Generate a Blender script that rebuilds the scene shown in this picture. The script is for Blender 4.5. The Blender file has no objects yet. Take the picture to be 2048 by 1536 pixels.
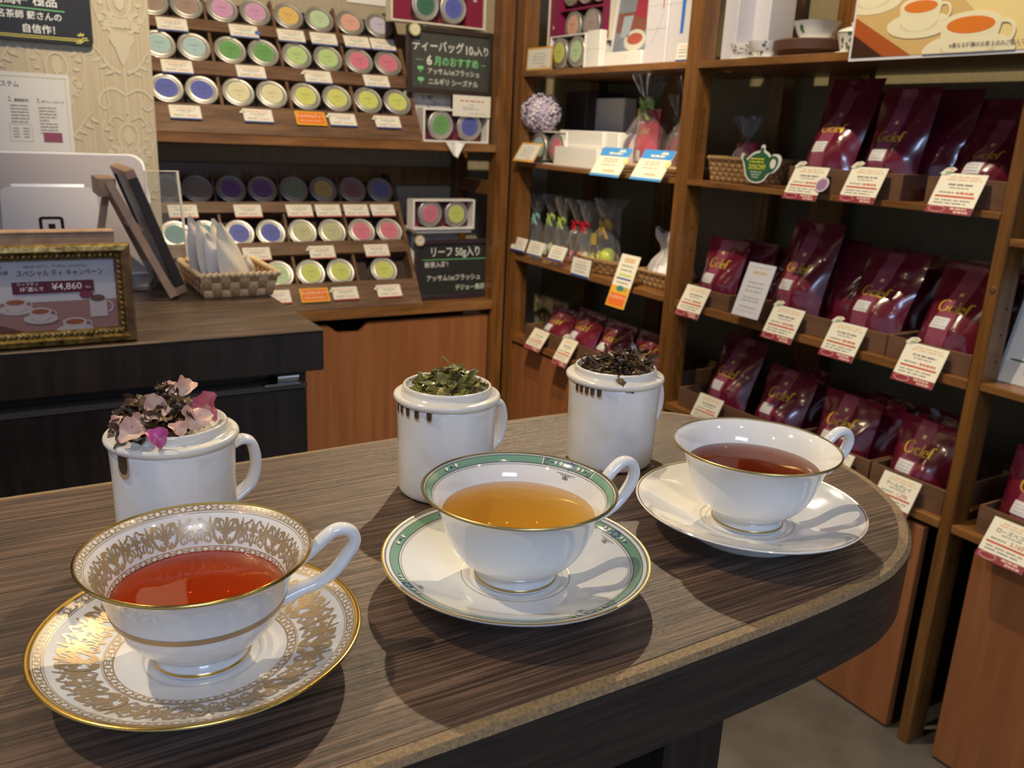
import bpy, math, random
from math import sin, cos, pi, radians, hypot, atan2
from mathutils import Vector, Matrix, noise

S = bpy.context.scene
COL = S.collection

# ------------------------------------------------------------------ camera
YAW, PITCH, ROLL = radians(31.353), radians(16.215), radians(2.705)
fwd = Vector((sin(YAW) * cos(PITCH), cos(YAW) * cos(PITCH), -sin(PITCH)))
rgt = Vector((cos(YAW), -sin(YAW), 0))
upv = rgt.cross(fwd)
r2 = cos(ROLL) * rgt + sin(ROLL) * upv
u2 = -sin(ROLL) * rgt + cos(ROLL) * upv
cam = bpy.data.cameras.new('camera')
cam.sensor_width = 36.0
cam.lens = 1737.5 / 2048 * 36.0
cam.clip_start = 0.02
cam.dof.use_dof = True
cam.dof.focus_distance = 0.47
cam.dof.aperture_fstop = 20.0
camo = bpy.data.objects.new('camera', cam)
COL.objects.link(camo)
camo.matrix_world = Matrix(((r2.x, u2.x, -fwd.x, 0), (r2.y, u2.y, -fwd.y, 0), (r2.z, u2.z, -fwd.z, 1.2), (0, 0, 0, 1)))
S.camera = camo

# ------------------------------------------------------------------ world, lamps, exposure
w = bpy.data.worlds.new('mall_light')
S.world = w
w.use_nodes = True
bg = w.node_tree.nodes['Background']
bg.inputs['Color'].default_value = (0.62, 0.76, 1.0, 1)
bg.inputs['Strength'].default_value = 0.50


def spot(name, loc, target, power, color, size=100, radius=0.02, blend=0.5):
    l = bpy.data.lights.new(name, 'SPOT')
    l.energy, l.color, l.spot_size, l.shadow_soft_size, l.spot_blend = power, color, radians(size), radius, blend
    o = bpy.data.objects.new(name, l)
    COL.objects.link(o)
    o.location = loc
    o.rotation_euler = (Vector(target) - Vector(loc)).to_track_quat('-Z', 'Y').to_euler()
    return o


WARM = (1.0, 0.82, 0.55)
spot('ceiling_spot', (1.32, 1.86, 2.55), (0.25, 0.4, 0.95), 125, WARM, 70, 0.014)
spot('ceiling_spot', (-0.70, 0.92, 2.55), (0.2, 0.42, 0.95), 62, WARM, 70, 0.014)
spot('ceiling_spot', (0.45, 1.0, 2.62), (0.95, 2.7, 1.0), 170, WARM, 66)
spot('ceiling_spot', (0.80, 1.25, 2.62), (1.62, 1.35, 0.85), 105, WARM, 75)
for _x, _y in ((-1.1, 0.1), (0.25, -0.55), (1.15, 0.35), (0.35, 1.75), (-0.35, 1.9), (1.2, -0.8)):
    spot('ceiling_spot', (_x, _y, 2.6), (_x * 0.6 + 0.1, _y * 0.6 + 0.2, 0.9), 7, WARM, 95, 0.03)
spot('ceiling_spot', (0.10, 0.80, 2.62), (0.12, 1.7, 1.0), 15, WARM, 70)


def area(name, loc, target, power, color, sx, sy):
    l = bpy.data.lights.new(name, 'AREA')
    l.shape = 'RECTANGLE'
    l.size, l.size_y, l.energy, l.color = sx, sy, power, color
    o = bpy.data.objects.new(name, l)
    COL.objects.link(o)
    o.location = loc
    o.rotation_euler = (Vector(target) - Vector(loc)).to_track_quat('-Z', 'Y').to_euler()


area('mall_ceiling_panel', (-0.3, -1.7, 2.72), (0.4, 0.6, 0.9), 34, (0.48, 0.64, 1.0), 0.9, 0.5)

S.view_settings.view_transform = 'Standard'
S.view_settings.look = 'None'
S.view_settings.exposure = 0.14
S.view_settings.gamma = 1.0
S.view_settings.use_curve_mapping = False

# ------------------------------------------------------------------ materials
MATS = {}


def newmat(name):
    m = bpy.data.materials.new(name)
    m.use_nodes = True
    n = m.node_tree.nodes
    return m, n, m.node_tree.links, n['Principled BSDF']


def M(color, rough=0.5, metal=0.0, coat=0.0, spec=0.5, trans=0.0, alpha=1.0, emit=0.0, var=0.0):
    key = (tuple(color), rough, metal, coat, spec, trans, alpha, emit, var)
    if key in MATS:
        return MATS[key]
    m, n, l, b = newmat('plain')
    b.inputs['Base Color'].default_value = (*color, 1)
    b.inputs['Roughness'].default_value = rough
    b.inputs['Metallic'].default_value = metal
    b.inputs['Coat Weight'].default_value = coat
    b.inputs['Coat Roughness'].default_value = 0.05
    b.inputs['Specular IOR Level'].default_value = spec
    b.inputs['Transmission Weight'].default_value = trans
    b.inputs['Alpha'].default_value = alpha
    if var:
        tc = n.new('ShaderNodeTexCoord')
        nz = n.new('ShaderNodeTexNoise')
        nz.inputs['Scale'].default_value = 60
        nz.inputs['Detail'].default_value = 4
        mx = n.new('ShaderNodeMix')
        mx.data_type = 'RGBA'
        mx.inputs[6].default_value = (*[c * (1 - var) for c in color], 1)
        mx.inputs[7].default_value = (*[min(1, c * (1 + var)) for c in color], 1)
        l.new(tc.outputs['Object'], nz.inputs['Vector'])
        l.new(nz.outputs['Fac'], mx.inputs[0])
        l.new(mx.outputs[2], b.inputs['Base Color'])
    MATS[key] = m
    return m


def wood(name, c1, c2, scale=(3, 40, 40), rough=0.4, bump=0.15, coat=0.0, c3=None, contrast=(0.3, 0.7), coord='Object', rvar=0.0):
    """grain streaks; the smallest scale component is the grain direction"""
    m, n, l, b = newmat(name)
    tc = n.new('ShaderNodeTexCoord')
    mp = n.new('ShaderNodeMapping')
    mp.inputs['Scale'].default_value = scale
    nz = n.new('ShaderNodeTexNoise')
    nz.inputs['Scale'].default_value = 1.0
    nz.inputs['Detail'].default_value = 6
    nz.inputs['Roughness'].default_value = 0.62
    nz.inputs['Distortion'].default_value = 0.15
    cr = n.new('ShaderNodeValToRGB')
    e = cr.color_ramp.elements
    e[0].position, e[0].color = contrast[0], (*c1, 1)
    e[1].position, e[1].color = contrast[1], (*c2, 1)
    if c3:
        k = e.new((contrast[0] + contrast[1]) / 2)
        k.color = (*c3, 1)
    bp = n.new('ShaderNodeBump')
    bp.inputs['Strength'].default_value = bump
    bp.inputs['Distance'].default_value = 0.002
    l.new(tc.outputs[coord], mp.inputs['Vector'])
    l.new(mp.outputs[0], nz.inputs['Vector'])
    l.new(nz.outputs['Fac'], cr.inputs['Fac'])
    l.new(cr.outputs[0], b.inputs['Base Color'])
    l.new(nz.outputs['Fac'], bp.inputs['Height'])
    l.new(bp.outputs[0], b.inputs['Normal'])
    b.inputs['Roughness'].default_value = rough
    b.inputs['Coat Weight'].default_value = coat
    b.inputs['Coat Roughness'].default_value = 0.25
    return m


TABLE = wood('table_laminate', (0.022, 0.013, 0.009), (0.25, 0.148, 0.098), (10, 520, 60), 0.35, 0.45, c3=(0.098, 0.057, 0.038), contrast=(0.33, 0.70))
TABLE_SIDE = wood('table_side', (0.016, 0.011, 0.008), (0.05, 0.033, 0.022), (14, 200, 260), 0.42, 0.2)
TABLE_EDGE = wood('worn_edge', (0.15, 0.10, 0.05), (0.34, 0.23, 0.12), (500, 500, 500), 0.6, 0.6)
COUNTER = wood('counter_laminate', (0.036, 0.022, 0.015), (0.15, 0.095, 0.060), (9, 90, 90), 0.36, 0.25, c3=(0.075, 0.048, 0.032))  # worktop colour, lightened to carry the sheen on top
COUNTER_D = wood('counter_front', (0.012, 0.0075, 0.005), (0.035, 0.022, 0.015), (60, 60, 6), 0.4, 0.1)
SHELFWOOD = wood('shelf_wood', (0.12, 0.048, 0.013), (0.30, 0.135, 0.040), (50, 6, 50), 0.32, 0.08, coat=0.2)
SHELFWOOD_X = wood('shelf_wood_x', (0.12, 0.048, 0.013), (0.30, 0.135, 0.040), (6, 50, 50), 0.32, 0.08, coat=0.2)
POSTWOOD = wood('post_wood', (0.095, 0.036, 0.008), (0.235, 0.100, 0.023), (60, 60, 5), 0.32, 0.1, coat=0.2)
PANEL = wood('panel_wood', (0.225, 0.080, 0.027), (0.335, 0.130, 0.048), (30, 30, 1.6), 0.38, 0.04, c3=(0.28, 0.104, 0.037))
RACK = wood('rack_wood', (0.075, 0.035, 0.018), (0.20, 0.105, 0.055), (7, 60, 60), 0.5, 0.1)
RACK_D = M((0.035, 0.016, 0.009), 0.6)
TRAY = wood('tray_board', (0.115, 0.055, 0.028), (0.185, 0.095, 0.050), (40, 8, 40), 0.6, 0.05)
DARK = M((0.012, 0.008, 0.006), 0.6)
LIGHTWOOD = wood('light_wood', (0.30, 0.17, 0.10), (0.46, 0.29, 0.18), (60, 60, 8), 0.5, 0.05)

PORC = M((0.86, 0.85, 0.83), 0.06, 0, 0.6, 0.5)
PORC_MUG = None
GOLD = M((0.72, 0.47, 0.13), 0.22, 1.0)
GOLD_ANT = M((0.55, 0.40, 0.16), 0.30, 0.85)
GILT = M((0.52, 0.37, 0.20), 0.32, 0.45)
GREEN = M((0.205, 0.375, 0.265), 0.12, 0, 0.5)
INKDARK = M((0.07, 0.05, 0.03), 0.3)
INKBLUE = M((0.02, 0.045, 0.30), 0.2)
WHITE = M((0.80, 0.79, 0.76), 0.5)
CARD = M((0.78, 0.75, 0.66), 0.45)
CARD_CREAM = M((0.84, 0.80, 0.66), 0.32)
INK = M((0.05, 0.045, 0.04), 0.6)
INKGREY = M((0.30, 0.29, 0.27), 0.6)
INKRED = M((0.52, 0.055, 0.035), 0.5)
INKORANGE = M((0.70, 0.30, 0.10), 0.5)
MAROON = M((0.20, 0.012, 0.040), 0.4)
CHALKW = M((0.68, 0.68, 0.66), 0.8)
CHALKG = M((0.20, 0.60, 0.24), 0.8)
CHALKY = M((0.70, 0.62, 0.14), 0.8)
BOARD = M((0.020, 0.022, 0.021), 0.45)
BOARD_G = M((0.055, 0.058, 0.050), 0.4)
FRAME_D = M((0.035, 0.022, 0.017), 0.4)
TINMETAL = M((0.60, 0.58, 0.54), 0.40, 0.85)
TINSIDE = M((0.55, 0.53, 0.50), 0.30, 0.9)
BOXCREAM = M((0.66, 0.60, 0.48), 0.5)
BOXWHITE = M((0.78, 0.76, 0.72), 0.45)
SILVER = M((0.62, 0.60, 0.66), 0.32, 0.25)
CHROME = M((0.75, 0.75, 0.76), 0.15, 1.0)

# porcelain of the tasting mugs: slightly stained towards worn streaks
PORC_MUG, _n, _l, _b = newmat('mug_porcelain')
_tc = _n.new('ShaderNodeTexCoord')
_nz = _n.new('ShaderNodeTexNoise')
_nz.inputs['Scale'].default_value = 38
_nz.inputs['Detail'].default_value = 5
_cr = _n.new('ShaderNodeValToRGB')
_cr.color_ramp.elements[0].position = 0.26
_cr.color_ramp.elements[0].color = (0.78, 0.73, 0.63, 1)
_cr.color_ramp.elements[1].position = 0.52
_cr.color_ramp.elements[1].color = (0.87, 0.86, 0.84, 1)
_l.new(_tc.outputs['Object'], _nz.inputs['Vector'])
_l.new(_nz.outputs['Fac'], _cr.inputs['Fac'])
_l.new(_cr.outputs[0], _b.inputs['Base Color'])
_b.inputs['Roughness'].default_value = 0.16
_b.inputs['Coat Weight'].default_value = 0.4
STAIN = M((0.48, 0.30, 0.15), 0.35, var=0.3)
PORC_LID = M((0.80, 0.75, 0.66), 0.2, 0, 0.3, var=0.05)


def wallpaper_mat(name='wallpaper', k=1.0):
    m, n, l, b = newmat(name)
    tc = n.new('ShaderNodeTexCoord')
    mp = n.new('ShaderNodeMapping')
    mp.inputs['Scale'].default_value = (260, 260, 3)
    nz = n.new('ShaderNodeTexNoise')
    nz.inputs['Scale'].default_value = 1
    nz.inputs['Detail'].default_value = 2
    cr = n.new('ShaderNodeValToRGB')
    cr.color_ramp.elements[0].position = 0.3
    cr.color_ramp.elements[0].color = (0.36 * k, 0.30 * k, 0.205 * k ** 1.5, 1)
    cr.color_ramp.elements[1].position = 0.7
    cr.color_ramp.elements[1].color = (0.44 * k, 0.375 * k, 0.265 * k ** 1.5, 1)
    l.new(tc.outputs['Object'], mp.inputs[0])
    l.new(mp.outputs[0], nz.inputs['Vector'])
    l.new(nz.outputs['Fac'], cr.inputs[0])
    l.new(cr.outputs[0], b.inputs['Base Color'])
    b.inputs['Roughness'].default_value = 0.7
    return m


WALLPAPER = wallpaper_mat()
WP_MOTIF = M((0.455, 0.40, 0.295), 0.6)


def tea_mat(name, color, density, body, mixf):
    """clear liquid: mirror-like film over a coloured absorbing volume"""
    m = bpy.data.materials.new(name)
    m.use_nodes = True
    n, l = m.node_tree.nodes, m.node_tree.links
    for x in list(n):
        n.remove(x)
    out = n.new('ShaderNodeOutputMaterial')
    tr = n.new('ShaderNodeBsdfTransparent')
    gl = n.new('ShaderNodeBsdfGlossy')
    gl.inputs['Roughness'].default_value = 0.02
    fr = n.new('ShaderNodeFresnel')
    fr.inputs['IOR'].default_value = 1.33
    mx = n.new('ShaderNodeMixShader')
    l.new(fr.outputs[0], mx.inputs[0])
    df = n.new('ShaderNodeBsdfDiffuse')
    df.inputs['Color'].default_value = (*body, 1)
    m2 = n.new('ShaderNodeMixShader')
    m2.inputs[0].default_value = mixf
    l.new(tr.outputs[0], m2.inputs[1])
    l.new(df.outputs[0], m2.inputs[2])
    l.new(m2.outputs[0], mx.inputs[1])
    l.new(gl.outputs[0], mx.inputs[2])
    l.new(mx.outputs[0], out.inputs['Surface'])
    va = n.new('ShaderNodeVolumeAbsorption')
    va.inputs['Color'].default_value = (*color, 1)
    va.inputs['Density'].default_value = density
    l.new(va.outputs[0], out.inputs['Volume'])
    return m


def cello_mat():
    m = bpy.data.materials.new('cellophane')
    m.use_nodes = True
    n, l = m.node_tree.nodes, m.node_tree.links
    for x in list(n):
        n.remove(x)
    out = n.new('ShaderNodeOutputMaterial')
    tr = n.new('ShaderNodeBsdfTransparent')
    tr.inputs['Color'].default_value = (0.93, 0.94, 0.95, 1)
    gl = n.new('ShaderNodeBsdfGlossy')
    gl.inputs['Roughness'].default_value = 0.08
    lw = n.new('ShaderNodeLayerWeight')
    lw.inputs['Blend'].default_value = 0.16
    mx = n.new('ShaderNodeMixShader')
    l.new(lw.outputs['Fresnel'], mx.inputs[0])
    l.new(tr.outputs[0], mx.inputs[1])
    l.new(gl.outputs[0], mx.inputs[2])
    hz = n.new('ShaderNodeBsdfDiffuse')
    hz.inputs['Color'].default_value = (0.8, 0.8, 0.8, 1)
    m3 = n.new('ShaderNodeMixShader')
    m3.inputs[0].default_value = 0.07
    l.new(mx.outputs[0], m3.inputs[1])
    l.new(hz.outputs[0], m3.inputs[2])
    l.new(m3.outputs[0], out.inputs['Surface'])
    return m


CELLO = cello_mat()


def bag_mat():
    m, n, l, b = newmat('maroon_pouch')
    tc = n.new('ShaderNodeTexCoord')
    vo = n.new('ShaderNodeTexVoronoi')
    vo.inputs['Scale'].default_value = 38
    lt = n.new('ShaderNodeMath')
    lt.operation = 'LESS_THAN'
    lt.inputs[1].default_value = 0.075
    mx = n.new('ShaderNodeMix')
    mx.data_type = 'RGBA'
    mx.inputs[6].default_value = (0.125, 0.007, 0.022, 1)
    mx.inputs[7].default_value = (0.32, 0.09, 0.13, 1)
    l.new(tc.outputs['Object'], vo.inputs['Vector'])
    l.new(vo.outputs['Distance'], lt.inputs[0])
    l.new(lt.outputs[0], mx.inputs[0])
    l.new(mx.outputs[2], b.inputs['Base Color'])
    b.inputs['Roughness'].default_value = 0.24
    b.inputs['Coat Weight'].default_value = 0.7
    b.inputs['Coat Roughness'].default_value = 0.08
    return m


BAG = bag_mat()
BAG_STRIPE = M((0.25, 0.055, 0.095), 0.3, 0, 0.5)
BAG_GOLD = M((0.66, 0.44, 0.05), 0.35, 0.3)
BAG_DARK = M((0.016, 0.012, 0.018), 0.2, 0, 0.6)

# ------------------------------------------------------------------ mesh helpers


class MB:
    def __init__(s):
        s.v, s.f = [], []

    def add(s, vs, fs):
        o = len(s.v)
        s.v += [tuple(p) for p in vs]
        s.f += [tuple(i + o for i in q) for q in fs]
        return s

    def box(s, x0, x1, y0, y1, z0, z1, mat=None):
        vs = [(x, y, z) for z in (z0, z1) for y in (y0, y1) for x in (x0, x1)]
        if mat is not None:
            vs = [mat @ Vector(p) for p in vs]
        return s.add(vs, [(0, 2, 3, 1), (4, 5, 7, 6), (0, 1, 5, 4), (2, 6, 7, 3), (0, 4, 6, 2), (1, 3, 7, 5)])

    def bbox(s, x0, x1, y0, y1, z0, z1, b=0.002):
        """box with chamfered edges"""
        vs = []
        idx = {}
        X, Y, Z = (x0, x1), (y0, y1), (z0, z1)
        sg = (1, -1)
        for i in (0, 1):
            for j in (0, 1):
                for k in (0, 1):
                    for a in range(3):
                        p = [X[i] + sg[i] * b, Y[j] + sg[j] * b, Z[k] + sg[k] * b]
                        p[a] = (X[i], Y[j], Z[k])[a]
                        idx[i, j, k, a] = len(vs)
                        vs.append(p)
        F = []
        for i in (0, 1):
            q = [idx[i, 0, 0, 0], idx[i, 1, 0, 0], idx[i, 1, 1, 0], idx[i, 0, 1, 0]]
            F.append(q if i else q[::-1])
            q = [idx[0, i, 0, 1], idx[0, i, 1, 1], idx[1, i, 1, 1], idx[1, i, 0, 1]]
            F.append(q if i else q[::-1])
            q = [idx[0, 0, i, 2], idx[1, 0, i, 2], idx[1, 1, i, 2], idx[0, 1, i, 2]]
            F.append(q if i else q[::-1])
        for j in (0, 1):
            for k in (0, 1):
                F.append([idx[0, j, k, 1], idx[1, j, k, 1], idx[1, j, k, 2], idx[0, j, k, 2]])
                F.append([idx[j, 0, k, 0], idx[j, 1, k, 0], idx[j, 1, k, 2], idx[j, 0, k, 2]])
                F.append([idx[j, k, 0, 0], idx[j, k, 1, 0], idx[j, k, 1, 1], idx[j, k, 0, 1]])
        for i in (0, 1):
            for j in (0, 1):
                for k in (0, 1):
                    F.append([idx[i, j, k, a] for a in range(3)])
        return s.add(vs, F)

    def lathe(s, prof, n=64, caps=False):
        vs, fs = [], []
        for r, z in prof:
            for i in range(n):
                a = 2 * pi * i / n
                vs.append((r * cos(a), r * sin(a), z))
        for k in range(len(prof) - 1):
            for i in range(n):
                j = (i + 1) % n
                fs.append((k * n + i, k * n + j, (k + 1) * n + j, (k + 1) * n + i))
        if caps:
            fs.append(tuple(range(n))[::-1])
            fs.append(tuple(range((len(prof) - 1) * n, len(prof) * n)))
        return s.add(vs, fs)

    def tube(s, pts, rad, n=10, caps=True, flat=1.0, upref=None):
        """tube along pts; rad number or list; flat scales the binormal radius"""
        pts = [Vector(p) for p in pts]
        m = len(pts)
        if not hasattr(rad, '__len__'):
            rad = [rad] * m
        vs, fs = [], []
        pn = None
        for i, p in enumerate(pts):
            t = (pts[min(i + 1, m - 1)] - pts[max(i - 1, 0)]).normalized()
            if pn is None:
                a = Vector(upref) if upref else (Vector((0, 0, 1)) if abs(t.z) < 0.9 else Vector((1, 0, 0)))
                pn = (a - t * a.dot(t)).normalized()
            else:
                pn = (pn - t * pn.dot(t)).normalized()
            b = t.cross(pn)
            for k in range(n):
                a = 2 * pi * k / n
                vs.append(p + (pn * cos(a) + b * sin(a) * flat) * rad[i])
        for i in range(m - 1):
            for k in range(n):
                j = (k + 1) % n
                fs.append((i * n + k, i * n + j, (i + 1) * n + j, (i + 1) * n + k))
        if caps:
            fs.append(tuple(range(n))[::-1])
            fs.append(tuple(range((m - 1) * n, m * n)))
        return s.add(vs, fs)

    def prism(s, poly, z0, z1):
        n = len(poly)
        vs = [(x, y, z0) for x, y in poly] + [(x, y, z1) for x, y in poly]
        fs = [tuple(range(n))[::-1], tuple(range(n, 2 * n))]
        fs += [(i, (i + 1) % n, n + (i + 1) % n, n + i) for i in range(n)]
        return s.add(vs, fs)

    def grid(s, fn, nu, nv):
        vs = [fn(i / nu, j / nv) for j in range(nv + 1) for i in range(nu + 1)]
        fs = [(j * (nu + 1) + i, j * (nu + 1) + i + 1, (j + 1) * (nu + 1) + i + 1, (j + 1) * (nu + 1) + i) for j in range(nv) for i in range(nu)]
        return s.add(vs, fs)

    def ribbon(s, pts, width, fn=None):
        """flat stroke through 2D pts; width number, list or callable(dir)"""
        m = len(pts)
        vs, fs = [], []
        for i, p in enumerate(pts):
            a, b = pts[max(i - 1, 0)], pts[min(i + 1, m - 1)]
            dx, dy = b[0] - a[0], b[1] - a[1]
            L = hypot(dx, dy) or 1
            dx, dy = dx / L, dy / L
            wd = width(dx, dy) if callable(width) else (width[i] if hasattr(width, '__len__') else width)
            for sgn in (0.5, -0.5):
                q = (p[0] - dy * wd * sgn, p[1] + dx * wd * sgn)
                vs.append(fn(*q) if fn else (q[0], q[1], 0))
        for i in range(m - 1):
            fs.append((2 * i, 2 * i + 1, 2 * i + 3, 2 * i + 2))
        return s.add(vs, fs)

    def blob(s, poly, fn=None, c=None):
        """filled star-shaped polygon"""
        n = len(poly)
        c = c or (sum(p[0] for p in poly) / n, sum(p[1] for p in poly) / n)
        P = [c] + list(poly)
        vs = [fn(*p) if fn else (p[0], p[1], 0) for p in P]
        return s.add(vs, [(0, i + 1, (i + 1) % n + 1) for i in range(n)])

    def move(s, mat):
        s.v = [tuple(mat @ Vector(p)) for p in s.v]
        return s

    def mesh(s, name='mesh', smooth=40):
        me = bpy.data.meshes.new(name)
        me.from_pydata(s.v, [], s.f)
        if smooth:
            me.shade_smooth()
            me.set_sharp_from_angle(angle=radians(smooth))
        else:
            me.shade_flat()
        me.update()
        return me


def part(name, mb, mat, parent=None, label=None, smooth=40, kind=None):
    me = mb.mesh(name, smooth) if isinstance(mb, MB) else mb
    o = bpy.data.objects.new(name, me)
    COL.objects.link(o)
    if mat is not None:
        if not me.materials:
            me.materials.append(mat)
        elif me.materials[0] != mat:
            o.material_slots[0].link = 'OBJECT'
            o.material_slots[0].material = mat
    if parent:
        o.parent = parent
    if label:
        o['label'] = label
    if kind:
        o['kind'] = kind
    return o


def tag(o, label, cat, group=None, kind=None):
    if label:
        o['label'] = label
    if cat:
        o['category'] = cat
    if group:
        o['group'] = group
    if kind:
        o['kind'] = kind
    return o


def thing(name, label, cat, loc=(0, 0, 0), xa=(1, 0, 0), ya=(0, 1, 0), group=None, kind=None):
    o = bpy.data.objects.new(name, None)
    o.empty_display_size = 0.02
    COL.objects.link(o)
    x = Vector(xa).normalized()
    z = x.cross(Vector(ya)).normalized()
    y = z.cross(x)
    o.matrix_world = Matrix(((x.x, y.x, z.x, loc[0]), (x.y, y.y, z.y, loc[1]), (x.z, y.z, z.z, loc[2]), (0, 0, 0, 1)))
    return tag(o, label, cat, group, kind)


AX = dict(xa=(1, 0, 0), ya=(0, 0, 1))      # faces -Y (unit on the back wall)
BX = dict(xa=(0, -1, 0), ya=(0, 0, 1))     # faces -X (unit on the right wall)


def catmull(pts, k=6, closed=False):
    out = []
    n = len(pts)
    rng = range(n) if closed else range(n - 1)
    for i in rng:
        if closed:
            p = [pts[(i + d) % n] for d in (-1, 0, 1, 2)]
        else:
            p = [pts[max(i - 1, 0)], pts[i], pts[i + 1], pts[min(i + 2, n - 1)]]
        for j in range(k):
            t = j / k
            out.append(tuple(0.5 * (2 * p[1][d] + (-p[0][d] + p[2][d]) * t + (2 * p[0][d] - 5 * p[1][d] + 4 * p[2][d] - p[3][d]) * t * t + (-p[0][d] + 3 * p[1][d] - 3 * p[2][d] + p[3][d]) * t ** 3) for d in range(len(pts[0]))))
    if not closed:
        out.append(tuple(pts[-1]))
    return out


_TXT = {}


def text(body, size, bold=0.0, align='CENTER', shear=0.0, sx=1.0):
    """lettering as a flat mesh in the local XY plane"""
    key = (body, size, bold, align, shear, sx)
    if key not in _TXT:
        c = bpy.data.curves.new('lettering', 'FONT')
        c.body, c.size, c.align_x, c.align_y, c.offset, c.shear = body, size, align, 'CENTER', bold * size, shear
        c.resolution_u = 2
        o = bpy.data.objects.new('lettering', c)
        COL.objects.link(o)
        me = o.to_mesh()
        vs = [(p.co.x * sx, p.co.y, 0) for p in me.vertices]
        fs = [tuple(q.vertices) for q in me.polygons]
        o.to_mesh_clear()
        bpy.data.objects.remove(o)
        bpy.data.curves.remove(c)
        _TXT[key] = (vs, fs)
    return _TXT[key]


def put_text(mb, body, size, x, y, z, **kw):
    vs, fs = text(body, size, **kw)
    return mb.add([(p[0] + x, p[1] + y, z) for p in vs], fs)


def rect(mb, x0, x1, y0, y1, z):
    return mb.add([(x0, y0, z), (x1, y0, z), (x1, y1, z), (x0, y1, z)], [(0, 1, 2, 3)])


def ell(mb, cx, cy, rx, ry, z, n=28, a0=0, a1=2 * pi):
    return mb.blob([(cx + rx * cos(a0 + (a1 - a0) * i / n), cy + ry * sin(a0 + (a1 - a0) * i / n)) for i in range(n)], lambda x, y: (x, y, z), (cx, cy))


def arc(cx, cy, rx, ry, a0, a1, n=16):
    return [(cx + rx * cos(radians(a0 + (a1 - a0) * i / n)), cy + ry * sin(radians(a0 + (a1 - a0) * i / n))) for i in range(n + 1)]


def dashes(mb, rng, x0, x1, y, h, z, lo=0.12, hi=0.35):
    """a line of small print too far away to read"""
    x = x0
    L = x1 - x0
    while x < x1:
        d = rng.uniform(lo, hi) * L
        e = min(x + d, x1)
        rect(mb, x, e, y - h / 2, y + h / 2, z)
        x = e + 0.05 * L
    return mb


def gclef(mb, cx, cy, h, fn=None):
    """the gold wordmark: G clef in contrasted strokes, capital height h"""
    wd = lambda dx, dy: (0.045 + 0.125 * abs(dy)) * h
    k = h / 1.6
    P = lambda l: [((x - 2.6) * k * 0.80 + cx, (y - 0.75) * k + cy) for x, y in l]
    f = fn
    mb.ribbon(P(arc(0.85, 0.78, 0.82, 0.82, 48, 322, 24)), wd, f)
    mb.ribbon(P([(1.50, 0.12), (1.50, 0.4), (1.50, 0.68)]), 0.12 * h, f)
    mb.ribbon(P([(1.15, 0.68), (1.78, 0.68)]), 0.05 * h, f)
    mb.ribbon(P(arc(2.42, 0.44, 0.40, 0.43, 45, 320, 16)), wd, f)
    mb.ribbon(P([(3.14, 0.02), (3.14, 0.8), (3.14, 1.55)]), 0.125 * h, f)
    mb.ribbon(P([(2.96, 0.03), (3.32, 0.03)]), 0.05 * h, f)
    mb.ribbon(P([(3.55, 0.47), (4.22, 0.47)]), 0.05 * h, f)
    mb.ribbon(P(arc(3.90, 0.44, 0.40, 0.43, 4, 318, 18)), wd, f)
    mb.ribbon(P([(4.72, 0.02), (4.72, 0.6), (4.72, 1.15)] + arc(5.02, 1.18, 0.30, 0.36, 170, 40, 6)), wd, f)
    mb.ribbon(P([(4.46, 0.82), (5.05, 0.82)]), 0.06 * h, f)
    return mb


# ------------------------------------------------------------------ setting
def struct(name, mb, mat, label=None):
    o = part(name, mb, mat, smooth=0)
    o['kind'] = 'structure'
    if label:
        o['label'] = label
    return o


FLOOR = wood('floor_vinyl', (0.085, 0.075, 0.064), (0.155, 0.14, 0.122), (5, 5, 5), 0.45, 0.03)
struct('floor', MB().box(-3.2, 2.1, -3.0, 3.2, -0.05, 0), FLOOR)
struct('ceiling', MB().box(-3.2, 2.1, -3.0, 3.2, 2.75, 2.8), M((0.10, 0.085, 0.07), 0.7))
struct('wall_back', MB().box(-3.2, 2.02, 2.97, 3.05, 0, 2.75), WALLPAPER)
struct('wall_right', MB().box(1.93, 2.02, -1.2, 2.97, 0, 2.75), wallpaper_mat('wallpaper_shaded', 0.62))  # same wallpaper, shade behind the shelves darkened into its colour
PIL = struct('wall_left', MB().box(-3.2, 0.314, 1.95, 2.10, 0, 2.75), WALLPAPER)

# wallpaper ornament on the pillar wall (raised print, one sheet)
wp = MB()


_lay = [0]


def wpmap(cx, cz, sc=1.0, flip=1):
    def f(x, y):
        return (cx + flip * x * sc, 1.9494 - 0.000012 * (len(wp.f) % 60), cz + y * sc)
    return f


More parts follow.
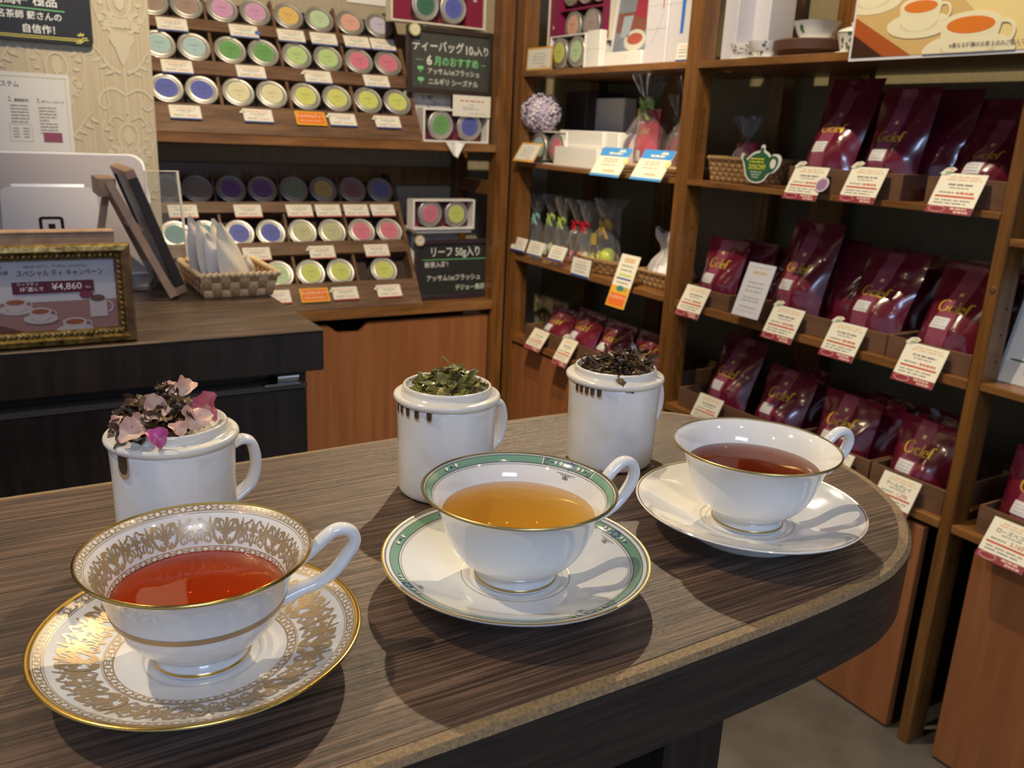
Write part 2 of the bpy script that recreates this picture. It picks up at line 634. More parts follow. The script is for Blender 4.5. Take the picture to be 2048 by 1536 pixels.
def damask(cx, cz):
    for fl in (1, -1):
        f = wpmap(cx, cz, 1.85, fl)
        # urn of flowers
        wp.blob([(0, 0.01), (0.010, 0.012), (0.013, 0.004), (0.007, -0.006), (0.004, -0.016), (0, -0.024)], f)
        for (bx, by, br) in ((0.004, 0.020, 0.006), (0.014, 0.016, 0.005), (0.010, 0.026, 0.004), (0.019, 0.023, 0.0035)):
            wp.blob([(bx + br * (1 + 0.25 * sin(5 * a)) * cos(a), by + br * (1 + 0.25 * sin(5 * a)) * sin(a)) for a in [i * pi / 8 for i in range(16)]], f)
        # scrolls
        wp.ribbon(catmull([(0.0, -0.052), (0.012, -0.046), (0.022, -0.050), (0.027, -0.060), (0.022, -0.067), (0.016, -0.063), (0.018, -0.057)], 5), [0.0034 - 0.00006 * i for i in range(31)], f)
        wp.ribbon(catmull([(0.003, -0.030), (0.014, -0.024), (0.022, -0.012), (0.030, -0.004)], 5), [0.004 - 0.0002 * i for i in range(16)], f)
        for t in range(4):
            x0, y0 = 0.008 + 0.006 * t, -0.027 + 0.006 * t
            wp.blob([(x0, y0), (x0 + 0.007, y0 - 0.001), (x0 + 0.010, y0 - 0.006), (x0 + 0.003, y0 - 0.004)], f)
        # medallion
        wp.ribbon([(0.010 * cos(a), -0.096 + 0.014 * sin(a)) for a in [-pi / 2 + pi * i / 14 for i in range(15)]], 0.0022, f)
        wp.blob([(0.0, -0.104), (0.004, -0.100), (0.005, -0.094), (0.002, -0.087), (0, -0.086)], f)
        wp.ribbon(catmull([(0.004, -0.078), (0.012, -0.074), (0.018, -0.080), (0.014, -0.084)], 5), 0.002, f)
        for t in range(5):
            a = 0.2 + 0.28 * t
            bx, by = 0.021 - 0.003 * t, -0.088 - 0.009 * t
            wp.blob([(bx + 0.003 * cos(b), by + 0.0022 * sin(b)) for b in [i * pi / 4 for i in range(8)]], f)
        wp.ribbon(catmull([(0.023, -0.078), (0.026, -0.095), (0.020, -0.115), (0.010, -0.124)], 5), 0.0012, f)
        wp.ribbon([(0.0, -0.024), (0.0, -0.072)], 0.002, f)


for ix in range(-6, 2):
    for iz in range(0, 6):
        damask(0.262 + ix * 0.118, 1.33 + (0.125 if ix % 2 else 0) + (iz - 3) * 0.25)
wp.v = [p for p in wp.v]
keep = MB()
for q in wp.f:
    if all(wp.v[i][0] < 0.3135 for i in q):
        keep.add([wp.v[i] for i in q], [tuple(range(len(q)))])
part('wallpaper_ornament', keep, WP_MOTIF, PIL, smooth=0, kind='stuff')

# ------------------------------------------------------------------ display table with the cups
TZ = 0.955
out = [(-0.75, 0.618), (0.10, 0.620), (0.38, 0.626), (0.45, 0.622), (0.495, 0.610), (0.527, 0.592), (0.552, 0.560), (0.568, 0.520), (0.577, 0.475), (0.5775, 0.43), (0.566, 0.387), (0.5501, 0.357), (0.537, 0.339), (0.5176, 0.3205), (0.502, 0.3085), (0.485, 0.298), (0.464, 0.289), (0.440, 0.282), (0.40, 0.277), (0.35, 0.2735), (0.25, 0.2705), (0.05, 0.2690), (-0.75, 0.267)]
OUT = [out[0], out[1]] + catmull(out[2:-2], 4) + [out[-2], out[-1]]


def inset(poly, d):
    n = len(poly)
    r = []
    for i in range(n):
        a, b, c = Vector(poly[i - 1]), Vector(poly[i]), Vector(poly[(i + 1) % n])
        t = ((b - a).normalized() + (c - b).normalized()).normalized()
        nn = Vector((t.y, -t.x))
        r.append((b.x + nn.x * d, b.y + nn.y * d))
    return r


INN = inset(OUT, 0.0085)
MID = inset(OUT, 0.0025)
tb = thing('display_table', 'dark wood-grain table with a rounded end under the three teacups', 'table', (0, 0, 0))
part('tabletop', MB().prism([p for p in INN][::-1], TZ - 0.046, TZ), TABLE, tb, smooth=20)
n_ = len(OUT)
mb = MB()
for (A, za, B_, zb) in ((INN, TZ - 0.0004, MID, TZ - 0.0007), (MID, TZ - 0.0007, OUT, TZ - 0.0035)):
    vs = [(x, y, za) for x, y in A] + [(x, y, zb) for x, y in B_]
    mb.add(vs, [(i, n_ + i, n_ + (i + 1) % n_, (i + 1) % n_) for i in range(n_)])
part('edge_band', mb, TABLE_EDGE, tb, 'worn tan wooden edge band of the table', smooth=60)
mb = MB()
vs = [(x, y, TZ - 0.0035) for x, y in OUT] + [(x, y, TZ - 0.048) for x, y in inset(OUT, 0.0005)] + [(x, y, TZ - 0.049) for x, y in inset(OUT, 0.006)] + [(x, y, TZ - 0.0465) for x, y in INN]
fs = []
for k in range(3):
    fs += [(k * n_ + i, (k + 1) * n_ + i, (k + 1) * n_ + (i + 1) % n_, k * n_ + (i + 1) % n_) for i in range(n_)]
part('apron', mb.add(vs, fs), TABLE_SIDE, tb, smooth=60)
part('leg', MB().bbox(0.300, 0.345, 0.305, 0.585, 0.0, TZ - 0.047), COUNTER_D, tb)
part('leg', MB().bbox(-0.70, -0.655, 0.305, 0.585, 0.0, TZ - 0.047), COUNTER_D, tb)
part('modesty_panel', MB().bbox(-0.655, 0.300, 0.54, 0.56, 0.12, TZ - 0.047), COUNTER_D, tb)

# ------------------------------------------------------------------ cups and saucers
SAU = catmull([(0.0, 0.0068), (0.020, 0.0068), (0.0255, 0.0064), (0.0275, 0.0073), (0.036, 0.0082), (0.048, 0.0112), (0.060, 0.0156), (0.068, 0.0190), (0.0735, 0.0210)], 5)
SAU_UNDER = catmull([(0.0740, 0.0205), (0.0725, 0.0188), (0.066, 0.0158), (0.056, 0.0112), (0.046, 0.0070), (0.040, 0.0045), (0.0395, 0.0002), (0.0370, 0.0), (0.0365, 0.0030), (0.0, 0.0035)], 3)


def prof_z(prof, r):
    for (a, b) in zip(prof, prof[1:]):
        if a[0] <= r <= b[0] and b[0] > a[0]:
            return a[1] + (b[1] - a[1]) * (r - a[0]) / (b[0] - a[0])
    return prof[-1][1]


def sau_map(sc, eps=0.00016):
    """(angle, radius) -> point on the saucer's upper face"""
    def f(a, r):
        z = prof_z(SAU, r) + eps
        return (r * sc * cos(a), r * sc * sin(a), z)
    return f


def ring(mb, fn, t0, t1, n=180, a0=0.0, a1=2 * pi, k=1):
    m = int(n * (a1 - a0) / (2 * pi))
    for j in range(k):
        u0, u1 = t0 + (t1 - t0) * j / k, t0 + (t1 - t0) * (j + 1) / k
        vs, fs = [], []
        for i in range(m + 1):
            a = a0 + (a1 - a0) * i / m
            vs += [fn(a, u0), fn(a, u1)]
        fs = [(2 * i, 2 * i + 1, 2 * i + 3, 2 * i + 2) for i in range(m)]
        mb.add(vs, fs)
    return mb


# cup profiles, measured from the saucer's well (r, z)
CUP_OUT = [(0.0212, 0.0), (0.0226, 0.0004), (0.0228, 0.0020), (0.0212, 0.0040), (0.0200, 0.0058), (0.0212, 0.0074), (0.0262, 0.0100), (0.0325, 0.0150), (0.0372, 0.0215), (0.0402, 0.0290), (0.0425, 0.0370), (0.0455, 0.0440), (0.0492, 0.0495), (0.0528, 0.0528)]
CUP_IN = [(0.0527, 0.0533), (0.0484, 0.0496), (0.0440, 0.0436), (0.0408, 0.0370), (0.0385, 0.0292), (0.0355, 0.0222), (0.0308, 0.0160), (0.0240, 0.0112), (0.0150, 0.0084), (0.0, 0.0078)]
CUP_OUTS = catmull(CUP_OUT, 5)
CUP_INS = catmull(CUP_IN, 6)
_arc = [0.0]
for a_, b_ in zip(CUP_INS, CUP_INS[1:]):
    _arc.append(_arc[-1] + hypot(b_[0] - a_[0], b_[1] - a_[1]))


def cin(t):
    """point of the inner profile at arc length t below the rim, with its inward normal"""
    for i in range(len(_arc) - 1):
        if _arc[i] <= t <= _arc[i + 1]:
            k = (t - _arc[i]) / (_arc[i + 1] - _arc[i])
            a, b = CUP_INS[i], CUP_INS[i + 1]
            d = (b[0] - a[0], b[1] - a[1])
            L = hypot(*d)
            return a[0] + d[0] * k, a[1] + d[1] * k, (d[1] / L, -d[0] / L)
    return CUP_INS[-1][0], CUP_INS[-1][1], (0, 1)


def cup_map(sc, eps=0.00016):
    def f(a, t):
        r, z, nn = cin(t)
        r = (r + nn[0] * eps) * sc
        return (r * cos(a), r * sin(a), z + nn[1] * eps)
    return f


def saucer(label, cx, cy, sc):
    t = thing('saucer', label, 'saucer', (cx, cy, TZ))
    prof = [(r * sc, z) for r, z in SAU + SAU_UNDER]
    part('dish', MB().lathe(prof, 128), PORC, t, smooth=60)
    return t


def cup(label, cx, cy, sc, az, edge_mat, hscale=1.0, handle_line=None, zs=1.0):
    t = thing('teacup', label, 'cup', (cx, cy, TZ + 0.0069))
    prof = [(r * sc, z) for r, z in CUP_OUTS + CUP_INS]
    foot = [(0.0, 0.0045), (0.018, 0.0040), (0.0200, 0.0)]
    prof = [(r * sc, z) for r, z in foot] + prof
    part('bowl', MB().lathe(prof, 128), PORC, t, smooth=60)
    # loop handle rising over the rim
    hp = catmull([(0.0468, 0.0414), (0.0512, 0.0444), (0.0575, 0.0490), (0.0635, 0.0555), (0.0700, 0.0600), (0.0770, 0.0585), (0.0805, 0.0520), (0.0790, 0.0440), (0.0735, 0.0360), (0.0660, 0.0300), (0.0570, 0.0265), (0.0480, 0.0245), (0.0385, 0.0215)], 5)
    hp = [((0.0425 + (r - 0.0425) * hscale) * sc if r > 0.0425 else r * sc, 0.0395 + (z - 0.0395) * zs if z > 0.0395 else z) for r, z in hp]
    m = len(hp)
    rad = [0.0030 + 0.0012 * max(0, 1 - i / 9) + 0.0008 * max(0, 1 - (m - 1 - i) / 8) for i in range(m)]
    c, s_ = cos(az), sin(az)
    h = part('handle', MB().tube([(r * c, r * s_, z) for r, z in hp], rad, 14, flat=1.35), PORC, t, smooth=80)
    if handle_line:
        hl = MB()
        for sd in (1, -1):
            hl.tube([((r * c) - sd * s_ * 0.0031, (r * s_) + sd * c * 0.0031, z) for r, z in hp[8:-8]], 0.00075, 6)
        part('gilt_line', hl, handle_line, h, smooth=80)
    rim = MB()
    rp = [(CUP_OUTS[-1][0] * sc - 0.0009, 0.05295), (CUP_OUTS[-1][0] * sc + 0.0002, 0.0526), (CUP_OUTS[-1][0] * sc + 0.0004, 0.05335), (CUP_OUTS[-1][0] * sc - 0.0006, 0.0540), (CUP_INS[1][0] * sc - 0.0004, 0.0528)]
    part('gilt_rim', rim.lathe([(r, z - 0.0003) for r, z in rp], 128), edge_mat, t, 'gilt rim line', smooth=80)
    part('foot_line', MB().lathe([(0.02285 * sc, 0.0012), (0.02315 * sc, 0.0020), (0.0226 * sc, 0.0027)], 96), edge_mat, t, smooth=80)
    return t


def tea(label, cx, cy, sc, level, color, density, body, mixf):
    mb = MB()
    prof = [(0.0, level)]
    rr = None
    pts = [(r, z) for r, z in CUP_INS]
    for (a, b) in zip(pts, pts[1:]):
        if a[1] >= level >= b[1] and rr is None:
            k = (a[1] - level) / (a[1] - b[1] + 1e-9)
            rr = a[0] + (b[0] - a[0]) * k
    prof = [(0.0005, level), (rr * 0.5, level), (rr - 0.0012, level), (rr - 0.0003, level + 0.00025), (rr + 0.0003, level + 0.0004)]
    for r, z in pts:
        if z < level:
            prof.append((r + 0.0006 if r > 0.02 else max(r, 0.0005), z - 0.0005))
    mb.lathe([(r * sc if r > 0.001 else r, z) for r, z in prof], 96)
    n = 96
    mb.f.append(tuple(range(n))[::-1])
    last = (len(prof) - 1) * n
    mb.f.append(tuple(range(last, last + n)))
    mb.f = [q[::-1] for q in mb.f]
    o = part('tea', mb, tea_mat('tea_liquid', color, density, body, mixf), smooth=60)
    o.location = (cx, cy, TZ + 0.0069)
    return tag(o, label, 'tea')


# ---- ornament of the gilded service, drawn in (angle, across) space
def gold_band(mb, fn, t0, t1, rmid, reps, flip=False, phase=0.0):
    """repeating scrolls, palmettes and winged beasts between t0 and t1"""
    W = t1 - t0
    cell = 2 * pi / reps
    lay = [0]

    def loc(k, mir):
        a0 = phase + cell * k

        def f(x, y):
            p = fn(a0 + mir * x * cell, (t1 - y * W) if flip else (t0 + y * W))
            j = lay[0]
            return (p[0] * (1 - 2.0e-5 * j), p[1] * (1 - 2.0e-5 * j), p[2] + 2.0e-6 * j)
        return f
    asp = cell * rmid / W          # cell length over band width

    def st(pts, w, f, k=5):
        q = catmull(pts, k)
        lay[0] = (lay[0] + 1) % 70
        # width is given across the band; keep it even along the ring
        m = len(q)
        vs, fs = [], []
        for i, p in enumerate(q):
            a, b = q[max(i - 1, 0)], q[min(i + 1, m - 1)]
            dx, dy = (b[0] - a[0]) * asp, b[1] - a[1]
            L = hypot(dx, dy) or 1
            ww = w * (1 - 0.55 * i / m)
            for s_ in (0.5, -0.5):
                vs.append(f(p[0] - dy / L * ww * s_ / asp, p[1] + dx / L * ww * s_))
        mb.add(vs, [(2 * i, 2 * i + 1, 2 * i + 3, 2 * i + 2) for i in range(m - 1)])

    def bl(cx, cy, rx, ry, f, lobes=0, rot=0.0, n=20):
        P = []
        lay[0] = (lay[0] + 1) % 70
        for i in range(n):
            a = 2 * pi * i / n
            q = 1 + (0.28 * sin(lobes * a) if lobes else 0)
            x, y = rx * q * cos(a), ry * q * sin(a)
            P.append((cx + (x * cos(rot) - y * sin(rot)) / asp, cy + x * sin(rot) + y * cos(rot)))
        mb.blob(P, f, (cx, cy))
    for k in range(reps):
        for mir in (1, -1):
            f = loc(k, mir)
            # palmette at the cell's middle
            for j in range(4):
                a = 0.12 + 0.40 * j
                st([(0.0, 0.30), (0.035 * sin(a) * 2.0, 0.30 + 0.30 * cos(a)), (0.11 * sin(a), 0.36 + 0.52 * cos(a) * (1 - 0.1 * j))], 0.075, f, 3)
            bl(0.0, 0.24, 0.10, 0.08, f, 0)
            st([(0.0, 0.14), (0.05, 0.10), (0.10, 0.16), (0.085, 0.24)], 0.07, f)
            # great scroll
            sp = [(0.02, 0.06), (0.09, 0.06), (0.16, 0.16), (0.205, 0.40), (0.185, 0.66), (0.135, 0.74), (0.105, 0.60), (0.125, 0.46), (0.155, 0.50), (0.150, 0.58)]
            st(sp, 0.12, f)
            for (cx, cy, r0) in ((0.06, 0.13, 0.5), (0.13, 0.10, 0.2), (0.19, 0.22, 0.9), (0.225, 0.42, 1.3), (0.215, 0.62, 1.9), (0.165, 0.80, 2.6), (0.10, 0.78, 3.2), (0.085, 0.52, 4.0)):
                bl(cx, cy, 0.10, 0.045, f, 3, r0)
            # winged beast: body, neck, head, feathered wing, curled tail
            bl(0.315, 0.40, 0.17, 0.10, f, 2, 0.5)
            bl(0.36, 0.56, 0.08, 0.11, f, 0, -0.3)
            bl(0.345, 0.72, 0.085, 0.05, f, 2, 0.2)
            for j in range(5):
                st([(0.31, 0.44), (0.285 - 0.010 * j, 0.62 - 0.03 * j), (0.262 - 0.012 * j, 0.90 - 0.12 * j)], 0.075, f, 3)
            st([(0.27, 0.34), (0.245, 0.20), (0.27, 0.08), (0.31, 0.10), (0.30, 0.19)], 0.075, f)
            st([(0.34, 0.32), (0.36, 0.20), (0.33, 0.08)], 0.085, f)
            st([(0.38, 0.40), (0.415, 0.28), (0.39, 0.12)], 0.085, f)
            st([(0.38, 0.74), (0.42, 0.86), (0.46, 0.78), (0.44, 0.68)], 0.07, f)
            # stem and flower between two beasts
            st([(0.5, 0.04), (0.47, 0.22), (0.5, 0.44)], 0.08, f)
            for j in range(3):
                st([(0.5, 0.40), (0.485 - 0.012 * j, 0.56), (0.480 - 0.030 * j, 0.76 - 0.10 * j)], 0.085, f, 3)
            bl(0.455, 0.20, 0.09, 0.045, f, 3, 0.7)
            bl(0.465, 0.36, 0.07, 0.04, f, 3, 2.2)
            bl(0.43, 0.52, 0.05, 0.04, f, 0, 0)


def chain(gold_mb, white_mb, fn_g, fn_w, t0, t1, rmid, gold_ground=True):
    """border of diamonds and ovals reserved in white on gold"""
    ring(gold_mb, fn_g, t0, t1, k=2)
    W = t1 - t0
    step = 0.0062
    n = int(2 * pi * rmid / step)
    tm = (t0 + t1) / 2
    for i in range(n):
        a = 2 * pi * i / n
        da = 0.0013 / rmid
        white_mb.blob([(a + da, tm), (a, tm + 0.40 * W), (a - da, tm), (a, tm - 0.40 * W)], fn_w, (a, tm))
        b = a + pi / n
        db = 0.0016 / rmid
        for yy in (0.26, -0.26):
            white_mb.blob([(b + db * cos(q), tm + yy * W + 0.10 * W * sin(q)) for q in [j * pi / 4 for j in range(8)]], fn_w, (b, tm + yy * W))
        white_mb.blob([(b + 0.45 * db * cos(q), tm + 0.08 * W * sin(q)) for q in [j * pi / 3 for j in range(6)]], fn_w, (b, tm))


# ---- service 1: gilded cup (nearest on the left)
C1 = (0.065, 0.370)
s1 = saucer('saucer covered in gilt scrollwork under the left cup of red tea', *C1, 0.972)
fn = sau_map(0.972)
fn2 = sau_map(0.972, 0.00028)
g = MB()
gold_band(g, fn, 0.0445, 0.0655, 0.055, 9, phase=0.2)
wmb = MB()
chain(g, wmb, fn, fn2, 0.0388, 0.0432, 0.041)
chain(g, wmb, fn, fn2, 0.0670, 0.0708, 0.069)
for t in (0.0436, 0.0662):
    ring(g, fn, t, t + 0.0003)
part('gilt_ornament', g, GILT, s1, 'gold scrollwork', smooth=0, kind='stuff')
part('reserved_chain', wmb, PORC, s1, smooth=0, kind='stuff')
part('gilt_rim', MB().lathe([(0.0712 * 0.972, prof_z(SAU, 0.0712) + 0.0002), (0.0733 * 0.972, 0.0212), (0.0741 * 0.972, 0.0210), (0.0742 * 0.972, 0.0202)], 128), GOLD, s1, smooth=80)

c1 = cup('white teacup with dense gilt scrollwork inside, holding red tea', *C1, 0.947, radians(-7), GOLD, 0.86, GILT, 0.66)
fn = cup_map(0.947)
fn2 = cup_map(0.947, 0.00028)
g = MB()
gold_band(g, fn, 0.0062, 0.0215, 0.044, 9, flip=True, phase=1.05)
wmb = MB()
chain(g, wmb, fn, fn2, 0.0012, 0.0046, 0.050)
chain(g, wmb, fn, fn2, 0.0222, 0.0252, 0.039)
ring(g, fn, 0.0053, 0.0056)
part('gilt_ornament', g, GILT, c1, 'gold scrollwork', smooth=0, kind='stuff')
part('reserved_chain', wmb, PORC, c1, smooth=0, kind='stuff')
part('gold_band', MB().lathe([((r + 0.00018) * 0.947, z) for r, z in CUP_OUTS if 0.0270 <= z <= 0.0318], 128), GILT, c1, smooth=80)  # gold reflection on the bowl's outside, painted as a coloured band
tea('red-orange tea in the gilded teacup', *C1, 0.947, 0.0330, (0.88, 0.36, 0.0), 84, (0.44, 0.042, 0.003), 0.38)

# ---- service 2: green-banded cup
C2 = (0.2335, 0.370)
s2 = saucer('white saucer with a green rim band under the amber tea', *C2, 1.005)
fn = sau_map(1.005)
fn2 = sau_map(1.005, 0.0003)


def green_decor(parent, fn, fn2, t0, t1, rmid, spots, tdir, rimt):
    b = MB()
    ring(b, fn, t0, t1, k=3)
    part('green_band', b, GREEN, parent, 'sage green band', smooth=80)
    d = MB()
    for t in (t0, t1):
        ring(d, fn2, t - 0.00016, t + 0.00016)
    gap = t0 - 0.0012 * tdir if tdir > 0 else t1 + 0.0012
    ring(d, fn2, gap - 0.0001, gap + 0.0001)
    wl = MB()
    bl = MB()
    tm = (t0 + t1) / 2
    Wd = (t1 - t0)

    def dia(mb, a, s, f):
        da = s / rmid
        mb.blob([(a + da, tm), (a, tm + 0.32 * Wd), (a - da, tm), (a, tm - 0.32 * Wd)], f, (a, tm))
    for (a, kind) in spots:
        U = 1.0 / rmid
        if kind == 'flower':
            for j in range(8):
                q = pi / 4 * j
                bl.blob([(a + U * 0.0028 * cos(q) + U * 0.0009 * cos(q + p), tm + (0.0021 * sin(q) + 0.0008 * sin(q + p))) for p in (0.4, 1.57, 2.7, 3.6, 4.7, 5.8)], fn2)
            for sd in (1, -1):
                for (off, sz) in ((0.0062, 0.0016), (0.0096, 0.0013)):
                    dia(d, a + sd * U * off, sz + 0.0003, fn2)
                    dia(wl, a + sd * U * off, sz - 0.0003, lambda x, y: tuple(fn2(x, y)[i] * (1.0 if i < 2 else 1) + (0.0002 if i == 2 else 0) for i in range(3)))
                bl.blob([(a + sd * U * 0.0122 + U * 0.0006 * cos(p), tm + 0.0006 * sin(p)) for p in [j * pi / 4 for j in range(8)]], fn2)
                # squared key beside it
                if tdir < 0:
                    kx = a + sd * U * 0.0155
                    for (x0, x1, y0, y1) in ((-1, 1, .8, 1), (-1, 1, -1, -.8), (-1, -.8, -1, 1), (.8, 1, -.3, 1), (-.3, 1, -.4, -.2), (-.3, -.1, -.4, .4)):
                        vs = [fn2(kx + U * 0.0016 * x, tm + 0.40 * Wd * y) for x, y in ((x0, y0), (x1, y0), (x1, y1), (x0, y1))]
                        d.add(vs, [(0, 1, 2, 3)])
                    sx = kx - sd * 0  # divider
                    vs = [fn2(a + sd * U * 0.0178 + U * x, tm + Wd * 0.5 * y) for x, y in ((-0.0003, -1), (0.0003, -1), (0.0003, 1), (-0.0003, 1))]
                    wl.add(vs, [(0, 1, 2, 3)])
            # short bar and hook inside the band
            inn = t0 - 0.003 if tdir > 0 else t1 + 0.003
            ring(d, fn2, inn - 0.00012, inn + 0.00012, 720, a - U * 0.007, a + U * 0.007)
            ring(d, fn2, inn - tdir * 0.0009 - 0.00012, inn - tdir * 0.0009 + 0.00012, 720, a - U * 0.0042, a + U * 0.0042)
            for sd in (1, -1):
                P = [(a + sd * U * x, inn - tdir * y) for x, y in ((0.0003, 0.001), (0.0003, 0.0030), (0.0018, 0.0030), (0.0018, 0.0018), (0.0010, 0.0018))]
                for p, q in zip(P, P[1:]):
                    w_ = 0.00022
                    if abs(p[0] - q[0]) < 1e-9:
                        vs = [fn2(p[0] - w_ * U, p[1]), fn2(p[0] + w_ * U, p[1]), fn2(q[0] + w_ * U, q[1]), fn2(q[0] - w_ * U, q[1])]
                    else:
                        vs = [fn2(p[0], p[1] - w_), fn2(q[0], p[1] - w_), fn2(q[0], p[1] + w_), fn2(p[0], p[1] + w_)]
                    d.add(vs, [(0, 1, 2, 3)])
        else:
            for off in (-0.0042, 0.0042):
                dia(d, a + U * off, 0.0022, fn2)
                dia(wl, a + U * off, 0.0015, lambda x, y: tuple(fn2(x, y)[i] + (0.0002 if i == 2 else 0) for i in range(3)))
            bl.blob([(a + U * 0.0009 * cos(p), tm + 0.0008 * sin(p)) for p in [j * pi / 4 for j in range(8)]], fn2)
    # beaded edge
    nb = int(2 * pi * rmid / 0.0011)
    for i in range(nb):
        a = 2 * pi * i / nb
        da = 0.00036 / rmid
        vs = [fn2(a - da, rimt - 0.00035), fn2(a + da, rimt - 0.00035), fn2(a + da, rimt + 0.00035), fn2(a - da, rimt + 0.00035)]
        d.add(vs, [(0, 1, 2, 3)])
    part('dark_linework', d, INKDARK, parent, smooth=0, kind='stuff')
    part('white_reserve', wl, PORC, parent, smooth=0, kind='stuff')
    part('blue_flower', bl, INKBLUE, parent, smooth=0, kind='stuff')


green_decor(s2, fn, fn2, 0.0645, 0.0694, 0.067, [(radians(183), 'flower'), (radians(-2), 'flower'), (radians(93), 'flower'), (radians(-88), 'flower'), (radians(138), 'pair'), (radians(47), 'pair')], 1, 0.0718)
part('well_line', ring(MB(), fn, 0.0300, 0.0304), GILT, s2, smooth=0)
part('gilt_rim', MB().lathe([(0.0726 * 1.005, prof_z(SAU, 0.0726) + 0.0002), (0.0734 * 1.005, 0.0212), (0.0741 * 1.005, 0.0209)], 128), GOLD_ANT, s2, smooth=80)
c2 = cup('white teacup with a green band inside its rim, holding amber tea', *C2, 1.005, radians(-1), GOLD_ANT, 0.92, GOLD_ANT, 0.86)
fn = cup_map(1.005)
fn2 = cup_map(1.005, 0.0003)
green_decor(c2, fn, fn2, 0.0022, 0.0068, 0.050, [(radians(22), 'flower'), (radians(112), 'pair'), (radians(202), 'flower'), (radians(292), 'pair')], -1, 0.0010)
tea('amber yellow tea in the green-banded teacup', *C2, 1.005, 0.0385, (0.95, 0.75, 0.02), 40, (0.78, 0.38, 0.04), 0.18)

# ---- service 3: plain cup with gold lines
C3 = (0.408, 0.366)
s3 = saucer('plain white saucer with a thin gold rim under the right cup', *C3, 0.99)
fn = sau_map(0.99)
part('well_line', ring(MB(), fn, 0.0300, 0.0304), GILT, s3, smooth=0)
part('gilt_line', ring(MB(), fn, 0.0722, 0.0729), GOLD_ANT, s3, smooth=0)
c3 = cup('plain white teacup with a thin gold rim, holding dark red tea', *C3, 0.997, radians(-8), GOLD_ANT, 0.92, GOLD_ANT, 0.78)
tea('dark red tea in the plain gold-rimmed teacup', *C3, 0.997, 0.0385, (0.68, 0.16, 0.0), 70, (0.20, 0.025, 0.008), 0.20)

# ------------------------------------------------------------------ tasting mugs with upturned lids and wet leaves


def mug(label, lidlabel, cx, cy, az, notches, zl, rs=1.0):
    t = thing('tasting_mug', label, 'mug', (cx, cy, TZ))
    H = zl
    prof = [(0.0, 0.0006), (0.0285, 0.0006), (0.0295, 0.0), (0.0320, 0.0012), (0.0335, 0.0045), (0.0342, 0.02), (0.0345, 0.045), (0.0350, H - 0.006), (0.0352, H), (0.0325, H + 0.0002), (0.0322, H - 0.004), (0.0318, 0.010), (0.028, 0.005), (0.0, 0.004)]
    part('body', MB().lathe([(r * rs, z) for r, z in catmull(prof, 3)], 96), PORC_MUG, t, smooth=50)
    hp = catmull([(0.0335, H - 0.010), (0.040, H - 0.0075), (0.0465, H - 0.0095), (0.0495, H - 0.018), (0.0495, H - 0.027), (0.0465, H - 0.036), (0.0405, H - 0.041), (0.0335, H - 0.045)], 5)
    part('handle', MB().tube([(r * cos(az) * rs, r * sin(az) * rs, z) for r, z in hp], 0.0030, 12, flat=2.1), PORC_MUG, t, smooth=80)
    # pouring notches below the lip with tea stain round them
    st_, hl = MB(), MB()
    for (a, wd, hh) in notches:
        def fn(x, y, e=0.0):
            return ((0.0353 * rs + e) * cos(a + x), (0.0353 * rs + e) * sin(a + x), H - 0.0005 + y)
        u = wd / 0.0353
        def P(k):
            return [(-u * k, 0.001), (-u * k, -hh * 0.6 * k), (-u * 0.75 * k, -hh * 0.88 * k), (-u * 0.3 * k, -hh * k), (u * 0.3 * k, -hh * k), (u * 0.75 * k, -hh * 0.88 * k), (u * k, -hh * 0.6 * k), (u * k, 0.001)]
        st_.blob(P(1.32), lambda x, y: fn(x, y, 0.0001))
        hl.blob(P(1.0), lambda x, y: fn(x, y, 0.00025))
    part('tea_stain', st_, STAIN, t, smooth=0, kind='stuff')
    part('notch', hl, M((0.06, 0.035, 0.018), 0.5), t, smooth=0, kind='stuff')
    # the lid lies upside down as a dish
    ld = thing('mug_lid', lidlabel, 'lid', (cx, cy, TZ + H + 0.0003))
    prof = [(0.0, 0.0), (0.030, 0.0), (0.0355, 0.0002), (0.0372, 0.0016), (0.0376, 0.0034), (0.0366, 0.0050), (0.0340, 0.0056), (0.0318, 0.0062), (0.0312, 0.0080), (0.0312, 0.0100), (0.0302, 0.0112), (0.0290, 0.0104), (0.0275, 0.0075), (0.020, 0.0048), (0.0, 0.0040)]
    part('dish', MB().lathe([(r * rs, z) for r, z in catmull(prof, 4)], 96), PORC_LID, ld, smooth=70)
    return t


mug('white tasting mug behind the gilded cup', 'upturned white lid carrying pink rose petals', 0.0785, 0.500, radians(8), [(radians(212), 0.0034, 0.0095)], 0.0665, 0.975)
mug('white tasting mug behind the green-banded cup', 'upturned white lid carrying wet green leaves', 0.2590, 0.510, radians(8), [(radians(a), 0.0016, 0.0046) for a in (172, 183, 195, 208.5, 224)], 0.0660, 0.975)
mug('white tasting mug at the back, beside the plain cup', 'upturned white lid carrying twisted dark brown leaves', 0.4020, 0.5085, radians(6), [(radians(a), 0.0015, 0.0044) for a in (181, 189, 197.6, 205.6, 214.5)], 0.0655, 1.0)


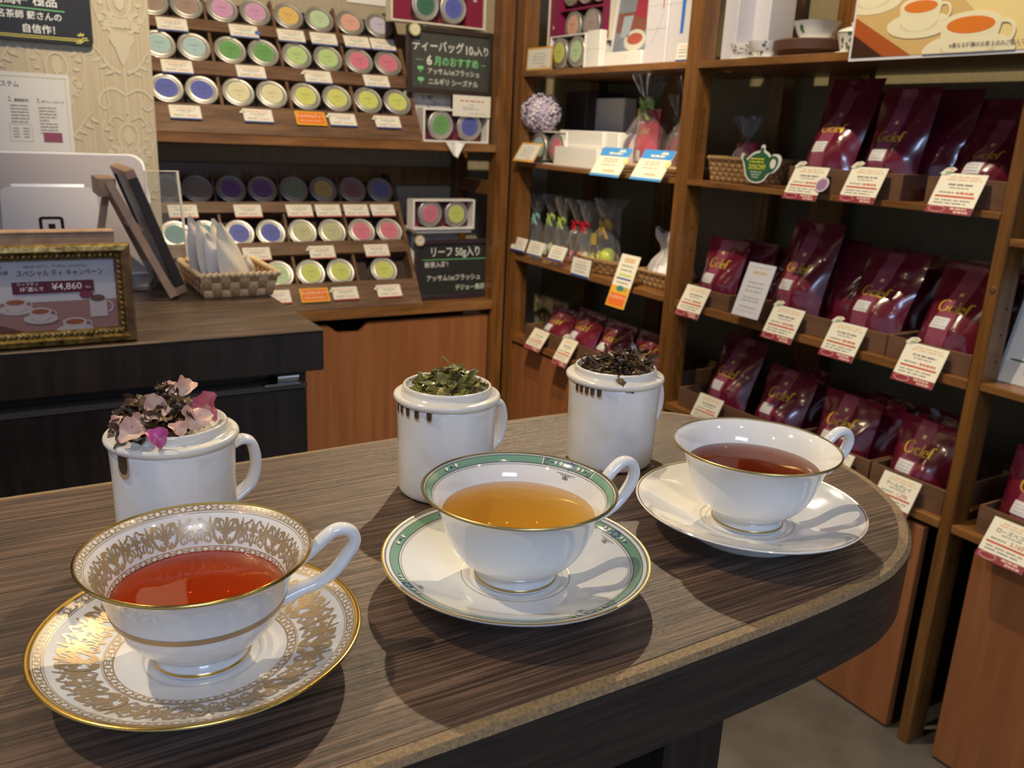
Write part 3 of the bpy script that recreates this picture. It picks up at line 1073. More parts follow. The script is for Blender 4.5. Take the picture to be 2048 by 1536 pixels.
def leaf(mb, rng, c, L, W, dirv, up, curl, twist, crump=0.15, n=7, serr=0.0):
    d = Vector(dirv).normalized()
    u = Vector(up)
    s = d.cross(u).normalized()
    u = s.cross(d)
    p = Vector(c)
    vs, fs = [], []
    step = L / n
    ph = rng.uniform(0, 6)
    for i in range(n + 1):
        t = i / n
        wd = W * (sin(pi * (0.06 + 0.90 * t)) ** 0.7) * (1 + serr * (1 if i % 2 else -1))
        ang = twist * (t - 0.5)
        ss = s * cos(ang) + u * sin(ang)
        nn = ss.cross(d)
        k = crump * W * sin(ph + t * 9)
        vs += [tuple(p - ss * wd * 0.5 + nn * (0.35 * wd * curl + k)), tuple(p - nn * k), tuple(p + ss * wd * 0.5 + nn * (0.35 * wd * curl - k))]
        d = (d + u * (-curl * 0.9 / n) + Vector((rng.gauss(0, 0.06), rng.gauss(0, 0.06), rng.gauss(0, 0.06)))).normalized()
        u = s.cross(d)
        p = p + d * step
    for i in range(n):
        for j in (0, 1):
            a = 3 * i + j
            fs.append((a, a + 1, a + 4, a + 3))
    mb.add(vs, fs)


def leafmat(name, c1, c2, rough=0.32):
    m = wood(name, c1, c2, (90, 90, 90), rough, 0.25, coat=0.12)
    return m


def mound(rng, R, hgt, pk=(0, 0)):
    a = rng.uniform(0, 2 * pi)
    r = R * math.sqrt(rng.random())
    x, y = r * cos(a), r * sin(a)
    q = max(0, 1 - hypot(x - pk[0], y - pk[1]) / (R * 1.25))
    return x, y, hgt * q ** 0.9


G_LEAF = leafmat('wet_green_leaf', (0.17, 0.15, 0.03), (0.50, 0.43, 0.14))
G_LEAF2 = leafmat('wet_green_leaf_dark', (0.11, 0.10, 0.022), (0.34, 0.30, 0.095))
B_LEAF = leafmat('wet_brown_leaf', (0.030, 0.016, 0.008), (0.13, 0.070, 0.034))
B_LEAF2 = leafmat('wet_brown_leaf_pale', (0.055, 0.032, 0.014), (0.22, 0.13, 0.065))
PETAL_PALE = leafmat('petal_pale', (0.60, 0.31, 0.24), (0.80, 0.56, 0.42), 0.45)
PETAL_PINK = leafmat('petal_pink', (0.50, 0.055, 0.10), (0.72, 0.22, 0.26), 0.35)
PETAL_MAG = leafmat('petal_magenta', (0.42, 0.03, 0.20), (0.62, 0.15, 0.34), 0.35)


def pile(name, label, cx, cy, z, rng, count, L, W, R, hgt, mats, pk=(0, 0), cat='tea leaves', twist=2.5, tz=0.4):
    """heap of wet tea leaves nobody could count"""
    root = None
    for mi, (mat, frac) in enumerate(mats):
        mb = MB()
        for i in range(int(count * frac)):
            x, y, zz = mound(rng, R, hgt, pk)
            zz *= rng.uniform(0.35, 1.0)
            a = rng.uniform(0, 2 * pi)
            l = rng.uniform(*L)
            dz = rng.gauss(0, tz)
            d = Vector((cos(a), sin(a), dz)).normalized()
            leaf(mb, rng, Vector((x, y, zz + 0.001)) - d * l * 0.5, l, rng.uniform(*W), d, (rng.gauss(0, 0.4), rng.gauss(0, 0.4), 1), rng.uniform(-0.8, 0.9), rng.gauss(0, twist), serr=0.12)
        if root is None:
            root = part(name, mb, mat, smooth=50)
            root.location = (cx, cy, z)
            tag(root, label, cat, kind='stuff')
        else:
            part('leaf_fragments', mb, mat, root, smooth=50, kind='stuff')
    return root


rng = random.Random(5)
LIDZ = 0.0045
pile('green_tea_leaves', 'heap of wet olive green tea leaves on the middle mug lid', 0.2590, 0.510, TZ + 0.0665 + LIDZ, rng, 210, (0.010, 0.022), (0.0036, 0.0088), 0.0225, 0.0165, [(G_LEAF, 0.6), (G_LEAF2, 0.4)], (0.004, 0.000), tz=0.22)
pile('dark_tea_leaves', 'heap of twisted dark brown tea leaves on the rear mug lid', 0.4020, 0.5085, TZ + 0.0662 + LIDZ, rng, 300, (0.012, 0.026), (0.0022, 0.0056), 0.0235, 0.020, [(B_LEAF, 0.72), (B_LEAF2, 0.28)], (0.010, 0.000), twist=3.5, tz=0.28)
pile('rose_tea_leaves', 'heap of wet brown tea leaves among rose petals on the left mug lid', 0.0700, 0.497, TZ + 0.0668 + LIDZ, rng, 170, (0.009, 0.019), (0.0035, 0.0095), 0.0215, 0.031, [(B_LEAF2, 0.65), (B_LEAF, 0.35)], (0.002, 0.003))
# a big loose leaf hanging over the edge of the rear lid
mb = MB()
leaf(mb, rng, (0.3835, 0.4830, TZ + 0.0755), 0.017, 0.010, (0.55, -0.6, -0.35), (-0.3, -0.4, 1), 0.2, 0.3, serr=0.1)
tag(part('loose_leaf', mb, B_LEAF2, smooth=50), 'flat brown leaf hanging over the front of the rear mug lid', 'leaf')


def petal(mat, label, x, y, z, size, nrm, roll, cup=0.5, seed=1):
    r = random.Random(seed)
    mb = MB()
    ph = r.uniform(0, 6)

    def f(u, v):
        a = 2 * pi * u
        e = 1 + 0.10 * sin(3 * a + ph) + 0.07 * sin(7 * a + 2 * ph)
        rr = v * size * 0.54 * e
        px, py = rr * cos(a) * 0.85, rr * sin(a)
        pz = cup * (px * px * 1.6 + py * py * 0.5) / size + 0.22 * size * sin(2 * a + ph) * v * v + 0.09 * size * sin(5 * a + ph) * v ** 2
        return (px, py, pz)
    mb.grid(f, 20, 6)
    n = Vector(nrm).normalized()
    q = n.to_track_quat('Z', 'Y').to_matrix().to_4x4()
    mb.move(Matrix.Translation((0, 0, 0)) @ q @ Matrix.Rotation(roll, 4, 'Z'))
    o = part('rose_petal', mb, mat, smooth=60)
    o.location = (x + n.x * 0.003, y + n.y * 0.003, z + n.z * 0.003)
    return tag(o, label, 'petal', 'rose petals on the left mug lid')


ZL = TZ + 0.075
petal(PETAL_PINK, 'deep pink rose petal at the right of the petal heap', 0.0945, 0.494, ZL + 0.0098, 0.0165, (0.25, -0.9, 0.4), 0.3, 0.55, 2)
petal(PETAL_MAG, 'magenta rose petal hanging over the front of the lid', 0.0655, 0.4720, ZL + 0.0030, 0.0110, (0.05, -0.9, 0.5), 0.5, 0.6, 3)
petal(PETAL_PALE, 'cream-pink petal crowning the petal heap', 0.0880, 0.505, ZL + 0.0191, 0.0115, (0.1, -0.7, 0.7), 2.2, 0.5, 4)
petal(PETAL_PALE, 'large pale pink petal in the middle of the heap', 0.0690, 0.490, ZL + 0.0123, 0.0150, (-0.25, -0.8, 0.6), 2.6, 0.4, 5)
petal(PETAL_PALE, 'curled pale pink petal low at the right front of the heap', 0.0865, 0.483, ZL + 0.0073, 0.0155, (0.25, -0.8, 0.55), 1.2, 0.6, 6)
petal(PETAL_PALE, 'small pale petal at the far left of the heap', 0.0520, 0.499, ZL + 0.0039, 0.0085, (-0.5, -0.5, 0.7), 0.2, 0.6, 7)
petal(PETAL_PALE, 'pale petal with a mauve tip at the lower left of the heap', 0.0555, 0.481, ZL + 0.0036, 0.0140, (-0.2, -0.7, 0.7), 1.9, 0.4, 8)
petal(PETAL_PALE, 'pale petal standing up behind the large middle petal', 0.0785, 0.498, ZL + 0.0123, 0.0090, (-0.1, -0.95, 0.25), 0.6, 0.5, 9)
petal(PETAL_PALE, 'pale pink petal to the right of the magenta one', 0.0765, 0.4765, ZL + 0.0042, 0.0095, (0.2, -0.8, 0.6), 0.9, 0.6, 11)
petal(PETAL_PALE, 'rosy petal below the deep pink one', 0.0930, 0.4885, ZL + 0.0079, 0.0095, (0.4, -0.8, 0.4), 2.0, 0.6, 12)
petal(PETAL_PALE, 'pale petal left of the large middle petal', 0.0600, 0.489, ZL + 0.0073, 0.0090, (-0.4, -0.7, 0.5), 1.4, 0.5, 13)
petal(PETAL_PALE, 'tiny pale petal on the top left of the heap crown', 0.0815, 0.503, ZL + 0.0203, 0.0085, (-0.5, -0.6, 0.6), 1.1, 0.6, 10)

# ------------------------------------------------------------------ shelving on the right wall
FX, BK = 1.547, 1.90          # front plane and back of the shelves
U1 = thing('shelf_unit', 'brown wooden shelf unit in the corner holding gift boxes and wrapped sweets', 'shelf', (0, 0, 0))
U2 = thing('shelf_unit', 'brown wooden shelf unit holding maroon tea pouches in the middle of the right wall', 'shelf', (0, 0, 0))
U3 = thing('shelf_unit', 'brown wooden shelf unit at the right edge of the photo', 'shelf', (0, 0, 0))


def posts(u, y0, y1, label=None):
    part('post', MB().bbox(FX, FX + 0.055, y0, y1, 0.0, 2.05, 0.0015), POSTWOOD, u)
    part('post', MB().bbox(BK - 0.05, BK - 0.005, y0, y1, 0.0, 2.05, 0.0015), POSTWOOD, u)


posts(U1, 2.562, 2.615)
posts(U1, 1.7535, 1.776)
posts(U2, 1.729, 1.7525)
posts(U2, 0.877, 0.902)
posts(U3, 0.02, 0.045)
# screw caps on the near post
for z_ in (0.965, 1.75):
    p_ = part('screw_cap', MB().lathe([(0.0, 0.002), (0.005, 0.0016), (0.0062, 0.0)], 20), M((0.12, 0.06, 0.03), 0.5), U2)
    p_.matrix_local = Matrix.Translation((FX - 0.0003, 0.889, z_)) @ Matrix.Rotation(-pi / 2, 4, 'Y')
for (u, a, b, zs) in ((U1, 1.776, 2.562, ((1.389, 0.018), (1.101, 0.013), (0.792, 0.016), (0.512, 0.02))),
                      (U2, 0.902, 1.729, ((1.387, 0.018), (1.101, 0.013), (0.790, 0.018), (0.505, 0.018))),
                      (U3, 0.045, 0.877, ((1.387, 0.018), (1.058, 0.014), (0.792, 0.014), (0.505, 0.016)))):
    for (zt, th) in zs:
        part('shelf_board', MB().bbox(FX, BK, a, b, zt - th, zt, 0.0012), SHELFWOOD, u)
    for zt in (1.80, 0.46):
        part('back_rail', MB().bbox(BK - 0.022, BK, a, b, zt - 0.03, zt + 0.03, 0.001), POSTWOOD, u)
part('back_slat', MB().bbox(BK - 0.03, BK, 2.16, 2.24, 0.5, 2.05, 0.001), POSTWOOD, U1)
part('back_slat', MB().bbox(BK - 0.03, BK, 1.50, 1.60, 0.5, 2.05, 0.001), POSTWOOD, U2)
for (u, y_, zl_) in ((U2, 0.8765, (0.93, 0.88, 0.83)), (U2, 1.7285, (1.33, 1.27, 1.21, 1.04, 0.98, 0.92))):
    for z_ in zl_:
        p_ = part('peg_hole', MB().lathe([(0.0, 0.0), (0.003, 0.0)], 10), M((0.01, 0.006, 0.004), 0.8), u)
        p_.matrix_local = Matrix.Translation((FX + 0.035, y_, z_)) @ Matrix.Rotation(pi / 2, 4, 'X')

for (lab, a, b, x0, top) in (('plain orange-brown cabinet door under the corner shelves', 1.80, 2.555, FX + 0.006, 0.483),
                             ('orange-brown cabinet door under the middle pouch shelves', 0.933, 1.725, FX + 0.004, 0.474),
                             ('orange-brown cabinet door at the right edge under the price card', 0.10, 0.829, FX + 0.010, 0.474)):
    t = thing('base_cabinet', lab, 'cabinet', (0, 0, 0))
    part('door', MB().bbox(x0, x0 + 0.019, a, b, 0.006, top, 0.0015), PANEL, t)
    part('carcass', MB().box(x0 + 0.03, BK - 0.06, a + 0.01, b - 0.01, 0.0, 0.44), DARK, t)

# ------------------------------------------------------------------ shelving on the back wall
FY = 2.62
UA = thing('shelf_unit', 'wooden shelf unit on the back wall with two racks of round tea tins', 'shelf', (0, 0, 0))
part('post', MB().bbox(1.492, 1.5445, FY, FY + 0.05, 0.0, 2.05, 0.0015), POSTWOOD, UA)
part('post', MB().bbox(0.10, 0.15, FY, FY + 0.05, 0.0, 2.05, 0.0015), POSTWOOD, UA)
part('post', MB().bbox(1.495, 1.54, 2.915, 2.96, 0.0, 2.05, 0.0015), POSTWOOD, UA)
part('shelf_board', MB().bbox(0.15, 1.492, FY, 2.96, 1.128, 1.154, 0.002), SHELFWOOD_X, UA)
part('shelf_board', MB().bbox(0.15, 1.492, FY - 0.012, 2.96, 0.597, 0.630, 0.002), SHELFWOOD_X, UA)
part('back_rail', MB().bbox(0.15, 1.495, 2.94, 2.965, 1.00, 1.06, 0.001), POSTWOOD, UA)
part('side_rail', MB().bbox(1.50, 1.53, FY + 0.05, 2.915, 0.985, 1.03, 0.001), POSTWOOD, UA)

DR = thing('drawer_unit', 'orange-brown drawer front with a cut-out grip beneath the tin racks', 'drawer', (0, 0, 0))
poly = [(0.16, 0.02), (1.488, 0.02), (1.488, 0.570), (1.483, 0.575), (1.04, 0.577), (1.032, 0.572), (1.014, 0.549), (1.008, 0.546), (0.94, 0.548), (0.931, 0.552), (0.905, 0.573), (0.897, 0.577), (0.16, 0.578)]
mb = MB().prism(poly, 0, 0.02)
mb.move(Matrix(((1, 0, 0, 0), (0, 0, 1, FY + 0.01), (0, 1, 0, 0), (0, 0, 0, 1))))
part('front_panel', mb, PANEL, DR, smooth=20)
part('carcass', MB().box(0.17, 1.48, FY + 0.05, 2.95, 0.0, 0.52), DARK, DR)

# ------------------------------------------------------------------ tins
TR = 0.0465
_tb = MB().lathe([(0.0, 0.0), (TR - 0.003, 0.0), (TR - 0.001, 0.001), (TR - 0.001, 0.026), (TR, 0.027), (TR, 0.0375), (TR - 0.0012, 0.0392), (TR - 0.0035, 0.0396), (TR - 0.0055, 0.0388), (TR - 0.0085, 0.0384), (TR - 0.0115, 0.0390), (TR - 0.0135, 0.0398), (TR - 0.0145, 0.0394), (0.0, 0.0394)], 48).mesh('tin_body', 50)
_td = MB().lathe([(0.0312, 0.0395), (0.0306, 0.0400), (0.0, 0.0400)], 40).mesh('tin_label', 30)
_tr = MB().lathe([(0.0292, 0.04012), (0.0286, 0.04012)], 40).mesh('tin_ring', 30)
_pm = MB()
_rg = random.Random(3)
dashes(_pm, _rg, -0.014, 0.014, 0.005, 0.0014, 0.0402)
dashes(_pm, _rg, -0.010, 0.010, 0.001, 0.0010, 0.0402)
dashes(_pm, _rg, -0.004, 0.004, -0.011, 0.002, 0.0402)
_tp = _pm.mesh('tin_print', 0)
TC = {'brown': (0.33, 0.20, 0.145), 'mauve': (0.56, 0.22, 0.46), 'orange': (0.72, 0.42, 0.03), 'pale green': (0.42, 0.60, 0.30), 'salmon': (0.72, 0.30, 0.20),
      'lilac': (0.48, 0.42, 0.60), 'pale blue': (0.30, 0.50, 0.52), 'green': (0.10, 0.34, 0.06), 'light green': (0.40, 0.60, 0.16), 'pink': (0.66, 0.10, 0.20),
      'blue': (0.035, 0.065, 0.45), 'cream': (0.66, 0.60, 0.30), 'lime': (0.56, 0.62, 0.04), 'yellow-lime': (0.58, 0.60, 0.05), 'purple': (0.20, 0.06, 0.26),
      'sage': (0.24, 0.31, 0.14), 'dusty red': (0.36, 0.10, 0.10), 'violet': (0.17, 0.14, 0.40), 'teal': (0.05, 0.26, 0.28), 'khaki': (0.47, 0.46, 0.20),
      'dark green': (0.01, 0.14, 0.08), 'taupe': (0.36, 0.26, 0.25), 'pale aqua': (0.28, 0.52, 0.55), 'dark brown': (0.17, 0.10, 0.07)}


for _k, _c in list(TC.items()):
    _g = sum(_c) / 3
    TC[_k] = tuple(c * 0.74 + _g * 0.26 + 0.015 for c in _c)


def tin(label, loc, xa, ya, color, group=None, sc=1.0):
    t = thing('tea_tin', label, 'tin', loc, xa, ya, group)
    if sc != 1.0:
        t.scale = (sc, sc, sc)
    part('tin_body', _tb, TINMETAL, t)
    d = part('lid_label', _td, M(TC[color], 0.42), t, color.replace('-', ' ') + ' paper label')
    part('lettering', _tp, M(tuple(c * 0.35 for c in TC[color]), 0.5), d)
    part('label_ring', _tr, M(tuple(min(1, c * 1.3 + 0.08) for c in TC[color]), 0.5), d)
    return t


TH = radians(33)
V_UP = Vector((0, sin(TH), cos(TH)))
V_OUT = Vector((0, -cos(TH), sin(TH)))
ORD = ['leftmost', 'second from the left', 'third from the left', 'fourth from the left', 'fifth from the left', 'sixth from the left', 'seventh from the left', 'rightmost']
COLX = [0.470, 0.566, 0.668, 0.766, 0.868, 0.967, 1.069, 1.168]
ROWV = {'top': 0.4255, 'middle': 0.284, 'bottom': 0.142}


def rp(base, x, v, n):
    return Vector(base) + Vector((x, 0, 0)) + V_UP * v + V_OUT * n


def rack(name_label, base):
    t = thing('tin_rack', name_label, 'rack', base)
    Mx = Matrix(((1, 0, 0, 0), (0, V_UP.y, V_OUT.y, 0), (0, V_UP.z, V_OUT.z, 0), (0, 0, 0, 1)))
    x0, x1 = 0.402, 1.226
    part('back_panel', MB().box(x0, x1, 0.0, 0.482, -0.058, -0.048).move(Mx), RACK_D, t)
    for (v0, v1) in ((0.0, 0.094), (0.192, 0.238), (0.341, 0.379)):
        part('ledge', MB().bbox(x0 + 0.013, x1 - 0.013, v0, v1, -0.050, 0.004, 0.0015).move(Mx), RACK, t)
    for (v0, v1) in ((0.094, 0.192), (0.238, 0.341), (0.379, 0.478)):
        for xd in (0.617, 0.820, 1.022):
            part('divider', MB().box(xd - 0.004, xd + 0.004, v0, v1, -0.050, -0.006).move(Mx), RACK, t)
    for xs in (x0, x1 - 0.013):
        top = V_UP * 0.482
        pl = [(0, 0), (top.y - 0.004, top.z), (2.945 - base[1], top.z), (2.945 - base[1], 0)]
        mb = MB().prism([(y, z) for y, z in pl], xs, xs + 0.013)
        mb.move(Matrix(((0, 0, 1, 0), (1, 0, 0, 0), (0, 1, 0, 0), (0, 0, 0, 1))))
        part('side_panel', mb, RACK, t, smooth=20)
    return t


RU, RL = (0, 2.625, 1.154), (0, 2.612, 0.630)
rack('stepped brown rack on the upper shelf filled with tea tins', RU)
rack('stepped brown rack on the lower shelf filled with tea tins', RL)
UPC = {'top': ['brown', 'brown', 'mauve', 'mauve', 'orange', 'pale green', 'salmon', 'lilac'],
       'middle': ['pale blue', 'pale blue', 'green', 'green', 'light green', 'light green', 'pink', 'pink'],
       'bottom': ['blue', 'blue', 'cream', 'cream', 'yellow-lime', 'yellow-lime', 'lime', 'lime']}
LOC = {'top': ['dark brown', 'brown', 'purple', 'purple', 'sage', 'orange', 'dusty red', 'violet'],
       'middle': ['teal', 'teal', 'blue', 'blue', 'khaki', 'khaki', 'pink', 'pink'],
       'bottom': [None, None, 'cream', 'pale green', 'lime', 'lime', None, None]}
for (rn, base, cols) in (('upper', RU, UPC), ('lower', RL, LOC)):
    for row, cl in cols.items():
        for i, cn in enumerate(cl):
            if cn is None:
                continue
            v = ROWV[row] - (0.012 if rn == 'lower' and row != 'top' else 0)
            p = rp(base, COLX[i] + (0.01 if rn == 'lower' and i == 0 else 0), v, -0.0385)
            q = {2: 'third place from the left', 3: 'fourth place from the left', 4: 'fifth place from the left', 5: 'sixth place from the left'}.get(i) if row == 'bottom' and rn == 'lower' else ORD[i]
            tin(f'{cn} tin, {q}, {row} row of the {rn} rack', p, (1, 0, 0), V_UP, cn, f'tea tins in the {rn} rack')
tin('lime tin alone at the right end of the lower rack bottom row', rp(RL, 1.117, 0.130, -0.0385), (1, 0, 0), V_UP, 'lime', 'tea tins in the lower rack')

# ------------------------------------------------------------------ price cards
BLUE = M((0.02, 0.06, 0.36), 0.4)
REDL = M((0.55, 0.08, 0.06), 0.4)
SKY = M((0.06, 0.30, 0.72), 0.35)
_cseed = [10]


def card_base(t, w_, h_, mat, th=0.0012, top=True):
    """sheet hanging from its top edge at the local origin"""
    return part('sheet', MB().box(-w_ / 2, w_ / 2, -h_, 0, -th, 0), mat, t, smooth=0)


def leaf_badge(t, x, y, s=1.0):
    a = MB()
    P = [(-0.011, -0.004), (-0.004, 0.004), (0.006, 0.0055), (0.012, 0.003), (0.006, -0.002), (-0.003, -0.005)]
    b = part('leaf_badge', MB().prism([(x + px * s * 1.15, y + py * s * 1.3) for px, py in P], 0.0006, 0.0016), CARD, t, 'small leaf shaped badge', smooth=0)
    r = MB()
    r.blob([(x + px * s * 0.9, y + 0.0008 + abs(py) * 0.7 * s) for px, py in P], lambda u, v: (u, v, 0.0019))
    part('red_half', r, M((0.62, 0.13, 0.07), 0.5), b, smooth=0)
    r = MB()
    r.blob([(x + px * s * 0.6 + 0.001, y - 0.0022 + py * 0.45 * s) for px, py in P], lambda u, v: (u, v, 0.0021))
    part('green_half', r, M((0.22, 0.42, 0.10), 0.5), b, smooth=0)


def rack_card(label, base, x, v, line, badge=False, blue_dot=False, welcome=False):
    w_, h_ = (0.092, 0.049) if welcome else (0.084, 0.047)
    p = rp(base, x, v + h_ / 2, 0.0065)
    up = (V_UP + V_OUT * -0.10).normalized()
    t = thing('price_card', label, 'card', p, (1, 0, 0), up, 'price cards on the tin racks')
    _cseed[0] += 1
    r = random.Random(_cseed[0])
    if welcome:
        card_base(t, w_, h_, M((0.80, 0.46, 0.03), 0.45))
        part('orange_field', rect(MB(), -w_ / 2 + 0.004, w_ / 2 - 0.004, -h_ + 0.004, -0.004, 0.0003), M((0.72, 0.17, 0.03), 0.5), t, smooth=0)
        part('lettering', put_text(MB(), 'ウェルカムティー', 0.0125, 0, -0.017, 0.0006, bold=0.012, sx=0.86), M((0.85, 0.75, 0.55), 0.5), t, 'pale lettering', smooth=0, kind='stuff')
        part('small_print', dashes(MB(), r, -0.034, 0.034, -0.034, 0.003, 0.0006), M((0.80, 0.50, 0.25), 0.5), t, smooth=0, kind='stuff')
    else:
        card_base(t, w_, h_, CARD)
        part('base_line', rect(MB(), -w_ / 2, w_ / 2, -h_, -h_ + 0.004, 0.0003), line, t, smooth=0)
        part('heading', dashes(MB(), r, -0.030, 0.030, -0.009, 0.0030, 0.0003), M((0.66, 0.36, 0.20), 0.6), t, smooth=0, kind='stuff')
        pm = MB()
        dashes(pm, r, -0.022, 0.024, -0.0175, 0.0032, 0.0003)
        dashes(pm, r, -0.012, 0.014, -0.0245, 0.0016, 0.0003)
        dashes(pm, r, -0.032, -0.004, -0.034, 0.0036, 0.0003)
        part('small_print', pm, M((0.30, 0.27, 0.24), 0.6), t, smooth=0, kind='stuff')
        part('price', dashes(MB(), r, 0.002, 0.030, -0.0345, 0.0034, 0.0003), M((0.60, 0.26, 0.20), 0.6), t, smooth=0, kind='stuff')
        if badge:
            leaf_badge(t, -w_ / 2, -0.012, 0.9)
        if blue_dot:
            d = part('round_badge', MB().lathe([(0.009, 0.0003), (0.009, 0.0014), (0, 0.0014)], 20), M((0.10, 0.16, 0.42), 0.4), t, 'round blue badge')
            d.location = (w_ / 2 - 0.002, -0.026, 0)


for (x, nm, bd, dot) in ((0.514, 'brown tins', 0, 0), (0.717, 'mauve tins, with a blue badge', 0, 1), (0.860, 'orange tin', 0, 0), (0.963, 'pale green tin', 0, 0), (1.072, 'salmon tin', 0, 0), (1.161, 'lilac tin', 0, 0)):
    rack_card(f'white price card under the {nm} of the upper rack', RU, x, 0.346, BLUE, bd, dot)
for (x, nm, bd) in ((0.507, 'pale blue tins', 0), (0.714, 'green tins', 0), (0.917, 'light green tins', 1), (1.108, 'pink tins', 0)):
    rack_card(f'white price card under the {nm} of the upper rack', RU, x, 0.206, BLUE, bd)
for (x, nm, bd) in ((0.507, 'blue tins', 0), (0.709, 'cream tins', 1), (0.966, 'yellow-lime tins', 1), (1.114, 'lime tins', 1)):
    rack_card(f'white price card under the {nm} of the upper rack', RU, x, 0.060, BLUE, bd)
rack_card('orange welcome tea card on the upper rack', RU, 0.866, 0.060, BLUE, welcome=True)
for (x, nm) in ((0.511, 'brown tins'), (0.705, 'purple tins'), (0.869, 'sage tin'), (0.965, 'orange tin'), (1.062, 'dusty red tin'), (1.157, 'violet tin')):
    rack_card(f'white red-lined price card under the {nm} of the lower rack', RL, x, 0.343, REDL)
for (x, nm, bd) in ((0.707, 'blue tins', 0), (0.915, 'khaki tins', 1), (1.103, 'pink tins', 0)):
    rack_card(f'white red-lined price card under the {nm} of the lower rack', RL, x, 0.196, REDL, bd)
for (x, nm, bd) in ((0.743, 'hidden pale green tin', 0), (0.963, 'pair of lime tins', 1), (1.114, 'single lime tin', 1)):
    rack_card(f'white red-lined price card under the {nm} of the lower rack', RL, x, 0.050, REDL, bd)
rack_card('orange welcome tea card on the lower rack', RL, 0.862, 0.050, REDL, welcome=True)


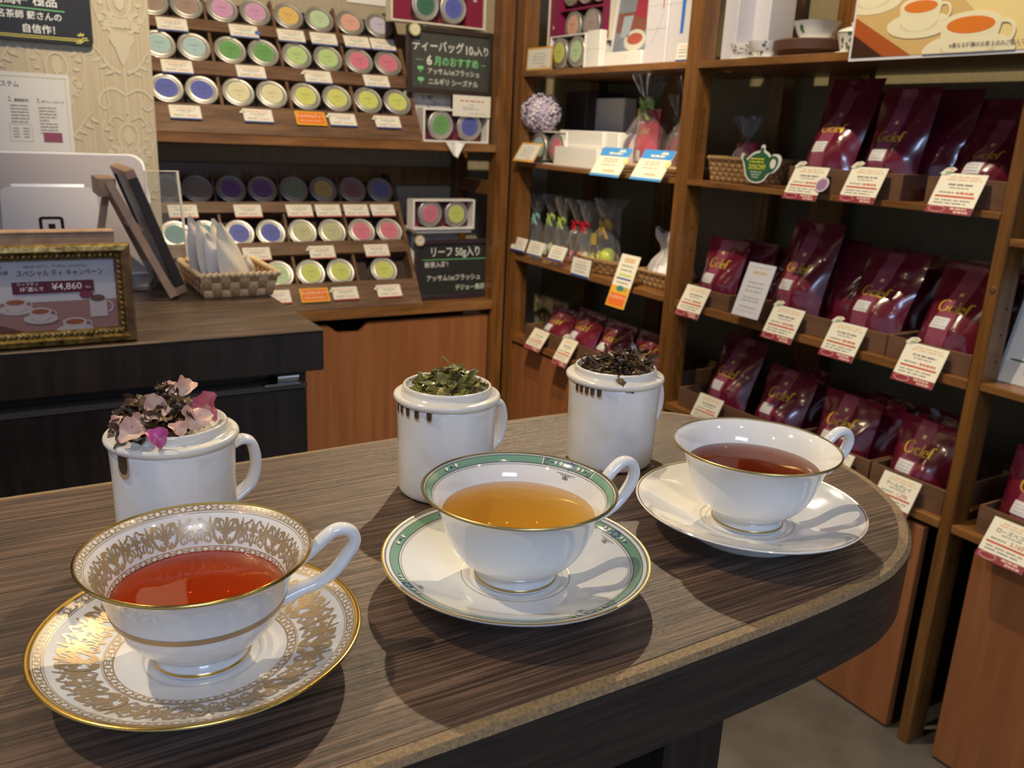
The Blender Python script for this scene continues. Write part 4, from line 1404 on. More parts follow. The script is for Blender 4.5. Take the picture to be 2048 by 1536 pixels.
def shelf_card(label, y, z, w_, h_, style='pouch', badge=False, tilt=0.50, x=1.556, name='', price=''):
    """card hanging in front of a shelf on the right wall; top centre at (x, y, z)"""
    up = Vector((tilt, 0, 1)).normalized()
    t = thing('price_card', label, 'card', (x, y, z), (0, -1, 0), up, 'price cards on the right wall shelves')
    _cseed[0] += 1
    r = random.Random(_cseed[0])
    W2 = w_ / 2
    if style == 'pouch':
        card_base(t, w_, h_, CARD_CREAM)
        part('maroon_foot', rect(MB(), -W2, W2, -h_, -h_ * 0.82, 0.0003), M((0.26, 0.03, 0.05), 0.35), t, 'maroon band', smooth=0)
        part('red_strip', rect(MB(), -W2 * 0.86, W2 * 0.86, -h_ * 0.60, -h_ * 0.555, 0.0003), M((0.55, 0.07, 0.035), 0.4), t, smooth=0)
        hd = MB()
        dashes(hd, r, -W2 * 0.55, W2 * 0.75, -h_ * 0.09, h_ * 0.03, 0.0003)
        dashes(hd, r, -W2 * 0.65, W2 * 0.85, -h_ * 0.155, h_ * 0.032, 0.0003)
        part('heading', hd, M((0.74, 0.50, 0.30), 0.5), t, smooth=0, kind='stuff')
        pm = MB()
        if not name:
            dashes(pm, r, -W2 * 0.50, W2 * 0.62, -h_ * 0.28, h_ * 0.042, 0.0003)
        dashes(pm, r, -W2 * 0.40, W2 * 0.45, -h_ * 0.36, h_ * 0.022, 0.0003)
        dashes(pm, r, -W2 * 0.75, -W2 * 0.10, -h_ * 0.48, h_ * 0.03, 0.0003)
        dashes(pm, r, -W2 * 0.80, W2 * 0.75, -h_ * 0.67, h_ * 0.026, 0.0003)
        dashes(pm, r, -W2 * 0.80, W2 * 0.60, -h_ * 0.745, h_ * 0.026, 0.0003)
        part('small_print', pm, M((0.22, 0.20, 0.18), 0.6), t, smooth=0, kind='stuff')
        if name:
            part('lettering', put_text(MB(), name, h_ * 0.125, 0, -h_ * 0.28, 0.0003, bold=0.01), INK, t, smooth=0, kind='stuff')
        if price:
            part('price', put_text(MB(), price, h_ * 0.14, W2 * 0.35, -h_ * 0.475, 0.0003, bold=0.01), M((0.50, 0.10, 0.07), 0.5), t, smooth=0)
        else:
            part('price', dashes(MB(), r, 0.0, W2 * 0.75, -h_ * 0.48, h_ * 0.055, 0.0003), M((0.55, 0.15, 0.10), 0.5), t, smooth=0, kind='stuff')
        lg = MB()
        lg.ribbon(arc(-W2 * 0.52, -h_ * 0.90, W2 * 0.36, h_ * 0.075, 0, 360, 24), h_ * 0.012, lambda u, v: (u, v, 0.0005))
        dashes(lg, r, W2 * 0.05, W2 * 0.75, -h_ * 0.87, h_ * 0.05, 0.0005)
        dashes(lg, r, W2 * 0.25, W2 * 0.85, -h_ * 0.945, h_ * 0.05, 0.0005)
        part('foot_print', lg, M((0.72, 0.45, 0.38), 0.5), t, smooth=0, kind='stuff')
    elif style == 'blue':
        card_base(t, w_, h_, CARD_CREAM)
        part('blue_head', rect(MB(), -W2, W2, -h_ * 0.30, 0, 0.0003), SKY, t, 'sky blue band', smooth=0)
        part('blue_foot', rect(MB(), -W2, W2, -h_, -h_ * 0.92, 0.0003), SKY, t, smooth=0)
        pm = MB()
        dashes(pm, r, -W2 * 0.4, W2 * 0.5, -h_ * 0.2, h_ * 0.07, 0.0005)
        mt = [(W2 * 0.15, -h_ * 0.14), (W2 * 0.30, -h_ * 0.05), (W2 * 0.40, -h_ * 0.09), (W2 * 0.5, -h_ * 0.04), (W2 * 0.66, -h_ * 0.14)]
        pm.blob(mt, lambda u, v: (u, v, 0.0005))
        part('white_print', pm, CARD, t, smooth=0, kind='stuff')
        pm = MB()
        for k in (0.40, 0.48, 0.60):
            dashes(pm, r, -W2 * 0.55, W2 * 0.45, -h_ * k, h_ * 0.035, 0.0005)
        part('small_print', pm, M((0.45, 0.42, 0.34), 0.6), t, smooth=0, kind='stuff')
        part('price', dashes(MB(), r, -W2 * 0.2, W2 * 0.55, -h_ * 0.80, h_ * 0.06, 0.0005), M((0.68, 0.38, 0.22), 0.5), t, smooth=0, kind='stuff')
        d = part('round_badge', MB().lathe([(0.0105, 0.0003), (0.0105, 0.0014), (0, 0.0014)], 20), M((0.72, 0.68, 0.30), 0.5), t, 'round pale yellow badge')
        d.location = (W2 * 0.95, -h_ * 0.45, 0)
    elif style == 'sweets':
        card_base(t, w_, h_, CARD)
        part('base_line', rect(MB(), -W2, W2, -h_, -h_ * 0.90, 0.0003), BLUE, t, smooth=0)
        part('heading', dashes(MB(), r, -W2 * 0.5, W2 * 0.5, -h_ * 0.18, h_ * 0.07, 0.0003), M((0.68, 0.40, 0.25), 0.6), t, smooth=0, kind='stuff')
        pm = MB()
        for k in (0.36, 0.52, 0.72):
            dashes(pm, r, -W2 * 0.65, W2 * 0.6, -h_ * k, h_ * 0.06, 0.0003)
        part('small_print', pm, M((0.32, 0.30, 0.27), 0.6), t, smooth=0, kind='stuff')
    elif style == 'orange_frame':
        card_base(t, w_, h_, M((0.70, 0.38, 0.08), 0.5))
        part('field', rect(MB(), -W2 + 0.007, W2 - 0.007, -h_ + 0.007, -0.006, 0.0003), CARD, t, smooth=0)
        pm = MB()
        pm.ribbon(arc(0, -h_ * 0.45, W2 * 0.55, h_ * 0.18, 20, 160, 14), h_ * 0.03, lambda u, v: (u, v, 0.0005))
        for k in (0.42, 0.54, 0.68):
            dashes(pm, r, -W2 * 0.5, W2 * 0.5, -h_ * k, h_ * 0.04, 0.0005)
        part('small_print', pm, M((0.42, 0.39, 0.34), 0.6), t, smooth=0, kind='stuff')
        part('price', dashes(MB(), r, W2 * 0.1, W2 * 0.6, -h_ * 0.82, h_ * 0.05, 0.0005), M((0.66, 0.30, 0.22), 0.5), t, smooth=0, kind='stuff')
    elif style == 'notice':
        card_base(t, w_, h_, M((0.66, 0.65, 0.70), 0.4))
        pm = MB()
        for k in (0.36, 0.44, 0.52, 0.64, 0.70, 0.82):
            dashes(pm, r, -W2 * 0.62, W2 * 0.62, -h_ * k, h_ * 0.025, 0.0003)
        for (a, b) in (((-0.8, -0.9), (0.8, -0.9)), ((-0.8, -0.08), (0.8, -0.08))):
            rect(pm, a[0] * W2, b[0] * W2, a[1] * h_, a[1] * h_ + 0.0008, 0.0003)
        part('small_print', pm, M((0.40, 0.39, 0.40), 0.6), t, smooth=0, kind='stuff')
        part('heading', dashes(MB(), r, -W2 * 0.45, W2 * 0.5, -h_ * 0.17, h_ * 0.05, 0.0003), M((0.62, 0.42, 0.22), 0.6), t, smooth=0, kind='stuff')
    elif style == 'tall':
        card_base(t, w_, h_, CARD_CREAM)
        part('orange_foot', rect(MB(), -W2, W2, -h_, -h_ * 0.60, 0.0003), M((0.78, 0.42, 0.04), 0.4), t, 'orange band', smooth=0)
        part('red_field', rect(MB(), -W2 * 0.88, W2 * 0.88, -h_ * 0.975, -h_ * 0.74, 0.0005), M((0.74, 0.16, 0.03), 0.45), t, smooth=0)
        part('lettering', put_text(MB(), 'ウェルカムティー', h_ * 0.075, 0, -h_ * 0.81, 0.0007, bold=0.012, sx=0.82), M((0.85, 0.76, 0.58), 0.5), t, smooth=0, kind='stuff')
        part('blue_strip', rect(MB(), -W2 * 0.75, W2 * 0.8, -h_ * 0.47, -h_ * 0.44, 0.0003), BLUE, t, smooth=0)
        tp = MB()
        ell(tp, 0, -h_ * 0.64, W2 * 0.42, h_ * 0.055, 0.0006)
        tp.ribbon(arc(W2 * 0.48, -h_ * 0.64, W2 * 0.18, h_ * 0.035, -90, 90, 10), h_ * 0.018, lambda u, v: (u, v, 0.0006))
        part('teapot_mark', tp, M((0.05, 0.24, 0.20), 0.5), t, smooth=0, kind='stuff')
        hd = MB()
        dashes(hd, r, -W2 * 0.5, W2 * 0.6, -h_ * 0.08, h_ * 0.035, 0.0003)
        dashes(hd, r, -W2 * 0.5, W2 * 0.6, -h_ * 0.125, h_ * 0.035, 0.0003)
        part('heading', hd, M((0.70, 0.38, 0.16), 0.5), t, smooth=0, kind='stuff')
        part('green_strip', rect(MB(), -W2 * 0.6, W2 * 0.75, -h_ * 0.405, -h_ * 0.36, 0.0003), M((0.55, 0.62, 0.20), 0.5), t, smooth=0)
        pm = MB()
        for k in (0.21, 0.29, 0.53):
            dashes(pm, r, -W2 * 0.6, W2 * 0.6, -h_ * k, h_ * 0.03, 0.0003)
        part('small_print', pm, M((0.34, 0.32, 0.28), 0.6), t, smooth=0, kind='stuff')
    if badge:
        leaf_badge(t, -W2 * 0.75, 0.003, 1.15)
    return t


# shelf 2, middle unit
t = shelf_card('cream price card with a purple round badge on the upper pouch shelf', 1.340, 1.155, 0.092, 0.078, 'pouch', True)
d = part('round_badge', MB().lathe([(0.017, 0.0003), (0.017, 0.0016), (0.014, 0.0016), (0, 0.0016)], 24), M((0.62, 0.55, 0.62), 0.4), t, 'purple round badge')
d.location = (0.047, -0.040, 0.001)
e_ = part('badge_print', MB().lathe([(0.0135, 0.0019), (0, 0.0019)], 24), M((0.30, 0.16, 0.30), 0.5), d)
shelf_card('cream price card in front of the second pouch of the upper shelf', 1.193, 1.162, 0.086, 0.078, 'pouch', True)
shelf_card('cream price card at the right end of the upper shelf', 0.988, 1.162, 0.091, 0.080, 'pouch', True)
# shelf 3
shelf_card('cream price card at the left end of the middle shelf', 1.652, 0.838, 0.086, 0.085, 'pouch')
shelf_card('pale lilac notice card propped between two pouches of the middle shelf', 1.447, 0.927, 0.084, 0.130, 'notice', tilt=0.34)
shelf_card('cream price card below the tall pouch of the middle shelf', 1.350, 0.842, 0.090, 0.083, 'pouch', True)
shelf_card('cream price card below the wide pouch of the middle shelf', 1.183, 0.839, 0.087, 0.081, 'pouch', True)
shelf_card('glossy price card at the right end of the middle shelf', 0.998, 0.834, 0.091, 0.082, 'pouch', True)
# shelf 4
shelf_card('cream price card at the left end of the bottom pouch shelf', 1.562, 0.568, 0.086, 0.078, 'pouch')
shelf_card('cream price card half hidden behind the plain teacup handle', 1.160, 0.560, 0.082, 0.078, 'pouch')
shelf_card('cream price card at the right end of the bottom pouch shelf', 1.000, 0.558, 0.086, 0.080, 'pouch', name='アールグレイ', price='1,296')
shelf_card('large cream price card marked 2,160 at the right edge of the photo', 0.760, 0.554, 0.088, 0.082, 'pouch', tilt=0.62, name='ローズペコー', price='2,160')
# corner unit
shelf_card('orange-framed card lying before the pale blue tin', 2.494, 1.166, 0.128, 0.070, 'orange_frame', tilt=0.62)
shelf_card('blue-headed card at the left of the pair', 2.035, 1.168, 0.136, 0.092, 'blue', tilt=0.62)
shelf_card('blue-headed card at the right of the pair, beside the post', 1.852, 1.169, 0.128, 0.092, 'blue', tilt=0.62)
shelf_card('orange-framed card standing on the top corner shelf', 2.480, 1.458, 0.150, 0.070, 'orange_frame', tilt=0.05, x=1.557)
shelf_card('small white card before the tall white boxes', 1.795, 1.432, 0.048, 0.044, 'sweets', tilt=0.1, x=1.553)
shelf_card('small white card leftmost on the sweets shelf', 2.540, 0.853, 0.090, 0.046, 'sweets', tilt=0.35)
shelf_card('small white card second from the left on the sweets shelf', 2.433, 0.853, 0.090, 0.048, 'sweets', tilt=0.35)
shelf_card('small white card third from the left on the sweets shelf', 2.300, 0.855, 0.086, 0.048, 'sweets', tilt=0.45)
shelf_card('small white card hanging on the oval sweets basket', 2.165, 0.836, 0.096, 0.055, 'sweets', tilt=0.15, x=1.549)
shelf_card('tall price card with an orange welcome tea foot', 1.938, 0.878, 0.084, 0.153, 'tall', tilt=0.33)
shelf_card('cream price card at the left of the lowest corner shelf', 2.375, 0.566, 0.090, 0.076, 'pouch', tilt=0.7)
shelf_card('cream price card second on the lowest corner shelf', 2.205, 0.574, 0.078, 0.094, 'pouch', tilt=0.6, badge=True)

# ------------------------------------------------------------------ trays and tea pouches


def tray(label, y0, y1, z, h_=0.052, x0=1.566, x1=1.84):
    mb = MB()
    th = 0.005
    t = thing('pouch_tray', label, 'tray', (0, 0, 0))
    part('front_board', MB().bbox(x0, x0 + th, y0, y1, z, z + h_, 0.0008), TRAY, t)
    part('back_board', MB().bbox(x1 - th, x1, y0, y1, z, z + h_, 0.0008), TRAY, t)
    part('side_board', MB().bbox(x0 + th, x1 - th, y0, y0 + th, z, z + h_, 0.0008), TRAY, t)
    part('side_board', MB().bbox(x0 + th, x1 - th, y1 - th, y1, z, z + h_, 0.0008), TRAY, t)
    part('base_board', MB().box(x0 + th, x1 - th, y0 + th, y1 - th, z, z + 0.003), TRAY, t)


tray('brown tray under the two left pouches of the upper shelf', 1.122, 1.415, 1.1012)
tray('brown tray at the right end of the upper shelf', 0.912, 1.069, 1.1012)
tray('brown tray under the leftmost pouch of the middle shelf', 1.552, 1.715, 0.7902, 0.042)
tray('brown tray under the tall and wide pouches of the middle shelf', 1.098, 1.470, 0.7902, 0.044)
tray('brown tray at the right end of the middle shelf', 0.913, 1.0955, 0.7902, 0.044)
tray('brown tray at the left of the bottom pouch shelf', 1.300, 1.700, 0.5052, 0.050)
tray('brown tray in the middle of the bottom pouch shelf', 1.088, 1.295, 0.5052, 0.054)
tray('brown tray at the right of the bottom pouch shelf', 0.913, 1.084, 0.5052, 0.054)
tray('brown tray at the right edge of the photo', 0.300, 0.842, 0.5052, 0.054)
tray('brown tray on the lowest corner shelf', 1.800, 2.500, 0.5122, 0.050)
_bagmesh = {}


def bag_front(w_, h_, T, seed):
    r = random.Random(seed)
    ridges = [(r.uniform(-1, 1), r.uniform(0, 1), r.uniform(0, pi), r.uniform(0.12, 0.5), r.uniform(0.0008, 0.0032) * r.choice((-1, 1)), r.uniform(0.02, 0.06)) for _ in range(11)]
    off = r.uniform(0, 50)

    def f(u, v):
        """u in -1..1, v in 0..1"""
        waist = 1 - 0.05 * sin(pi * min(1, v * 1.25)) ** 2
        x = u * w_ / 2 * waist
        prof = (0.62 + 0.38 * sin(pi * min(1, v / 0.75))) * max(0.0, 1 - max(0, v - 0.30) / 0.62) ** 0.8 if v > 0.0 else 0.62
        z = T * prof * max(0.0, 1 - abs(u) ** 2.6)
        e = max(0.0, 1 - abs(u) ** 6)
        for (ru, rv, ra, rl, amp, wd) in ridges:
            du, dv = (u - ru) * w_ / 2, (v - rv) * h_
            al = (du * cos(ra) + dv * sin(ra)) / (rl * h_)
            ac = (-du * sin(ra) + dv * cos(ra)) / (wd * w_ * 2)
            z += amp * e * math.exp(-ac * ac) * math.exp(-al * al * 2)
        z += 0.0012 * e * noise.noise((u * 2 + off, v * 4, off))
        return x, v * h_, z
    return f


def pouch(label, y0, y1, z0, z1, x0=1.60, lean=0.32, T=0.045, seed=1, mat=None, big=False, yaw=0.0, label_w=0.036, plain=False, sidx=-0.05, green=False):
    """stand-up tea pouch leaning back on the right wall shelves"""
    w_ = y1 - y0
    up = Vector((sin(lean), 0, cos(lean)))
    h_ = (z1 - z0) / cos(lean)
    t = thing('tea_pouch', label, 'pouch', (x0, (y0 + y1) / 2, z0), (sin(yaw) * 0.3, -1, 0), up, 'maroon tea pouches')
    key = (round(w_, 3), round(h_, 3), seed, T)
    f = bag_front(w_, h_, T, seed)
    if key not in _bagmesh:
        mb = MB()
        mb.grid(lambda a, b: f(a * 2 - 1, b), 26, 34)
        mb.grid(lambda a, b: (f(1 - a * 2, b)[0], b * h_, -0.012 * (1 - abs(1 - a * 2) ** 4) * (1 - b)), 8, 10)
        mb.grid(lambda a, b: (f(a * 2 - 1, 0)[0], 0, f(a * 2 - 1, 0)[2] * b - 0.012 * (1 - abs(a * 2 - 1) ** 4) * (1 - b)), 26, 1)
        _bagmesh[key] = mb.mesh('pouch_body', 60)
    part('pouch_body', _bagmesh[key], mat or BAG, t)
    part('top_seal', MB().box(-w_ / 2, w_ / 2, h_ - 0.0005, h_ + 0.003, -0.0012, 0.0012), mat or BAG, t)
    if plain:
        return t
    g3 = lambda e: (lambda x, y: (x, y, f(x / (w_ / 2 * (1 - 0.05 * sin(pi * min(1, y / h_ * 1.25)) ** 2)), y / h_)[2] + e))
    sw = 0.135 * w_
    sc_ = sidx * w_
    mb = MB()
    mb.grid(lambda a, b: g3(0.0005)(sc_ - sw + 2 * sw * a, h_ * (0.002 + 0.996 * b)), 8, 34)
    part('centre_stripe', mb, BAG_STRIPE, t, 'mauve centre stripe', smooth=60)
    lv, mv, bv = (0.53, 0.67, 0.345) if big else (0.62, 0.79, 0.365)
    gh = 0.0265 if not big else 0.0250
    part('wordmark', gclef(MB(), sc_ + 0.006, lv * h_, gh * w_ / 0.148, g3(0.0011)), BAG_GOLD, t, 'gold wordmark', smooth=0, kind='stuff')
    q = MB()
    rr = 0.0042
    q.blob([(sc_ + 0.002 + rr * x, mv * h_ + rr * y) for x, y in ((-1, -1), (0, -0.8), (1, -1), (0.8, 0), (1, 1), (0, 0.8), (-1, 1), (-0.8, 0))], g3(0.0011))
    part('gold_mark', q, M((0.72, 0.60, 0.22), 0.4), t, smooth=0)
    dashes_mb = MB()
    r = random.Random(seed)
    lw, lh = 0.018, 0.0125
    cx = sc_ - 0.004
    part('white_label', MB().grid(lambda a, b: g3(0.0012)(cx - lw + 2 * lw * a, bv * h_ - lh + 2 * lh * b), 5, 4), M((0.66, 0.65, 0.66), 0.35), t, 'white label', smooth=0)
    for k in (0.5, 0.0, -0.5):
        x = cx - lw * 0.7
        while x < cx + lw * 0.6:
            L = r.uniform(0.004, 0.010)
            vs = [g3(0.0017)(xx, yy) for xx, yy in ((x, bv * h_ + lh * k - 0.0009), (x + L, bv * h_ + lh * k - 0.0009), (x + L, bv * h_ + lh * k + 0.0009), (x, bv * h_ + lh * k + 0.0009))]
            dashes_mb.add(vs, [(0, 1, 2, 3)])
            x += L + 0.002
    part('label_print', dashes_mb, M((0.42, 0.41, 0.42), 0.5), t, smooth=0, kind='stuff')
    return t


ZS2, ZS3, ZS4, ZS5 = 1.1045, 0.7935, 0.5085, 0.5155
# upper shelf
pouch('maroon pouch with a glossy crease, leftmost on the upper pouch shelf', 1.288, 1.424, ZS2, 1.342, 1.605, 0.33, 0.040, 1, big=True)
pouch('upright maroon pouch second from the left on the upper pouch shelf', 1.130, 1.262, ZS2, 1.320, 1.612, 0.20, 0.042, 2, big=True)
pouch('maroon pouch at the right end of the upper pouch shelf', 0.928, 1.052, ZS2, 1.262, 1.605, 0.40, 0.040, 3, big=True)
for i, (a, b, zt, xx) in enumerate(((1.075, 1.205, 1.318, 1.665), (1.085, 1.195, 1.300, 1.70), (1.000, 1.120, 1.300, 1.675), (1.300, 1.425, 1.318, 1.70), (0.935, 1.050, 1.28, 1.68))):
    pouch(['dark pouch behind the second upper shelf pouch', 'rearmost dark pouch behind the second upper shelf pouch', 'dark pouch in the shade between the upper shelf trays', 'pouch hidden behind the leftmost upper shelf pouch', 'dark pouch behind the right end pouch of the upper shelf'][i], a, b, ZS2, zt, xx, 0.22, 0.03, 30 + i, plain=True)
# middle shelf
pouch('short maroon pouch leftmost on the middle pouch shelf', 1.575, 1.712, ZS3, 0.956, 1.605, 0.20, 0.038, 4)
pouch('tall upright maroon pouch on the middle pouch shelf', 1.322, 1.466, ZS3, 1.026, 1.612, 0.26, 0.045, 5, big=True)
pouch('wide maroon pouch leaning back on the middle pouch shelf', 1.106, 1.252, ZS3, 0.985, 1.605, 0.38, 0.045, 6, big=True)
pouch('glossy creased maroon pouch at the right end of the middle shelf', 0.922, 1.072, ZS3, 0.985, 1.605, 0.40, 0.045, 7, big=True)
for i, (a, b, zt, xx) in enumerate(((1.540, 1.670, 0.952, 1.67), (1.500, 1.62, 0.945, 1.70), (1.285, 1.41, 0.990, 1.68), (1.235, 1.35, 0.985, 1.66), (1.110, 1.24, 0.985, 1.70), (0.935, 1.06, 0.985, 1.70))):
    pouch(['pouch behind the leftmost middle shelf pouch', 'second pouch behind the notice card', 'dark pouch behind the tall middle shelf pouch', 'dark pouch between the tall and the wide pouch', 'pouch behind the wide middle shelf pouch', 'pouch behind the right end pouch of the middle shelf'][i], a, b, ZS3, zt, xx, 0.22, 0.03, 40 + i, plain=True)
pouch('dark grey pouch behind the middle post', 1.700, 1.722, ZS3, 0.95, 1.63, 0.15, 0.012, 49, plain=True, mat=BAG_DARK)
# bottom shelf
pouch('maroon pouch with bluish creases, leftmost on the bottom pouch shelf', 1.502, 1.648, ZS4, 0.708, 1.605, 0.33, 0.042, 8, big=True)
pouch('maroon pouch second from the left on the bottom pouch shelf', 1.322, 1.470, ZS4, 0.668, 1.605, 0.33, 0.045, 9)
pouch('maroon pouch third from the left on the bottom pouch shelf', 1.126, 1.276, ZS4, 0.662, 1.605, 0.20, 0.045, 10)
pouch('plump dotted maroon pouch at the right end of the bottom pouch shelf', 0.936, 1.076, ZS4, 0.662, 1.605, 0.20, 0.045, 11)
for i, (a, b, zt, xx) in enumerate(((1.110, 1.24, 0.660, 1.665), (1.095, 1.22, 0.658, 1.70), (0.950, 1.08, 0.672, 1.665), (1.33, 1.45, 0.672, 1.68))):
    pouch(['dark pouch behind the third bottom shelf pouch', 'rearmost pouch behind the third bottom shelf pouch', 'pouch behind the plump dotted pouch', 'pouch behind the second bottom shelf pouch'][i], a, b, ZS4, zt, xx, 0.2, 0.03, 50 + i, plain=True)
pouch('maroon pouch at the right edge of the photo', 0.690, 0.833, ZS4, 0.672, 1.605, 0.20, 0.045, 12)
# corner unit, lowest shelf
pouch('maroon pouch leftmost on the lowest corner shelf', 2.310, 2.455, ZS5, 0.630, 1.605, 0.40, 0.04, 13)
pouch('maroon pouch second on the lowest corner shelf', 2.158, 2.304, ZS5, 0.650, 1.605, 0.36, 0.04, 14)
pouch('maroon pouch third on the lowest corner shelf', 2.000, 2.150, ZS5, 0.645, 1.605, 0.36, 0.04, 15)
pouch('maroon pouch fourth on the lowest corner shelf beside the post', 1.830, 1.985, ZS5, 0.645, 1.605, 0.36, 0.04, 16)

# ------------------------------------------------------------------ gift boxes
def open_box(label, loc, w_, h_, d_, rim, lining, ax=AX, th=0.006, name='gift_box'):
    """box lying on its side, open to the front; origin at its lower front middle"""
    t = thing(name, label, 'box', loc, **ax)
    part('lining', MB().box(-w_ / 2 + th, w_ / 2 - th, th, h_ - th, -d_, -d_ + 0.004), lining, t, smooth=0)
    part('side', MB().bbox(-w_ / 2, -w_ / 2 + th, 0, h_, -d_, 0, 0.0008), rim, t)
    part('side', MB().bbox(w_ / 2 - th, w_ / 2, 0, h_, -d_, 0, 0.0008), rim, t)
    part('bottom', MB().bbox(-w_ / 2 + th, w_ / 2 - th, 0, th, -d_, 0, 0.0008), rim, t)
    part('top', MB().bbox(-w_ / 2 + th, w_ / 2 - th, h_ - th, h_, -d_, 0, 0.0008), rim, t)
    return t


# large gift box over the upper blackboard
t = open_box('cream gift box with maroon lining standing above the upper blackboard', (1.311, 2.700, 1.5135), 0.335, 0.118, 0.045, BOXCREAM, MAROON)
for sx in (-1, 1):
    part('side_panel', MB().box(sx * 0.128 - 0.030, sx * 0.128 + 0.030, 0.008, 0.110, -0.040, -0.006), MAROON, t, 'maroon side panel', smooth=0)
    lg = MB()
    lg.blob([(sx * 0.128 + x * 0.008, 0.088 + y * 0.006) for x, y in ((-1, 0.6), (-0.5, 0), (0, 0.8), (0.5, 0), (1, 0.6), (0.5, -0.8), (-0.5, -0.8))], lambda x, y: (x, y, -0.0052))
    part('silver_mark', lg, M((0.65, 0.5, 0.55), 0.4), t, smooth=0)
tin('dark green labelled tin in the large gift box over the upper blackboard', (1.262, 2.742, 1.570), (1, 0, 0), (0, 0, 1), 'dark green')
tin('blue labelled tin in the large gift box over the upper blackboard', (1.361, 2.742, 1.570), (1, 0, 0), (0, 0, 1), 'blue')
# support for it
tag(part('wire_easel', MB().tube([(1.262, 2.74, 1.5125), (1.262, 2.80, 1.36), (1.262, 2.83, 1.1545)], 0.003, 8).tube([(1.44, 2.74, 1.5125), (1.44, 2.80, 1.36), (1.44, 2.83, 1.1545)], 0.003, 8).tube([(1.262, 2.71, 1.509), (1.262, 2.75, 1.509)], 0.003, 8).tube([(1.44, 2.71, 1.509), (1.44, 2.75, 1.509)], 0.003, 8).tube([(1.262, 2.80, 1.36), (1.44, 2.80, 1.36)], 0.003, 8), CHROME), 'wire easel carrying the large gift box', 'easel')
t = open_box('small white gift box with a green and a blue tin, on the upper shelf', (1.362, 2.660, 1.1545), 0.242, 0.105, 0.05, BOXWHITE, MAROON)
tin('green labelled tin in the small gift box on the upper shelf', (1.307, 2.706, 1.208), (1, 0, 0), (0, 0, 1), 'green', sc=0.98)
tin('blue labelled tin in the small gift box on the upper shelf', (1.413, 2.706, 1.208), (1, 0, 0), (0, 0, 1), 'blue', sc=0.98)
t = open_box('small white gift box with a pink and a lime tin, over the lower blackboard', (1.334, 2.680, 0.868), 0.232, 0.100, 0.05, BOXWHITE, MAROON)
tin('pink labelled tin in the gift box over the lower blackboard', (1.285, 2.726, 0.921), (1, 0, 0), (0, 0, 1), 'pink', sc=0.95)
tin('lime labelled tin in the gift box over the lower blackboard', (1.384, 2.726, 0.919), (1, 0, 0), (0, 0, 1), 'lime', sc=0.95)
t = thing('box_riser', 'white riser under the pink and lime gift box', 'stand', (1.340, 2.70, 0.630), **AX)
part('upright', MB().bbox(-0.09, 0.09, 0.0, 0.225, -0.12, -0.06), BOXWHITE, t)
part('top_plate', MB().bbox(-0.105, 0.105, 0.225, 0.2375, -0.12, 0.01), BOXWHITE, t)

# lavender picture card and price panel behind the small gift box
t = thing('picture_card', 'pale card with a lavender sprig behind the small gift box', 'card', (1.29, 2.735, 1.1545), **AX)
part('sheet', MB().box(-0.085, 0.085, 0, 0.155, -0.002, 0), M((0.62, 0.59, 0.56), 0.6, var=0.15), t, smooth=0)
lv = MB()
r_ = random.Random(8)
for i in range(60):
    x, y = r_.gauss(0.005, 0.014), 0.105 + r_.uniform(-0.045, 0.04)
    lv.blob([(x + 0.004 * cos(a), y + 0.003 * sin(a)) for a in [k * pi / 3 for k in range(6)]], lambda u, v: (u, v, 0.0006))
part('lavender', lv, M((0.30, 0.25, 0.38), 0.7), t, 'grey-violet lavender', smooth=0, kind='stuff')
t = thing('price_card', 'white price panel hanging over the blue tin of the small gift box', 'card', (1.412, 2.654, 1.305), **AX)
card_base(t, 0.140, 0.066, CARD)
part('heading', dashes(MB(), random.Random(4), -0.045, 0.045, -0.017, 0.0045, 0.0004), M((0.60, 0.20, 0.16), 0.6), t, smooth=0, kind='stuff')
pm = MB()
for (a, b, y) in ((-0.012, 0.008, -0.029), (-0.035, 0.01, -0.038), (-0.035, 0.03, -0.043), (-0.01, 0.055, -0.056)):
    dashes(pm, random.Random(5), a, b, y, 0.0025, 0.0004)
part('small_print', pm, M((0.45, 0.42, 0.38), 0.6), t, smooth=0, kind='stuff')
# crumpled white napkin tip under the small gift box
mb = MB()
mb.grid(lambda u, v: (1.335 + (u - 0.5) * 0.075 * (1 - v * 0.85), 2.612 - 0.006 * sin(u * 9) - 0.004 * v, 1.156 - v * 0.045 + 0.003 * sin(u * 14)), 10, 6)
mb.grid(lambda u, v: (1.335 + (u - 0.5) * 0.075, 2.612 - 0.006 * sin(u * 9) + v * 0.05, 1.1565 + 0.003 * sin(u * 14) * (1 - v)), 10, 2)
tag(part('napkin', mb, WHITE, smooth=70), 'white napkin tip hanging over the upper shelf edge', 'napkin')


def blackboard(label, loc, w_, h_, face, fr, up=(0, 0, 1), xa=(1, 0, 0), fw=0.016):
    t = thing('blackboard', label, 'blackboard', loc, xa, up)
    part('slate', MB().box(-w_ / 2 + fw * 0.6, w_ / 2 - fw * 0.6, fw * 0.6, h_ - fw * 0.6, -0.008, -0.003), face, t, smooth=0)
    for (a, b, c, d) in ((-w_ / 2, w_ / 2, 0, fw), (-w_ / 2, w_ / 2, h_ - fw, h_), (-w_ / 2, -w_ / 2 + fw, fw, h_ - fw), (w_ / 2 - fw, w_ / 2, fw, h_ - fw)):
        part('frame_rail', MB().bbox(a, b, c, d, -0.010, 0.004, 0.001), fr, t)
    return t


